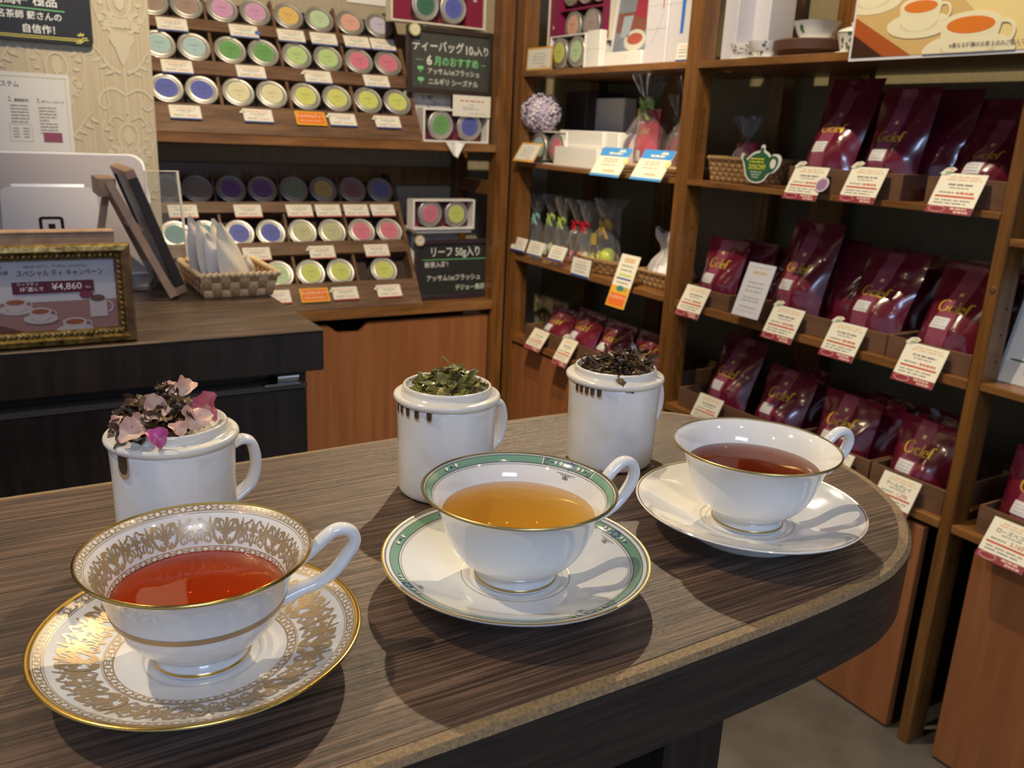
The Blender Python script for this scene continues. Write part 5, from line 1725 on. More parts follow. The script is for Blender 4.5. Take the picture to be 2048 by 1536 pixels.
t = blackboard('blackboard reading tea bags ten pieces, standing on the upper shelf', (1.352, 2.690, 1.305), 0.312, 0.202, BOARD_G, FRAME_D, up=(0, 0.04, 1))
ZC = -0.0026
p_ = MB()
put_text(p_, 'ティーバッグ', 0.036, -0.045, 0.143, ZC, bold=0.012, sx=0.86)
put_text(p_, '10', 0.038, 0.066, 0.140, ZC, bold=0.014, sx=0.85)
put_text(p_, 'ヶ', 0.020, 0.089, 0.135, ZC, bold=0.012)
put_text(p_, '入り', 0.031, 0.117, 0.140, ZC, bold=0.012, sx=0.85)
put_text(p_, '6', 0.040, -0.077, 0.100, ZC, bold=0.03)
put_text(p_, 'アッサム1stフラッシュ', 0.0205, 0.012, 0.068, ZC, bold=0.012, sx=0.92)
put_text(p_, 'ニルギリ シーズナル', 0.0215, 0.010, 0.036, ZC, bold=0.012, sx=0.92)
part('chalk_lettering', p_, CHALKW, t, 'white chalk lettering', smooth=0, kind='stuff')
p_ = MB()
put_text(p_, '月のおすすめ', 0.031, 0.022, 0.099, ZC, bold=0.016, sx=0.88)
rect(p_, -0.126, -0.098, 0.101, 0.1025, ZC)
rect(p_, 0.112, 0.130, 0.098, 0.0995, ZC)
for (hx, hy) in ((-0.108, 0.075), (-0.107, 0.041)):
    for s_ in (-1, 1):
        ell(p_, hx + s_ * 0.0045, hy + 0.002, 0.0062, 0.006, ZC)
    rect(p_, hx - 0.0012, hx + 0.0012, hy - 0.012, hy, ZC)
part('green_chalk', p_, CHALKG, t, 'green chalk lettering and clover', smooth=0, kind='stuff')
t = thing('round_clip', 'round cream wooden clip on the corner of the upper blackboard', 'clip', (1.214, 2.678, 1.492), **AX)
part('disc', MB().lathe([(0, -0.003), (0.0195, -0.003), (0.020, 0), (0.019, 0.003), (0, 0.003)], 28), M((0.42, 0.40, 0.16), 0.5), t)
part('face', MB().lathe([(0.0155, 0.0034), (0, 0.0034)], 28), M((0.70, 0.66, 0.48), 0.5), t)
q_ = MB()
for (ex, ey) in ((-0.005, 0.002), (0.005, 0.002)):
    ell(q_, ex, ey, 0.0018, 0.0014, 0.0037, 10)
q_.ribbon(arc(0, -0.001, 0.006, 0.005, 200, 340, 8), 0.001, lambda x, y: (x, y, 0.0037))
part('drawn_mark', q_, INKGREY, t, smooth=0, kind='stuff')

t = blackboard('blackboard reading leaf fifty grams, standing on the lower shelf', (1.372, 2.665, 0.6305), 0.292, 0.205, BOARD, M((0.030, 0.018, 0.026), 0.4), up=(0, 0.07, 1))
p_ = MB()
put_text(p_, 'リーフ 50g入り', 0.037, 0.008, 0.160, ZC, bold=0.014, sx=0.80)
put_text(p_, '新茶入荷！', 0.0205, -0.060, 0.118, ZC, bold=0.012)
put_text(p_, 'アッサム1stフラッシュ', 0.0225, 0.0, 0.072, ZC, bold=0.012, sx=0.92)
part('chalk_lettering', p_, CHALKW, t, 'white chalk lettering', smooth=0, kind='stuff')
p_ = MB()
put_text(p_, 'デジョー農園', 0.021, 0.062, 0.037, ZC, bold=0.012, sx=0.92)
part('pale_green_chalk', p_, M((0.50, 0.66, 0.50), 0.8), t, smooth=0, kind='stuff')
part('green_line', p_ and rect(MB(), -0.120, 0.128, 0.1355, 0.1375, ZC), CHALKG, t, smooth=0)
t = thing('round_clip', 'round cream clip on the corner of the lower blackboard', 'clip', (1.238, 2.668, 0.834), **AX)
part('disc', MB().lathe([(0, -0.003), (0.018, -0.003), (0.0185, 0), (0.0175, 0.003), (0, 0.003)], 28), M((0.55, 0.40, 0.22), 0.5), t)
part('face', MB().lathe([(0.014, 0.0034), (0, 0.0034)], 28), M((0.72, 0.68, 0.55), 0.5), t)
q_ = MB().ribbon([(0.0, 0.0), (0.006, 0.007)], 0.0018, lambda x, y: (x, y, 0.0037)).ribbon([(0.0, 0.0), (-0.006, 0.004)], 0.0018, lambda x, y: (x, y, 0.0037))
part('drawn_mark', q_, M((0.10, 0.22, 0.14), 0.6), t, smooth=0, kind='stuff')
# paper notice on the back wall over the upper rack
t = thing('wall_notice', 'white paper notice on the wall over the upper rack', 'notice', (1.22, 2.967, 1.585), **AX)
part('sheet', MB().box(-0.12, 0.06, 0, 0.20, -0.001, 0.001), WHITE, t, smooth=0)

# ------------------------------------------------------------------ corner unit: gift boxes and sweets
S1, S2, S3 = 1.389, 1.101, 0.792
t = open_box('large maroon gift box propped open on the top corner shelf', (1.655, 2.425, S1 + 0.085), 0.345, 0.205, 0.055, BOXCREAM, MAROON, BX)
part('cover_panel', MB().box(-0.165, -0.110, 0.006, 0.199, -0.05, -0.004), M((0.24, 0.015, 0.07), 0.4), t, 'maroon side panel', smooth=0)
part('cover_panel', MB().box(0.125, 0.165, 0.006, 0.199, -0.05, -0.004), M((0.24, 0.015, 0.07), 0.4), t, 'maroon side panel', smooth=0)
part('shelf_strip', MB().box(-0.110, 0.125, 0.100, 0.106, -0.05, -0.004), M((0.24, 0.015, 0.07), 0.4), t, smooth=0)
part('mark', MB().add([(-0.142, 0.05, -0.0035), (-0.136, 0.056, -0.0035), (-0.142, 0.062, -0.0035), (-0.148, 0.056, -0.0035)], [(0, 1, 2, 3)]), M((0.7, 0.55, 0.6), 0.4), t, smooth=0)
for (yy, zz, cn, nm) in ((2.462, 0.140, 'salmon', 'salmon labelled tin in the large maroon gift box'), (2.362, 0.140, 'taupe', 'taupe labelled tin in the large maroon gift box'),
                         (2.482, 0.244, 'sage', 'sage labelled tin in the upper row of the large maroon gift box'), (2.402, 0.244, 'lilac', 'lilac labelled tin in the upper row of the large maroon gift box'), (2.330, 0.244, 'khaki', 'khaki labelled tin in the upper row of the large maroon gift box')):
    tin(nm, (1.700, yy, S1 + zz), (0, -1, 0), (0, 0, 1), cn, sc=0.96)
tag(part('box_riser', MB().bbox(1.665, 1.85, 2.27, 2.58, S1, S1 + 0.0845), BOXWHITE), 'white box riser under the large maroon gift box', 'riser')
t = open_box('white gift box with a lime and a pale green tin, on the top corner shelf', (1.580, 2.365, S1), 0.192, 0.100, 0.055, BOXWHITE, DARK, BX, th=0.004)
tin('lime labelled tin in the white gift box on the top corner shelf', (1.618, 2.408, S1 + 0.050), (0, -1, 0), (0, 0, 1), 'lime', sc=0.95)
tin('pale green labelled tin in the white gift box on the top corner shelf', (1.618, 2.316, S1 + 0.050), (0, -1, 0), (0, 0, 1), 'pale green', sc=0.95)


def carton(name, label, x0, x1, y0, y1, z0, z1, mat=BOXWHITE, crease=True):
    t = thing(name, label, 'box', (x0, (y0 + y1) / 2, z0), **BX)
    w_, h_, d_ = y1 - y0, z1 - z0, x1 - x0
    part('body', MB().bbox(-w_ / 2, w_ / 2, 0, h_, -d_, 0, 0.0015), mat, t)
    part('lid_seam', MB().box(-w_ / 2 - 0.0004, w_ / 2 + 0.0004, h_ * 0.5, h_ * 0.5 + 0.0008, -d_ - 0.0004, 0.0004) if not crease else MB().box(-w_ / 2 + 0.004, -w_ / 2 + 0.010, h_ - 0.010, h_ - 0.006, -0.001, 0.0005), M((0.55, 0.52, 0.48), 0.5), t, smooth=0)
    if crease:
        r = random.Random(int(y0 * 1000))
        cm = MB()
        for _ in range(5):
            a = r.uniform(-w_ * 0.4, w_ * 0.4)
            cm.ribbon([(a, h_ * 0.1), (a + 0.012, h_ * 0.5), (a + 0.03, h_ * 0.92)], 0.0035, lambda x, y: (x, y, 0.0008))
        part('foil_crease', cm, M((0.86, 0.84, 0.80), 0.25), t, smooth=0, kind='stuff')
    return t


carton('upright_carton', 'narrow white carton standing beside the lime tin box', 1.582, 1.606, 2.196, 2.264, S1, S1 + 0.105, crease=False)
carton('flat_carton', 'flat white carton lying before the photo stand', 1.600, 1.72, 2.024, 2.190, S1, S1 + 0.042)
# photo stand (picture of a cup and a pouch)
t = thing('photo_stand', 'acrylic photo stand showing a cup of tea and a maroon pouch', 'sign', (1.665, 2.168, S1 + 0.050), xa=(0, -1, 0), ya=(0.12, 0, 1))
part('print', MB().box(-0.078, 0.078, 0, 0.21, -0.003, 0), M((0.22, 0.25, 0.30), 0.4), t, smooth=0)
part('print_table', rect(MB(), -0.076, 0.076, 0.055, 0.110, 0.0004), M((0.24, 0.08, 0.06), 0.4), t, smooth=0)
part('print_pouch', MB().add([(0.004, 0.10, 0.0008), (0.055, 0.085, 0.0008), (0.070, 0.20, 0.0008), (0.010, 0.20, 0.0008)], [(0, 1, 2, 3)]), M((0.36, 0.03, 0.06), 0.4), t, smooth=0)
part('print_cup', ell(MB(), 0.022, 0.030, 0.050, 0.030, 0.0008), M((0.60, 0.60, 0.52), 0.4), t, smooth=0)
part('print_tea', ell(MB(), 0.022, 0.034, 0.036, 0.016, 0.0012), M((0.42, 0.09, 0.06), 0.4), t, smooth=0)
part('print_jug', MB().add([(-0.05, 0.04, 0.0008), (-0.01, 0.04, 0.0008), (0.0, 0.10, 0.0008), (-0.045, 0.10, 0.0008)], [(0, 1, 2, 3)]), M((0.36, 0.42, 0.50), 0.4), t, smooth=0)
part('acrylic_edge', MB().box(-0.084, -0.080, -0.005, 0.215, -0.004, 0.004), M((0.72, 0.72, 0.74), 0.2), t, smooth=0)
part('foot', MB().box(-0.078, 0.078, -0.048, 0.0, -0.06, -0.002), M((0.6, 0.6, 0.6), 0.3), t, smooth=0)
for (lab, y0, y1, x0) in (('tall white carton tied with a grey ribbon, on the top corner shelf', 1.924, 2.012, 1.600), ('tall white carton with a blue label, beside the middle post', 1.826, 1.920, 1.604)):
    t = carton('tall_carton', lab, x0, x0 + 0.09, y0, y1, S1, S1 + 0.30, M((0.62, 0.60, 0.65), 0.4), crease=False)
    if 'ribbon' in lab:
        rb = MB()
        rect(rb, -0.044, 0.044, 0.092, 0.094, 0.0006)
        for (a, b) in (((0.006, 0.092), (-0.022, 0.13)), ((0.006, 0.092), (0.026, 0.135)), ((0.006, 0.092), (-0.016, 0.060)), ((0.006, 0.092), (0.020, 0.055))):
            rb.ribbon([a, b], 0.003, lambda x, y: (x, y, 0.0007))
        part('ribbon', rb, M((0.60, 0.56, 0.60), 0.4), t, smooth=0, kind='stuff')
        rd = rect(MB(), 0.022, 0.026, 0.14, 0.21, 0.0006)
        part('red_tag', rd, M((0.45, 0.12, 0.06), 0.4), t, smooth=0)
    else:
        part('blue_label', MB().add([(-0.002, 0.075, 0.0006), (0.010, 0.075, 0.0006), (0.018, 0.29, 0.0006), (0.000, 0.29, 0.0006)], [(0, 1, 2, 3)]), M((0.03, 0.16, 0.55), 0.4), t, 'blue stripe', smooth=0)

# second shelf of the corner unit
t = open_box('open white box holding a pale aqua and a pink tin, behind the hydrangea', (1.590, 2.460, S2), 0.215, 0.104, 0.055, BOXWHITE, M((0.10, 0.05, 0.04), 0.5), BX, th=0.004)
tin('pale aqua labelled tin under the hydrangea', (1.628, 2.512, S2 + 0.052), (0, -1, 0), (0, 0, 1), 'pale aqua', sc=1.0)
tin('pink labelled tin half hidden by the white cartons', (1.632, 2.410, S2 + 0.052), (0, -1, 0), (0, 0, 1), 'pink', sc=1.0)
# hydrangea
hy = thing('hydrangea', 'lilac artificial hydrangea head over the pale aqua tin', 'flower', (1.600, 2.525, S2 + 0.160))
r_ = random.Random(21)
fl1, fl2 = MB(), MB()
for i in range(150):
    k = i + 0.5
    ph = math.acos(1 - 2 * k / 150)
    th_ = pi * (1 + 5 ** 0.5) * k
    d = Vector((sin(ph) * cos(th_), sin(ph) * sin(th_), cos(ph)))
    c = Vector((d.x * 0.058, d.y * 0.068, d.z * 0.056)) * r_.uniform(0.85, 1.1)
    Q = d.to_track_quat('Z', 'Y').to_matrix()
    tw = r_.uniform(0, pi)
    mb = fl1 if i % 3 else fl2
    for q in range(4):
        a = tw + q * pi / 2
        P = [(0.0, 0.0, 0.0), (0.006 * cos(a - 0.6), 0.006 * sin(a - 0.6), 0.003), (0.0135 * cos(a - 0.35), 0.0135 * sin(a - 0.35), 0.005), (0.0145 * cos(a + 0.3), 0.0145 * sin(a + 0.3), 0.002), (0.006 * cos(a + 0.6), 0.006 * sin(a + 0.6), 0.003)]
        mb.add([c + Q @ Vector(p) for p in P], [(0, 1, 2, 3, 4)])
part('petals', fl1, M((0.58, 0.49, 0.64), 0.6), hy, 'lilac petals', smooth=0, kind='stuff')
part('pale_petals', fl2, M((0.76, 0.70, 0.76), 0.6), hy, smooth=0, kind='stuff')
part('core', MB().lathe([(0.001, -0.045), (0.035, -0.03), (0.045, 0.0), (0.035, 0.03), (0.001, 0.045)], 20), M((0.55, 0.47, 0.62), 0.7), hy)
part('stem', MB().tube([(0.01, 0, -0.04), (0.035, 0.015, -0.10), (0.037, 0.015, -0.16)], 0.004, 8), M((0.10, 0.18, 0.05), 0.6), hy)
carton('flat_carton', 'upper of two stacked white cartons under the blue-headed cards', 1.594, 1.70, 2.165, 2.398, S2 + 0.0605, S2 + 0.110)
carton('flat_carton', 'lower of two stacked white cartons under the blue-headed cards', 1.580, 1.70, 2.170, 2.402, S2, S2 + 0.060)
carton('flat_carton', 'short white carton behind the two stacked cartons', 1.602, 1.70, 2.100, 2.160, S2, S2 + 0.108, crease=False)
t = thing('clear_case', 'grey clear plastic case standing behind the white cartons', 'case', (1.76, 2.408, S2), **BX)
part('shell', MB().bbox(-0.118, 0.118, 0.0, 0.215, -0.05, 0), M((0.66, 0.63, 0.60), 0.25), t)
part('lid_edge', MB().box(-0.119, 0.119, 0.105, 0.110, -0.051, 0.001), M((0.36, 0.35, 0.34), 0.3), t, smooth=0)
tag(part('dark_box', MB().bbox(1.72, 1.87, 2.44, 2.56, S2, S2 + 0.235), M((0.035, 0.025, 0.024), 0.5)), 'dark box in the shade behind the hydrangea', 'box')


def bow(parent, x, y, z, mat, s=1.0, name='bow', tails=True):
    b = MB()
    for sd in (1, -1):
        b.grid(lambda u, v, sd=sd: (x + sd * (0.002 + 0.024 * s * sin(pi * u) ** 0.8 * (0.55 + 0.45 * u)) , y + (v - 0.5) * 0.013 * s + 0.011 * s * sin(2 * pi * u) * 0.8 + 0.006 * s * u, z + 0.009 * s * sin(2 * pi * u + 0.5)), 12, 2)
        if tails:
            b.grid(lambda u, v, sd=sd: (x + sd * (0.004 + 0.010 * u) * s, y - 0.032 * s * u + (v - 0.5) * 0.002, z + 0.006 + (v - 0.5) * 0.010 * s + 0.003 * sin(u * 5)), 6, 2)
    b.lathe([(0.0001, -0.004), (0.005 * s, -0.002), (0.005 * s, 0.003), (0.0001, 0.005)], 10)
    k = len(b.v) - 40
    b.v[k:] = [(p[0] + x, p[1] + y, p[2] + z) for p in b.v[k:]]
    return part(name, b, mat, parent, smooth=60)


def cello_bag(label, yc, z0, h_, r0, x, ribbon, content=None, ax=BX, bows=1.0, group='cellophane bags tied with ribbon', seed=0):
    """clear bag gathered by a ribbon; origin at its base"""
    t = thing('cellophane_bag', label, 'bag', (x, yc, z0), **ax)
    r = random.Random(seed)
    ph = [r.uniform(0, 6) for _ in range(4)]
    prof = [(0.55, 0.0), (0.92, 0.03), (1.0, 0.18), (0.96, 0.34), (0.70, 0.50), (0.28, 0.60), (0.17, 0.64), (0.30, 0.70), (0.62, 0.85), (0.86, 1.0)]
    prof = catmull(prof, 3)
    mb = MB()

    def f(u, v):
        a = 2 * pi * u
        i = v * (len(prof) - 1)
        k = min(int(i), len(prof) - 2)
        q = i - k
        rr = prof[k][0] + (prof[k + 1][0] - prof[k][0]) * q
        zz = prof[k][1] + (prof[k + 1][1] - prof[k][1]) * q
        top = max(0, zz - 0.6)
        w_ = 1 + 0.10 * sin(3 * a + ph[0] + zz * 5) + (0.10 + 0.5 * top) * sin(7 * a + ph[1] + 3 * zz) + 0.06 * sin(13 * a + ph[2])
        return (r0 * rr * w_ * cos(a), zz * h_ + 0.010 * top * sin(5 * a + ph[3]), r0 * rr * w_ * 0.75 * sin(a))
    mb.grid(f, 44, 30)
    part('wrapper', mb, CELLO, t, 'clear crinkled wrapper', smooth=60)
    bow(t, 0, h_ * 0.64, r0 * 0.2, ribbon, bows)
    if content:
        content(t, h_, r0)
    return t


GRN = M((0.36, 0.50, 0.10), 0.35)
RED = M((0.45, 0.015, 0.03), 0.3)
TEAL = M((0.22, 0.42, 0.38), 0.4)
ORN = M((0.62, 0.36, 0.06), 0.3)
YGR = M((0.46, 0.58, 0.16), 0.4)


def inner_pouch(mat, sc=1.0, wordmark=True):
    def fn(t, h_, r0):
        p = MB()
        w_ = r0 * 1.62 * sc
        hh = h_ * 0.60
        fb = bag_front(w_, hh, r0 * 0.45, 77)
        p.grid(lambda a, b: fb(a * 2 - 1, b), 14, 14)
        p.grid(lambda a, b: (w_ / 2 * (1 - 2 * a), b * hh, -0.01), 2, 2)
        o = part('inner_pouch', p, mat, t, 'maroon pouch inside', smooth=60)
        if wordmark:
            part('wordmark', gclef(MB(), 0, hh * 0.62, 0.018, lambda x, y: (x, y, fb(x / (w_ / 2), y / hh)[2] + 0.001)), BAG_GOLD, o, smooth=0, kind='stuff')
            part('white_label', MB().grid(lambda a, b: (-0.010 + 0.020 * a, hh * 0.12 + 0.030 * b, fb((-0.010 + 0.020 * a) / (w_ / 2), (hh * 0.12 + 0.030 * b) / hh)[2] + 0.0012), 3, 3), M((0.66, 0.65, 0.66), 0.4), o, smooth=0)
    return fn


wb = thing('wicker_tray', 'low wicker tray under the wrapped maroon pouches', 'basket', (1.61, 1.95, S2), **BX)
part('base', MB().bbox(-0.165, 0.165, 0.001, 0.012, -0.13, 0.0), M((0.35, 0.22, 0.11), 0.6, var=0.25), wb)
part('rim', MB().tube([(-0.165, 0.020, 0.003), (-0.165, 0.020, -0.13), (0.165, 0.020, -0.13), (0.165, 0.020, 0.003), (-0.165, 0.020, 0.003)], 0.006, 8), M((0.46, 0.32, 0.18), 0.6, var=0.25), wb)
REDPOUCH = M((0.42, 0.018, 0.05), 0.22, 0, 0.5)
cello_bag('wrapped maroon pouch with a green bow on the wicker tray', 2.050, S2 + 0.0125, 0.275, 0.066, 1.665, GRN, inner_pouch(REDPOUCH), bows=1.3, seed=1, group='wrapped maroon pouches')
cello_bag('wrapped maroon pouch with a gold bow beside the post, on the wicker tray', 1.868, S2 + 0.0125, 0.245, 0.058, 1.665, ORN, inner_pouch(REDPOUCH), bows=0.9, seed=2, group='wrapped maroon pouches')
cello_bag('small wrapped pouch between the green-bowed and gold-bowed ones', 1.950, S2 + 0.0125, 0.205, 0.045, 1.70, M((0.12, 0.17, 0.05), 0.4), inner_pouch(REDPOUCH, wordmark=False), bows=0.9, seed=3, group='wrapped maroon pouches')


def sweets(cols):
    def fn(t, h_, r0):
        r = random.Random(len(cols) * 7)
        for i, c in enumerate(cols):
            a = 2 * pi * i / len(cols) + 0.5
            rr = r0 * 0.50
            o = part('sweet', MB().lathe([(0.001, 0), (rr * 0.7, 0.10 * rr), (rr, 0.7 * rr), (rr * 0.85, 1.3 * rr), (rr * 0.4, 1.75 * rr), (0.001, 1.85 * rr)], 14), c, t)
            o.matrix_local = Matrix.Translation((r0 * 0.5 * cos(a), 0.004 + (0.5 if i == 0 else 0) * rr, r0 * 0.4 * sin(a))) @ Matrix.Rotation(-pi / 2, 4, 'X')
    return fn


pear = M((0.45, 0.52, 0.06), 0.4)
rose = M((0.50, 0.12, 0.18), 0.45)
pale = M((0.50, 0.48, 0.40), 0.5)
celery = M((0.34, 0.42, 0.28), 0.5)
for i, (lab, yc, zb, hh, rb, cols, rr) in enumerate((
        ('clear bag of sweets with a teal bow, leftmost on the sweets shelf', 2.575, 0.905, 0.20, TEAL, (celery, pale, celery), 0.036),
        ('clear bag of sweets with a yellow-green bow, second from the left', 2.495, 0.910, 0.21, YGR, (celery, pale, celery), 0.040),
        ('clear bag of sweets with a light green bow and gold tag', 2.415, 0.918, 0.205, GRN, (rose, pale, rose), 0.038),
        ('clear bag of sweets with a dark red bow, left of two', 2.345, 0.905, 0.20, RED, (rose, rose, pale), 0.040),
        ('clear bag of sweets with a dark red bow, right of two', 2.280, 0.915, 0.205, RED, (pale, rose, pale), 0.038))):
    cello_bag(lab, yc, S3 + 0.0005, hh, rr, 1.640 + 0.01 * (i % 2), rb, sweets(cols), bows=0.85, seed=10 + i)


def weave(t, fx, n, m, mats, d=0.0022, sub='strand'):
    """over-and-under weave on a surface fx(u, v)->(point, normal); two tones"""
    for ti in (0, 1):
        mb = MB()
        for i in range(n):
            for j in range(m):
                if (i + j) % 2 != ti:
                    continue
                u0, u1, v0, v1 = i / n, (i + 1) / n, j / m, (j + 1) / m
                vs = []
                for (u, v, e) in ((u0, v0, 0), (u1, v0, 0), (u1, v1, 0), (u0, v1, 0), ((u0 + u1) / 2, (v0 + v1) / 2, 1), ((u0 + u1) / 2, v0 + (v1 - v0) * 0.1, 0.8), ((u0 + u1) / 2, v1 - (v1 - v0) * 0.1, 0.8)):
                    p, nn = fx(u, v)
                    vs.append(Vector(p) + Vector(nn) * d * e)
                mb.add(vs, [(0, 1, 5), (0, 5, 4, 3), (1, 2, 4, 5) if False else (1, 2, 6, 4), (1, 4, 5), (3, 6, 2), (3, 4, 6)])
        part(sub, mb, mats[ti], t, smooth=70, kind='stuff')


WK1 = M((0.36, 0.22, 0.10), 0.55, var=0.3)
WK2 = M((0.20, 0.11, 0.045), 0.55, var=0.3)
WKL1 = M((0.66, 0.48, 0.27), 0.35, var=0.2)
WKL2 = M((0.36, 0.21, 0.10), 0.4, var=0.25)


def oval_basket(label, x, y, z, rx, ry, h_, n=40, m=4, tall_handle=False):
    t = thing('wicker_basket', label, 'basket', (x, y, z))

    def fx(u, v):
        a = 2 * pi * u
        k = 0.84 + 0.16 * v
        return (rx * k * cos(a), ry * k * sin(a), 0.002 + v * h_), (cos(a), sin(a), 0)
    weave(t, fx, n, m, (WK1, WK2), 0.003)
    part('base', MB().lathe([(0.001, 0.002), (0.84, 0.002)], 40).move(Matrix.Diagonal((rx, ry, 1, 1))), WK2, t)
    rim = MB()
    for k in range(64):
        a = 2 * pi * k / 64
        rim.tube([(rx * cos(a) * 1.0, ry * sin(a) * 1.0, h_ - 0.003), (rx * cos(a + 0.09), ry * sin(a + 0.09), h_ + 0.006)], 0.004, 6)
    part('rim', rim, WK1, t, kind='stuff')
    return t


oval_basket('oval wicker basket holding the orange-bowed bag', 1.640, 2.165, S3 + 0.0005, 0.062, 0.118, 0.040)
cello_bag('large clear bag with an orange bow and a green pear sweet, in the oval basket', 2.170, S3 + 0.006, 0.215, 0.058, 1.640, ORN, sweets((pear, pear, pale)), bows=1.25, seed=20)
t = thing('gift_tag', 'gold gift tag hanging from the orange bow', 'tag', (1.596, 2.178, S3 + 0.118), **BX)
part('card', MB().bbox(-0.013, 0.013, -0.034, 0, -0.001, 0.001, 0.0005), M((0.62, 0.46, 0.10), 0.3, 0.4), t)
part('string', MB().tube([(0, 0, 0), (0.002, 0.018, -0.02)], 0.0007, 6), M((0.6, 0.4, 0.1), 0.4), t)
t = thing('price_stand', 'grey clear card stand behind the bags of sweets', 'stand', (1.72, 2.315, S3), **BX)
part('sheet', MB().bbox(-0.105, 0.105, 0.002, 0.192, -0.004, 0, 0.0008), M((0.20, 0.19, 0.18), 0.25), t)
part('foot', MB().bbox(-0.105, 0.105, 0, 0.002, -0.04, 0.03, 0.0005), M((0.4, 0.4, 0.4), 0.2), t)


def rect_basket(label, x0, x1, y0, y1, z, h_, mats, n=14, m=3, flare=0.10, wrapped=True, name='wicker_basket'):
    """rectangular woven basket"""
    cx, cy = (x0 + x1) / 2, (y0 + y1) / 2
    wx, wy = (x1 - x0) / 2, (y1 - y0) / 2
    t = thing(name, label, 'basket', (cx, cy, z))
    per = [(-1, -1), (1, -1), (1, 1), (-1, 1)]
    sides = [((-1, -1), (1, -1), (0, -1)), ((1, -1), (1, 1), (1, 0)), ((1, 1), (-1, 1), (0, 1)), ((-1, 1), (-1, -1), (-1, 0))]
    for (a, b, nn) in sides:
        L = wx if nn[0] == 0 else wy

        def fx(u, v, a=a, b=b, nn=nn):
            k = 1 - flare + flare * v
            px, py = (a[0] + (b[0] - a[0]) * u) * wx * k, (a[1] + (b[1] - a[1]) * u) * wy * k
            return (px, py, 0.001 + v * h_), (nn[0], nn[1], 0)
        weave(t, fx, max(4, int(n * L / max(wx, wy))), m, mats, 0.0025)
    part('base', MB().box(-wx * (1 - flare), wx * (1 - flare), -wy * (1 - flare), wy * (1 - flare), 0.0005, 0.003), mats[1], t)
    rim = MB()
    for (a, b, nn) in sides:
        L = 2 * (wx if nn[0] == 0 else wy)
        q = max(6, int(L / 0.010))
        for k in range(q):
            u0, u1 = k / q, (k + 0.9) / q
            P = [((a[0] + (b[0] - a[0]) * u) * wx, (a[1] + (b[1] - a[1]) * u) * wy, h_ + 0.001 + dz) for u, dz in ((u0, -0.002), (u1, 0.002))]
            rim.tube(P, 0.0042, 7)
    part('rim', rim, mats[0], t, 'wrapped rim', kind='stuff')
    return t


rect_basket('square wicker basket with white tissue, beside the middle post', 1.600, 1.72, 1.790, 1.965, S3 + 0.0005, 0.040, (WK1, WK2))
ts = thing('tissue_bag', 'white tissue bag gathered in the square basket', 'bag', (1.665, 1.885, S3 + 0.004), **BX)
mb = MB()


def tf(u, v):
    a = 2 * pi * u
    rr = (0.062, 0.074, 0.070, 0.056, 0.034, 0.036, 0.050)[min(6, int(v * 6.999))] * (1 - (v * 7 % 1)) + (0.074, 0.070, 0.056, 0.034, 0.036, 0.050, 0.050)[min(6, int(v * 6.999))] * (v * 7 % 1)
    w_ = 1 + 0.10 * sin(5 * a + 3 * v) + 0.07 * sin(11 * a - 5 * v)
    return (rr * w_ * cos(a) - 0.012 * v, v * 0.155 + 0.008 * sin(3 * a) * v, rr * w_ * 0.75 * sin(a))


mb.grid(tf, 48, 24)
part('tissue', mb, M((0.80, 0.78, 0.82), 0.55), ts, smooth=50)

# ------------------------------------------------------------------ middle unit, top shelf: cartons and Chinese cups
ST = 1.387
carton('tall_carton', 'tall white carton leftmost on the top shelf of the middle unit', 1.610, 1.70, 1.675, 1.722, ST, ST + 0.30, M((0.62, 0.60, 0.65), 0.4), crease=False)
carton('tall_carton', 'tall white carton behind the small Chinese cups', 1.665, 1.75, 1.625, 1.700, ST, ST + 0.30, M((0.62, 0.60, 0.63), 0.4), crease=False)


def floral(mb, r0, r1, h_, n, seed, fn):
    r = random.Random(seed)
    for _ in range(n):
        a, v = r.uniform(0, 2 * pi), r.uniform(0.15, 0.85)
        for k in range(r.randint(3, 6)):
            b, q = a + r.gauss(0, 0.16), min(0.95, max(0.05, v + r.gauss(0, 0.13)))
            s_ = r.uniform(0.03, 0.085)
            mb.blob([(b + s_ * cos(p) * 1.5, q + s_ * sin(p) * 1.4) for p in [j * pi / 3 + r.uniform(-0.2, 0.2) for j in range(6)]], fn)


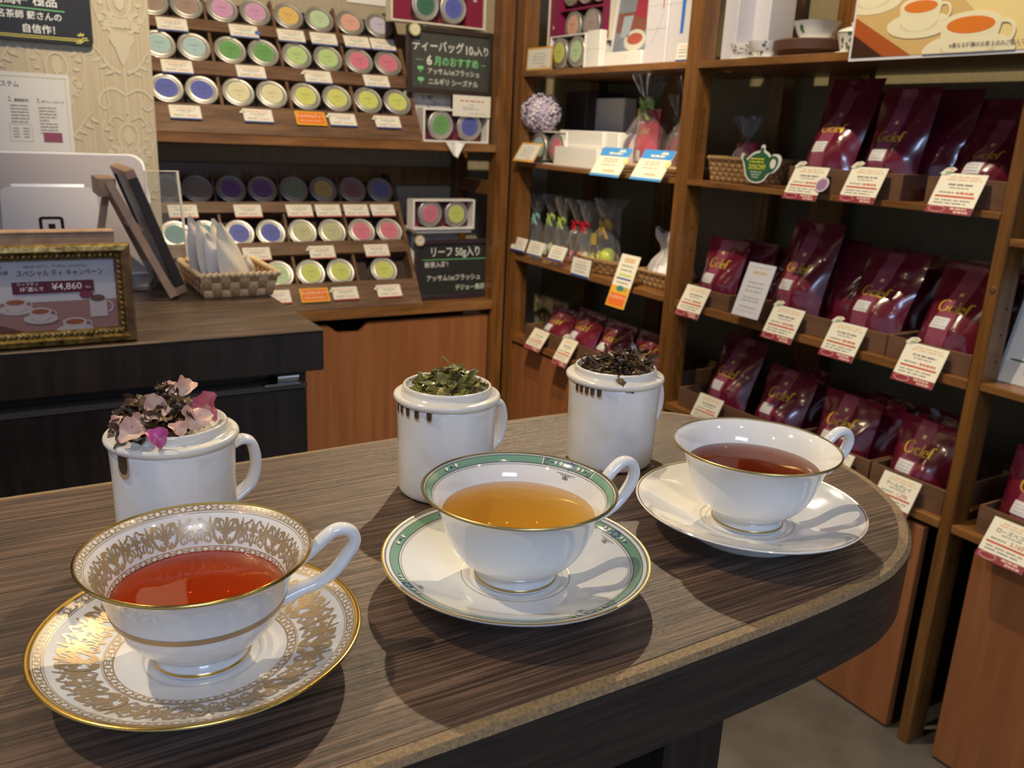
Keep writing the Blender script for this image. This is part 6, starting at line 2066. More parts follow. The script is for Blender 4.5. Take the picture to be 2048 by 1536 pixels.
def china_cup(label, x, y, z, prof, seed, lid=False, saucer_r=0, ink=(0.05, 0.06, 0.07), leafc=(0.10, 0.18, 0.08)):
    t = thing('china_cup', label, 'cup', (x, y, z))
    pr = catmull(prof, 4)
    inner = [(r - 0.0025, zz) for r, zz in pr[::-1] if zz > 0.006] + [(0.0005, 0.007)]
    part('bowl', MB().lathe([(0.0005, 0.001)] + pr + inner, 40), PORC, t, smooth=60)
    h0, h1 = pr[0][1], pr[-1][1]

    def fn(a, v):
        zz = h0 + (h1 - h0) * v
        for p, q in zip(pr, pr[1:]):
            if p[1] <= zz <= q[1]:
                rr = p[0] + (q[0] - p[0]) * (zz - p[1]) / (q[1] - p[1] + 1e-9)
                break
        else:
            rr = pr[-1][0]
        return ((rr + 0.0004) * cos(a), (rr + 0.0004) * sin(a), zz)
    d1, d2 = MB(), MB()
    floral(d1, 0, 0, 0, 7, seed, fn)
    floral(d2, 0, 0, 0, 5, seed + 1, fn)
    part('dark_flowers', d1, M(ink, 0.3), t, smooth=0, kind='stuff')
    part('green_leaves', d2, M(leafc, 0.3), t, smooth=0, kind='stuff')
    if saucer_r:
        part('foot_plate', MB().lathe([(0.001, -0.006), (saucer_r * 0.6, -0.006), (saucer_r, 0.0), (saucer_r * 0.97, 0.0015), (saucer_r * 0.6, -0.003), (0.001, -0.003)], 40), PORC, t, smooth=60)
    if lid:
        part('lid', MB().lathe([(pr[-1][0] + 0.001, h1 + 0.001), (pr[-1][0] * 0.85, h1 + 0.007), (pr[-1][0] * 0.4, h1 + 0.013), (0.006, h1 + 0.015), (0.008, h1 + 0.022), (0.001, h1 + 0.024)], 32), PORC, t, smooth=60)
    return t


SM = [(0.020, 0.0), (0.024, 0.004), (0.032, 0.014), (0.037, 0.026), (0.040, 0.036)]
china_cup('small white cup with dark flowers, left of the pair by the white carton', 1.635, 1.668, ST + 0.0065, [(r * 0.85, z) for r, z in SM], 1, saucer_r=0.034)
china_cup('small white cup with dark flowers, right of the pair beside the clay tray', 1.625, 1.590, ST + 0.0065, SM, 4, saucer_r=0.040)
t = thing('clay_tray', 'round brown clay tea tray under the flowered bowl', 'tray', (1.690, 1.500, ST))
part('dish', MB().lathe([(0.001, 0.0), (0.070, 0.0), (0.080, 0.012), (0.092, 0.020), (0.094, 0.040), (0.090, 0.043), (0.084, 0.034), (0.001, 0.032)], 56), M((0.105, 0.050, 0.032), 0.45), t, smooth=40)
china_cup('flowered white bowl on a foot plate on the clay tray', 1.690, 1.500, ST + 0.0405, [(0.026, 0.0), (0.030, 0.004), (0.040, 0.016), (0.047, 0.030), (0.055, 0.044)], 8, saucer_r=0.054, ink=(0.34, 0.16, 0.13), leafc=(0.10, 0.19, 0.09))
china_cup('lidded white cup with dark flowers behind the poster edge', 1.640, 1.352, ST + 0.0065, [(0.021, 0.0), (0.024, 0.004), (0.028, 0.018), (0.032, 0.032), (0.035, 0.040)], 12, lid=True, saucer_r=0.036)

# wicker basket and wrapped sweets on the upper shelf
rect_basket('wicker basket at the left end of the upper pouch shelf', 1.605, 1.76, 1.560, 1.722, 1.1015, 0.056, (WK1, WK2), m=5)
cello_bag('wrapped maroon sweets in the wicker basket of the middle unit', 1.668, 1.1055, 0.155, 0.040, 1.680, M((0.10, 0.05, 0.02), 0.4), inner_pouch(REDPOUCH, wordmark=False), bows=0.6, seed=31, group='wrapped maroon pouches')

# teapot-shaped discount sign
t = thing('teapot_sign', 'green teapot-shaped discount sign reading twenty percent off', 'sign', (1.5585, 1.503, 1.112), xa=(0, -1, 0), ya=(0.12, 0, 1))


def pot(k):
    c = (-0.002, 0.030)
    P = [(-0.028, 0.060), (-0.014, 0.066), (-0.006, 0.068), (-0.004, 0.078), (0.004, 0.079), (0.007, 0.069), (0.018, 0.064), (0.026, 0.058), (0.036, 0.062), (0.050, 0.060), (0.057, 0.050), (0.054, 0.036), (0.042, 0.024), (0.030, 0.020), (0.020, 0.006), (0.002, 0.000), (-0.018, 0.002), (-0.034, 0.012), (-0.042, 0.026), (-0.050, 0.042), (-0.057, 0.050), (-0.056, 0.060), (-0.048, 0.057), (-0.042, 0.048)]
    return [((x - c[0]) * k + c[0], (y - c[1]) * k + c[1]) for x, y in catmull(P, 3, True)]


part('white_board', MB().prism(pot(1.10), -0.002, 0.0), M((0.74, 0.74, 0.68), 0.4), t, smooth=0)
part('green_face', MB().prism(pot(0.97), 0.0, 0.0008), M((0.025, 0.11, 0.05), 0.35), t, smooth=0)
part('handle_gap', ell(MB(), 0.041, 0.043, 0.0085, 0.011, 0.0012), M((0.74, 0.74, 0.68), 0.4), t, smooth=0)
p_ = MB()
put_text(p_, '20%OFF', 0.0165, -0.006, 0.033, 0.0014, bold=0.02, sx=0.95)
r_ = random.Random(9)
for (y, a) in ((0.052, 0.022), (0.045, 0.025)):
    dashes(p_, r_, -0.008 - a, -0.006 + a * 0.8, y, 0.0035, 0.0014)
part('yellow_lettering', p_, M((0.62, 0.60, 0.06), 0.5), t, 'yellow lettering', smooth=0, kind='stuff')
p_ = MB()
for (y, a) in ((0.022, 0.018), (0.016, 0.014), (0.010, 0.010)):
    dashes(p_, r_, -0.006 - a, -0.006 + a, y, 0.0028, 0.0014)
part('small_print', p_, M((0.45, 0.55, 0.45), 0.5), t, smooth=0, kind='stuff')


# ------------------------------------------------------------------ printed tea pictures
def pic_cup(t, cx, cy, s, z, body, tea_c, shade, sau=True, handle=1, box=None):
    z1 = z + 0.0002

    def ell(mb, cx, cy, rx, ry, z, n=36):
        P = [(cx + rx * cos(2 * pi * i / n), cy + ry * sin(2 * pi * i / n)) for i in range(n)]
        if box:
            P = [(min(max(x, box[0]), box[1]), min(max(y, box[2]), box[3])) for x, y in P]
        return mb.blob(P, lambda x, y: (x, y, z), (max(cx, box[0] + 0.001) if box else cx, max(cy, box[2] + 0.001) if box else cy))
    if sau:
        part('printed_saucer', ell(MB(), cx, cy - 0.30 * s, 1.05 * s, 0.36 * s, z), body, t, smooth=0)
        part('printed_well', ell(MB(), cx, cy - 0.27 * s, 0.62 * s, 0.20 * s, z + 0.0001), shade, t, smooth=0)
    b = MB()
    P = [(cx - 0.68 * s, cy + 0.22 * s)] + [(cx + 0.64 * s * cos(a), cy - 0.02 * s + 0.46 * s * sin(a)) for a in [pi + pi * i / 18 for i in range(19)]] + [(cx + 0.68 * s, cy + 0.22 * s)]
    if box:
        P = [(min(max(x, box[0]), box[1]), min(max(y, box[2]), box[3])) for x, y in P]
    b.blob(P, lambda x, y: (x, y, z1))
    ell(b, cx, cy + 0.22 * s, 0.68 * s, 0.25 * s, z1 + 0.00012)
    part('printed_cup', b, body, t, smooth=0)
    hb = MB().ribbon(arc(cx + handle * 0.74 * s, cy + 0.02 * s, 0.22 * s, 0.22 * s, -110, 110, 14) if handle > 0 else arc(cx - 0.74 * s, cy + 0.02 * s, 0.22 * s, 0.22 * s, 70, 290, 14), 0.07 * s, lambda x, y: (x, y, z1))
    part('printed_handle', hb, body, t, smooth=0)
    part('printed_tea', ell(MB(), cx, cy + 0.20 * s, 0.54 * s, 0.17 * s, z1 + 0.0003), tea_c, t, smooth=0)


# large poster in front of the top shelf
t = thing('poster', 'large glossy poster of orange tea in white cups, upper right', 'poster', (1.500, 0.99, 1.362), **BX)
W_, H_ = 0.504, 0.36
part('board', MB().bbox(-W_ / 2, W_ / 2, 0, H_, -0.004, 0, 0.0005), M((0.72, 0.70, 0.72), 0.3), t)
zz = 0.0005
part('printed_ground', rect(MB(), -W_ / 2 + 0.006, W_ / 2 - 0.006, 0.006, H_ - 0.006, zz), M((0.66, 0.45, 0.18), 0.25), t, smooth=0)
part('printed_dark', MB().add([(-0.246, 0.006, zz + 0.0002), (-0.172, 0.006, zz + 0.0002), (-0.246, 0.049, zz + 0.0002)], [(0, 1, 2)]), M((0.06, 0.025, 0.015), 0.25), t, smooth=0)
part('printed_edge', MB().add([(-0.172, 0.006, zz + 0.0002), (-0.112, 0.006, zz + 0.0002), (-0.246, 0.080, zz + 0.0002), (-0.246, 0.049, zz + 0.0002)], [(0, 1, 2, 3)]), M((0.42, 0.10, 0.025), 0.25), t, smooth=0)
part('printed_light', MB().add([(0.075, 0.006, zz + 0.0002), (W_ / 2 - 0.006, 0.006, zz + 0.0002), (W_ / 2 - 0.006, H_ - 0.006, zz + 0.0002), (-0.06, H_ - 0.006, zz + 0.0002), (-0.03, 0.10, zz + 0.0002)], [(0, 1, 2, 3, 4)]), M((0.82, 0.66, 0.30), 0.25), t, smooth=0)
PB, PT, PS = M((0.84, 0.76, 0.52), 0.25), M((0.72, 0.20, 0.03), 0.2), M((0.74, 0.62, 0.38), 0.3)
BXL = (-0.246, 0.246, 0.0062, 0.354)
pic_cup(t, -0.214, 0.124, 0.062, zz + 0.0004, PB, PT, PS, box=BXL)
pic_cup(t, -0.106, 0.076, 0.063, zz + 0.0010, PB, PT, PS, box=BXL)
pic_cup(t, -0.002, 0.034, 0.083, zz + 0.0018, PB, PT, PS, box=BXL)
pic_cup(t, 0.145, 0.15, 0.075, zz + 0.0010, PB, PT, PS, box=BXL)
part('lettering', put_text(MB(), '※異なる種類のお茶３点のご購入で適用となります。', 0.0088, -0.036, 0.0175, zz + 0.0030, align='LEFT', bold=0.004), M((0.10, 0.08, 0.12), 0.4), t, 'dark lettering', smooth=0, kind='stuff')
part('standoff', MB().box(-0.20, -0.18, 0.05, 0.30, -0.047, -0.004).box(0.10, 0.12, 0.05, 0.30, -0.047, -0.004), M((0.3, 0.3, 0.3), 0.4), t, smooth=0)

# photo card on the shelf at the right edge
t = thing('photo_card', 'pale photo card with a glass, standing at the right edge of the photo', 'card', (1.600, 0.79, 0.793), xa=(0, -1, 0), ya=(0.28, 0, 1))
part('sheet', MB().box(-0.092, 0.092, 0, 0.20, -0.002, 0), M((0.62, 0.66, 0.68), 0.3), t, smooth=0)
part('printed_table', rect(MB(), -0.090, 0.090, 0.002, 0.040, 0.0004), M((0.52, 0.53, 0.54), 0.3), t, smooth=0)
part('printed_coaster', ell(MB(), -0.015, 0.024, 0.030, 0.011, 0.0008), M((0.20, 0.17, 0.15), 0.4), t, smooth=0)
part('printed_glass', rect(MB(), -0.016, 0.020, 0.024, 0.12, 0.0012), M((0.50, 0.44, 0.30), 0.3), t, smooth=0)
part('printed_leaf', ell(MB(), -0.062, 0.044, 0.016, 0.002, 0.0010), M((0.05, 0.10, 0.05), 0.4), t, smooth=0)

# ------------------------------------------------------------------ till counter
CT = 0.90
ct = thing('till_counter', 'dark wooden till counter behind the tasting mugs', 'counter', (0, 0, 0))
part('worktop', MB().bbox(-0.9, 0.421, 1.243, 1.945, CT - 0.004, CT, 0.0015), COUNTER, ct)
part('fascia', MB().bbox(-0.9, 0.420, 1.244, 1.945, CT - 0.064, CT - 0.0042, 0.0015), COUNTER_D, ct, 'edge of the worktop, coloured as in shade')  # front of the same slab, its shade put in as darker colour
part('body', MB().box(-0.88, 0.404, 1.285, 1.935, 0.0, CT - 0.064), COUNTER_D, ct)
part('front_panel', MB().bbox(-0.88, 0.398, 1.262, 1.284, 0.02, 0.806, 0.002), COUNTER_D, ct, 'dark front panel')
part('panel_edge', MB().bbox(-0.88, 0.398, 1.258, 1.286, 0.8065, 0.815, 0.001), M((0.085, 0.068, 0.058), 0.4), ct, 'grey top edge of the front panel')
h_ = part('latch', MB().bbox(0.330, 0.385, 1.250, 1.275, 0.8155, 0.819, 0.001), CHROME, ct, 'chrome latch')
part('latch_barrel', MB().tube([(0.352, 1.262, 0.826), (0.384, 1.262, 0.826)], 0.0075, 14), CHROME, h_)

# gold picture frame with the campaign card
t = thing('framed_advert', 'ornate gold picture frame with the special tea campaign card', 'frame', (0.0535, 1.262, CT), xa=(1, 0, 0), ya=(0, 0.07, 1))
FW, FH, fb = 0.214, 0.133, 0.021
FGOLD = wood('old_gold', (0.05, 0.022, 0.006), (0.50, 0.34, 0.10), (90, 90, 90), 0.32, 0.3)
FGOLD.node_tree.nodes['Principled BSDF'].inputs['Metallic'].default_value = 0.75
FBROWN = wood('frame_brown', (0.05, 0.022, 0.008), (0.20, 0.10, 0.03), (50, 50, 50), 0.35, 0.1)


def molding(a, b, inn):
    """one mitred rail from corner a to b; inn = inward direction"""
    ax = (Vector(b) - Vector(a)).normalized()
    n_in = Vector(inn)
    prof = [(0.0, -0.010), (0.0, 0.006), (0.003, 0.010), (0.009, 0.011), (0.012, 0.007), (0.0135, 0.0045), (0.0185, 0.0035), (0.0205, 0.0005), (0.0205, -0.010)]
    mb = MB()
    vs = []
    for e, c in ((1, Vector(a)), (-1, Vector(b))):
        for (d, z) in prof:
            p = c + n_in * d + ax * (e * d)
            vs.append((p.x, p.y, z))
    k = len(prof)
    return mb.add(vs, [(i, i + 1, k + i + 1, k + i) for i in range(k - 1)])


c_ = [(-FW / 2, 0), (FW / 2, 0), (FW / 2, FH), (-FW / 2, FH)]
bead_me = MB().lathe([(0.0001, -0.0034), (0.0020, -0.0026), (0.0026, 0.0), (0.0020, 0.0026), (0.0001, 0.0034)], 8).mesh('bead', 60)
for i, (inn) in enumerate(((0, 1), (-1, 0), (0, -1), (1, 0))):
    a, b = c_[i], c_[(i + 1) % 4]
    rl = part('rail', molding((*a,), (*b,), (*inn,)), FGOLD if i in (0, 2) else FBROWN, t, smooth=40)
    L = hypot(b[0] - a[0], b[1] - a[1])
    n = int((L - 0.034) / 0.0062)
    ux, uy = (b[0] - a[0]) / L, (b[1] - a[1]) / L
    for k in range(n):
        s_ = 0.018 + (L - 0.036) * k / (n - 1)
        o = part('bead', bead_me, FGOLD if k % 2 else M((0.14, 0.085, 0.02), 0.35, 0.6), rl)
        o.matrix_local = Matrix.Translation((a[0] + ux * s_ + inn[0] * 0.0155, a[1] + uy * s_ + inn[1] * 0.0155, 0.0052)) @ Matrix.Rotation(atan2(uy, ux), 4, 'Z') @ Matrix.Rotation(0.7, 4, 'Z') @ Matrix.Rotation(pi / 2, 4, 'Y')
x0, x1, y0, y1 = -FW / 2 + fb, FW / 2 - fb, fb, FH - fb
part('card', MB().box(x0, x1, y0, y1, -0.006, -0.002), M((0.42, 0.40, 0.44), 0.25), t, smooth=0)
zz = -0.0016
X0 = -0.0535
part('printed_table', rect(MB(), x0, x1, y0, y0 + 0.038, zz), M((0.24, 0.13, 0.12), 0.25), t, smooth=0)
part('printed_edge', MB().add([(x0, y0, zz + 0.0002), (x0 + 0.06, y0, zz + 0.0002), (x0, y0 + 0.022, zz + 0.0002)], [(0, 1, 2)]), M((0.10, 0.045, 0.04), 0.25), t, smooth=0)
CB, CTE, CSH = M((0.40, 0.34, 0.35), 0.25), M((0.24, 0.075, 0.035), 0.25), M((0.31, 0.24, 0.25), 0.25)
pic_cup(t, X0 + 0.020, 0.056, 0.019, zz + 0.0004, CB, CTE, CSH)
pic_cup(t, X0 + 0.047, 0.043, 0.019, zz + 0.0010, CB, CTE, CSH)
pic_cup(t, X0 + 0.086, 0.027, 0.021, zz + 0.0016, CB, CTE, CSH)
mg = rect(MB(), X0 + 0.106, X0 + 0.127, 0.036, 0.060, zz + 0.0006)
ell(mg, X0 + 0.1165, 0.060, 0.0105, 0.0035, zz + 0.0006)
mg.ribbon(arc(X0 + 0.128, 0.049, 0.006, 0.007, -90, 90, 10), 0.002, lambda x, y: (x, y, zz + 0.0006))
part('printed_mug', mg, CB, t, smooth=0)
part('printed_leaves', ell(MB(), X0 + 0.1165, 0.0610, 0.0085, 0.0045, zz + 0.0010), M((0.10, 0.045, 0.035), 0.4), t, smooth=0)
part('printed_seal', ell(MB(), X0 + 0.103, 0.066, 0.0085, 0.005, zz + 0.0010), M((0.16, 0.025, 0.05), 0.3), t, smooth=0)
part('red_banner', rect(MB(), X0 + 0.018, X0 + 0.113, 0.0700, 0.0855, zz + 0.0006), M((0.085, 0.008, 0.022), 0.3), t, 'maroon banner', smooth=0)
p_ = MB()
put_text(p_, 'リーフティ', 0.0052, X0 + 0.036, 0.0822, zz + 0.0010, bold=0.006)
put_text(p_, '3種選んで', 0.0062, X0 + 0.040, 0.0755, zz + 0.0010, bold=0.01)
put_text(p_, '¥4,860', 0.0122, X0 + 0.081, 0.0778, zz + 0.0010, bold=0.004, sx=1.05)
put_text(p_, '税込', 0.0032, X0 + 0.106, 0.0760, zz + 0.0010)
part('white_lettering', p_, M((0.66, 0.60, 0.62), 0.4), t, 'pale lettering on the banner', smooth=0, kind='stuff')
p_ = MB()
put_text(p_, 'スペシャル ティ キャンペーン', 0.0094, X0 + 0.075, 0.0958, zz + 0.0010, bold=0.006, sx=0.80)
put_text(p_, '旬のダージリン、アッサム、セイロンetc.', 0.0040, X0 + 0.070, 0.1045, zz + 0.0010, bold=0.004)
put_text(p_, 'んで', 0.0056, X0 + 0.004, 0.1040, zz + 0.0010, bold=0.006)
put_text(p_, 'お得', 0.0056, X0 + 0.010, 0.0975, zz + 0.0010, bold=0.006)
part('dark_lettering', p_, M((0.09, 0.03, 0.05), 0.4), t, 'dark lettering', smooth=0, kind='stuff')
part('back_stay', MB().add([(-0.02, 0.0, -0.055), (0.02, 0.0, -0.055), (0.02, 0.09, -0.010), (-0.02, 0.09, -0.010), (-0.02, 0.0, -0.058), (0.02, 0.0, -0.058), (0.02, 0.09, -0.013), (-0.02, 0.09, -0.013)], [(0, 1, 2, 3), (7, 6, 5, 4), (0, 4, 5, 1), (2, 6, 7, 3), (0, 3, 7, 4), (1, 5, 6, 2)]), FBROWN, t, smooth=0)

# wooden card box behind the frame (only its top shows)
t = thing('wooden_box', 'light wooden box whose top shows over the gold frame', 'box', (0.040, 1.345, CT), **AX)
part('front', MB().bbox(-0.12, 0.112, 0.0, 0.1375, -0.004, 0.0, 0.0008), LIGHTWOOD, t)
part('top', MB().bbox(-0.12, 0.112, 0.1375, 0.1405, -0.028, 0.002, 0.0008), LIGHTWOOD, t)
part('back', MB().bbox(-0.12, 0.112, 0.0, 0.1375, -0.028, -0.024, 0.0008), LIGHTWOOD, t)

# tablet till stand
t = thing('tablet_till', 'silver-grey tablet till stand with a square logo, on the counter', 'till', (0.105, 1.785, 0.904), xa=(1, 0, 0), ya=(0, 0.55, 0.835))
TW, TH_ = 0.354, 0.260
rr = 0.026
outl = []
for (cx, cy, a0) in ((TW / 2 - rr, rr, -90), (TW / 2 - rr, TH_ - rr, 0), (-TW / 2 + rr, TH_ - rr, 90), (-TW / 2 + rr, rr, 180)):
    outl += arc(cx, cy, rr, rr, a0, a0 + 90, 8)
part('shell', MB().prism(outl, -0.012, 0.0), M((0.25, 0.23, 0.26), 0.7, 0, 0, 0.2), t, smooth=30)
k_ = [(x * 0.978, (y - TH_ / 2) * 0.965 + TH_ / 2) for x, y in outl]
n_ = len(outl)
mb = MB().add([(x, y, 0.0) for x, y in outl] + [(x, y, 0.0022) for x, y in [((a[0] + b[0]) / 2, (a[1] + b[1]) / 2) for a, b in zip(outl, k_)]] + [(x, y, 0.0004) for x, y in k_], [(i, (i + 1) % n_, n_ + (i + 1) % n_, n_ + i) for i in range(n_)] + [(n_ + i, n_ + (i + 1) % n_, 2 * n_ + (i + 1) % n_, 2 * n_ + i) for i in range(n_)])
part('rim', mb, M((0.82, 0.81, 0.84), 0.2), t, 'bright white rim', smooth=50)
dk = []
for (cx, cy, a0) in ((0.080 - 0.014, 0.180 - 0.014, 0), (-0.080 + 0.014, 0.180 - 0.014, 90)):
    dk += arc(cx, cy, 0.014, 0.014, a0, a0 + 90, 6)
dk = dk + [(-0.086, 0.004), (0.086, 0.004)]
dko = part('dock', MB().prism(dk, 0.0, 0.010), M((0.36, 0.35, 0.40), 0.65, 0, 0, 0.2), t, 'pale dock', smooth=30)
part('slot', MB().bbox(-0.062, 0.062, 0.181, 0.189, 0.0, 0.007, 0.001), M((0.36, 0.40, 0.56), 0.3), t)
lg = MB()


def rrect(w_, r, n=6):
    P = []
    for (cx, cy, a0) in ((w_ - r, -w_ + r, -90), (w_ - r, w_ - r, 0), (-w_ + r, w_ - r, 90), (-w_ + r, -w_ + r, 180)):
        P += arc(cx, cy, r, r, a0, a0 + 90, n)
    return P


lx, ly = -0.003, 0.098
o1, o2 = rrect(0.0207, 0.0068), rrect(0.0150, 0.0026)
lg.add([(x + lx, y + ly, 0.0104) for x, y in o1] + [(x + lx, y + ly, 0.0104) for x, y in o2], [(i, (i + 1) % len(o1), len(o1) + (i + 1) % len(o1), len(o1) + i) for i in range(len(o1))])
lg.add([(x + lx, y + ly, 0.0104) for x, y in rrect(0.0058, 0.0010)], [tuple(range(28))])
part('square_logo', lg, M((0.006, 0.006, 0.008), 0.8, 0, 0, 0.1), dko, 'black square logo', smooth=0, kind='stuff')
mb = MB().box(-0.07, 0.07, 0.0, 0.035, -0.06, -0.012)
part('foot', mb, M((0.55, 0.54, 0.58), 0.35), t, smooth=20)

# easel with a board seen from behind
bb = thing('menu_board', 'wooden board leaning on the small easel, seen edge-on from behind', 'board', (0.284, 1.572, CT + 0.004), xa=(0, 1, 0), ya=(-0.33, 0, 0.944))
part('panel', MB().box(0.004, 0.186, 0.002, 0.218, -0.008, 0.002), M((0.30, 0.28, 0.28), 0.5), bb, 'grey back')
for (a, b, c, d, mt) in ((0, 0.19, 0.206, 0.220, LIGHTWOOD), (0, 0.19, 0, 0.014, LIGHTWOOD), (0, 0.012, 0.014, 0.206, FRAME_D), (0.178, 0.19, 0.014, 0.206, FRAME_D)):
    part('frame_rail', MB().bbox(a, b, c, d, -0.012, 0.004, 0.001), mt, bb)
es = thing('table_easel', 'small wooden table easel on the counter', 'easel', (0.26, 1.60, CT))
UPB = Vector((-0.33, 0, 0.944))


def stick(name, a, b, w_, mat=LIGHTWOOD):
    a, b = Vector(a), Vector(b)
    mb = MB().tube([a, b], w_ * 0.72, 4, upref=(0.7, 0.7, 0))
    return part(name, mb, mat, es, smooth=0)


stick('front_leg', (-0.002, -0.062, 0.004), (-0.083, -0.010, 0.190), 0.012)
stick('front_leg', (0.000, 0.135, 0.004), (-0.083, 0.080, 0.190), 0.012)
stick('rear_leg', (-0.115, 0.05, 0.004), (-0.078, 0.05, 0.185), 0.011)
stick('ledge', (0.006, -0.055, 0.010), (0.006, 0.150, 0.010), 0.008)
stick('cross_bar', (-0.045, -0.03, 0.115), (-0.045, 0.11, 0.115), 0.013)
part('hinge_block', MB().bbox(-0.098, -0.070, 0.005, 0.095, 0.165, 0.195, 0.001), LIGHTWOOD, es)

# basket of sachets
rect_basket('woven tray basket of white sachets on the counter', 0.298, 0.432, 1.515, 1.70, CT + 0.0005, 0.040, (WKL1, WKL2), n=12, m=3, flare=0.13)
SACH = M((0.80, 0.74, 0.62), 0.42, var=0.10)
SACH2 = M((0.66, 0.62, 0.60), 0.32, var=0.10)


def sachet(label, base, tip, w_, mat, seed):
    """paper sachet standing askew in the basket; base and tip in world space"""
    b, e = Vector(base), Vector(tip)
    up = e - b
    L = up.length
    t = thing('tea_sachet', label, 'sachet', base, (0.55, 0.35, 0.25), up, 'sachets in the counter basket')
    r = random.Random(seed)
    a0 = r.uniform(0, 6)
    mb = MB()

    def f(u, v, s):
        x = (u - 0.5) * w_ * (1 - 0.88 * v ** 2.5) + 0.10 * w_ * v * v
        bulge = 0.012 * sin(pi * u) * sin(pi * min(1, v * 1.1)) if v < 0.91 else 0
        return (x, v * L, s * bulge + 0.004 * sin(a0 + 5 * u + 7 * v) * sin(pi * u))
    mb.grid(lambda u, v: f(u, v, 1), 10, 14)
    mb.grid(lambda u, v: f(1 - u, v, -1), 10, 14)
    part('paper', mb, mat, t, smooth=50)
    return t


sachet('white sachet leftmost in the counter basket, leaning to the easel', (0.330, 1.60, CT + 0.008), (0.262, 1.55, 1.012), 0.060, SACH2, 1)
sachet('white sachet second from the left in the counter basket', (0.345, 1.57, CT + 0.008), (0.290, 1.545, 1.020), 0.062, SACH, 2)
sachet('greyish sachet third from the left in the counter basket', (0.352, 1.55, CT + 0.008), (0.305, 1.535, 1.003), 0.058, SACH2, 3)
sachet('pointed white sachet fourth from the left in the counter basket', (0.370, 1.60, CT + 0.008), (0.325, 1.57, 1.024), 0.062, SACH, 4)
sachet('tall pale sachet rightmost in the counter basket', (0.372, 1.545, CT + 0.008), (0.346, 1.535, 1.032), 0.066, SACH, 5)
sachet('low folded sachet at the right rim of the counter basket', (0.395, 1.60, CT + 0.008), (0.425, 1.61, 0.957), 0.06, SACH, 6)
# small clear dish behind the easel
t = thing('clear_dish', 'small clear acrylic dish behind the easel leg', 'dish', (0.218, 1.66, CT))
part('bowl', MB().lathe([(0.001, 0.002), (0.030, 0.002), (0.036, 0.020), (0.038, 0.045), (0.036, 0.045), (0.034, 0.022), (0.028, 0.006), (0.001, 0.006)], 28), CELLO, t)
# thin clear card holder behind the sachets
t = thing('card_holder', 'thin clear card holder behind the easel board', 'holder', (0.300, 1.83, CT), **AX)
part('frame', MB().tube([(-0.03, 0.0, 0), (-0.03, 0.195, 0), (0.028, 0.195, 0), (0.040, 0.0, 0)], 0.003, 8), M((0.55, 0.54, 0.50), 0.25), t)
part('sheet', MB().box(-0.028, 0.026, 0.002, 0.192, -0.001, 0.001), CELLO, t, smooth=0)

# ------------------------------------------------------------------ pillar wall: blackboard and notice
t = thing('blackboard', 'black sign with white chalk lettering on the wallpapered pillar', 'blackboard', (0.0, 1.940, 1.320), **AX)
ob = [(-0.36, 0.0), (0.205, 0.0), (0.210, 0.005), (0.210, 0.40), (-0.36, 0.40)]
part('slate', MB().prism(ob, -0.009, 0.0), M((0.010, 0.010, 0.011), 0.45), t, smooth=0)
p_ = MB()
put_text(p_, '老馬烏種 極品', 0.0195, 0.090, 0.0690, 0.0004, bold=0.012, sx=1.05)
put_text(p_, '持つ名茶師 蘇さんの', 0.0150, 0.092, 0.0435, 0.0004, bold=0.012, sx=0.98)
put_text(p_, '自信作！', 0.0165, 0.124, 0.0205, 0.0004, bold=0.012)
part('chalk_lettering', p_, CHALKW, t, 'white chalk lettering', smooth=0, kind='stuff')
part('green_line', MB().add([(-0.30, 0.0595, 0.0004), (0.165, 0.0548, 0.0004), (0.165, 0.0562, 0.0004), (-0.30, 0.0610, 0.0004)], [(0, 1, 2, 3)]), CHALKG, t, smooth=0)
p_ = MB()
for y in (0.0055, 0.0090):
    rect(p_, -0.30, 0.190, y, y + 0.0011, 0.0004)
p_.ribbon(catmull([(0.180, 0.003), (0.188, 0.003), (0.194, 0.008), (0.202, 0.009)], 4), 0.0014, lambda x, y: (x, y, 0.0005))
p_.ribbon(catmull([(0.180, 0.006), (0.187, 0.007), (0.193, 0.012), (0.200, 0.012)], 4), 0.0014, lambda x, y: (x, y, 0.0005))
for (a) in (60, 100, 140):
    p_.ribbon([(0.190 + 0.003 * cos(radians(a)), 0.013 + 0.003 * sin(radians(a))), (0.190 + 0.008 * cos(radians(a)), 0.013 + 0.008 * sin(radians(a)))], 0.002, lambda x, y: (x, y, 0.0005))
part('yellow_border', p_, CHALKY, t, 'yellow chalk border', smooth=0, kind='stuff')
t = thing('wall_notice', 'white discount system notice on the wallpapered pillar', 'notice', (0.0, 1.9465, 1.02), **AX)
NB = 0.0
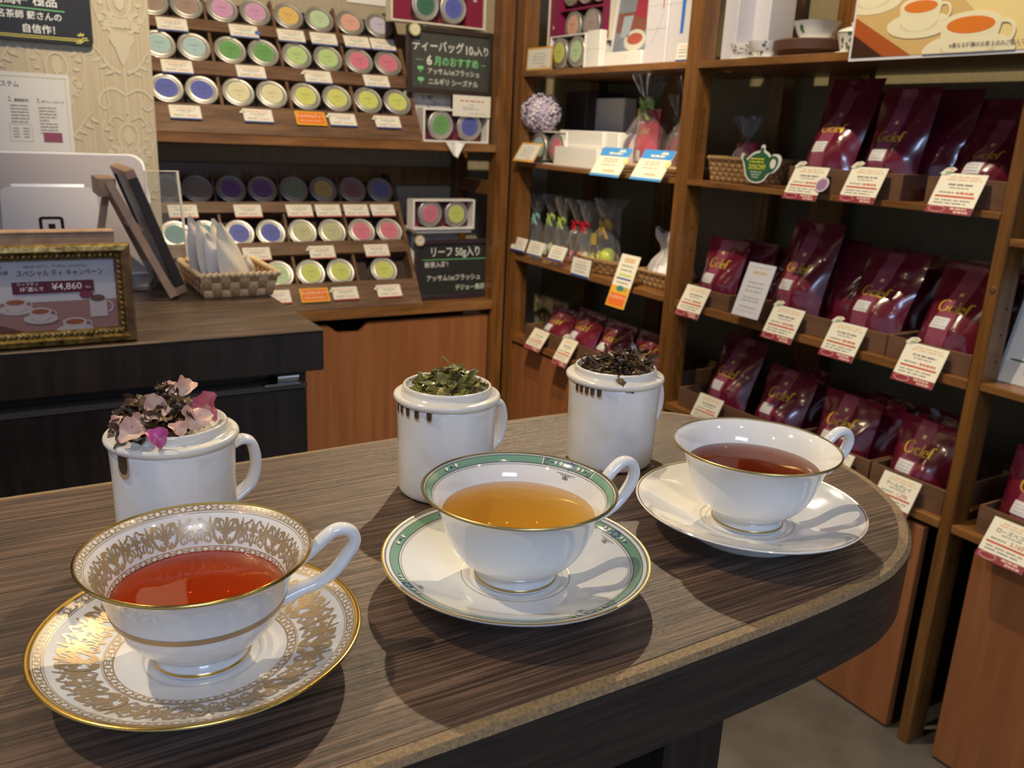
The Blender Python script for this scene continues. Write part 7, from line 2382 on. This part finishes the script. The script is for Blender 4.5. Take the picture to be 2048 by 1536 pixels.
part('sheet', MB().box(-0.26, 0.162, 0.0, 0.244, -0.001, 0.0), M((0.56, 0.54, 0.52), 0.45), t, smooth=0)
p_ = MB()
for (a, b, c, d) in ((-0.255, 0.157, 0.236, 0.2372), (0.1545, 0.1557, 0.006, 0.237)):
    rect(p_, a, b, c, d, 0.0004)
part('gold_border', p_, M((0.46, 0.42, 0.28), 0.5), t, smooth=0, kind='stuff')
p_ = MB()
put_text(p_, 'まとめ買い割引システム', 0.0122, 0.020, 0.2215, 0.0004, bold=0.008, sx=0.86)
put_text(p_, '2.', 0.012, 0.060, 0.195, 0.0004, sx=0.8)
put_text(p_, '銀製割引', 0.0062, 0.079, 0.1935, 0.0004, bold=0.01)
put_text(p_, '3.', 0.012, 0.107, 0.194, 0.0004, sx=0.8)
put_text(p_, 'ポイントカード', 0.0056, 0.131, 0.1925, 0.0004, bold=0.008)
part('lettering', p_, M((0.06, 0.05, 0.06), 0.5), t, 'dark lettering', smooth=0, kind='stuff')
p_ = MB()
r_ = random.Random(6)
for k in range(6):
    dashes(p_, r_, 0.059, 0.089 - 0.003 * (k == 5), 0.184 - 0.0058 * k, 0.0022, 0.0004, 0.2, 0.5)
for k in range(9):
    dashes(p_, r_, 0.106, 0.136 - 0.014 * (k in (4, 8)), 0.182 - 0.0058 * k, 0.0022, 0.0004, 0.2, 0.5)
for k in range(4):
    dashes(p_, r_, 0.060, 0.070, 0.143 - 0.0052 * k, 0.0022, 0.0004)
    dashes(p_, r_, 0.077, 0.087, 0.143 - 0.0052 * k, 0.0022, 0.0004)
for (a, b, c, d) in ((0.055, 0.092, 0.1505, 0.1510), (0.055, 0.092, 0.1190, 0.1195), (0.055, 0.0555, 0.119, 0.151), (0.0915, 0.092, 0.119, 0.151)):
    rect(p_, a, b, c, d, 0.0004)
part('small_print', p_, M((0.22, 0.20, 0.20), 0.6), t, smooth=0, kind='stuff')
part('printed_card', rect(MB(), 0.110, 0.142, 0.119, 0.137, 0.0005), M((0.22, 0.05, 0.10), 0.5), t, 'small maroon card picture', smooth=0)
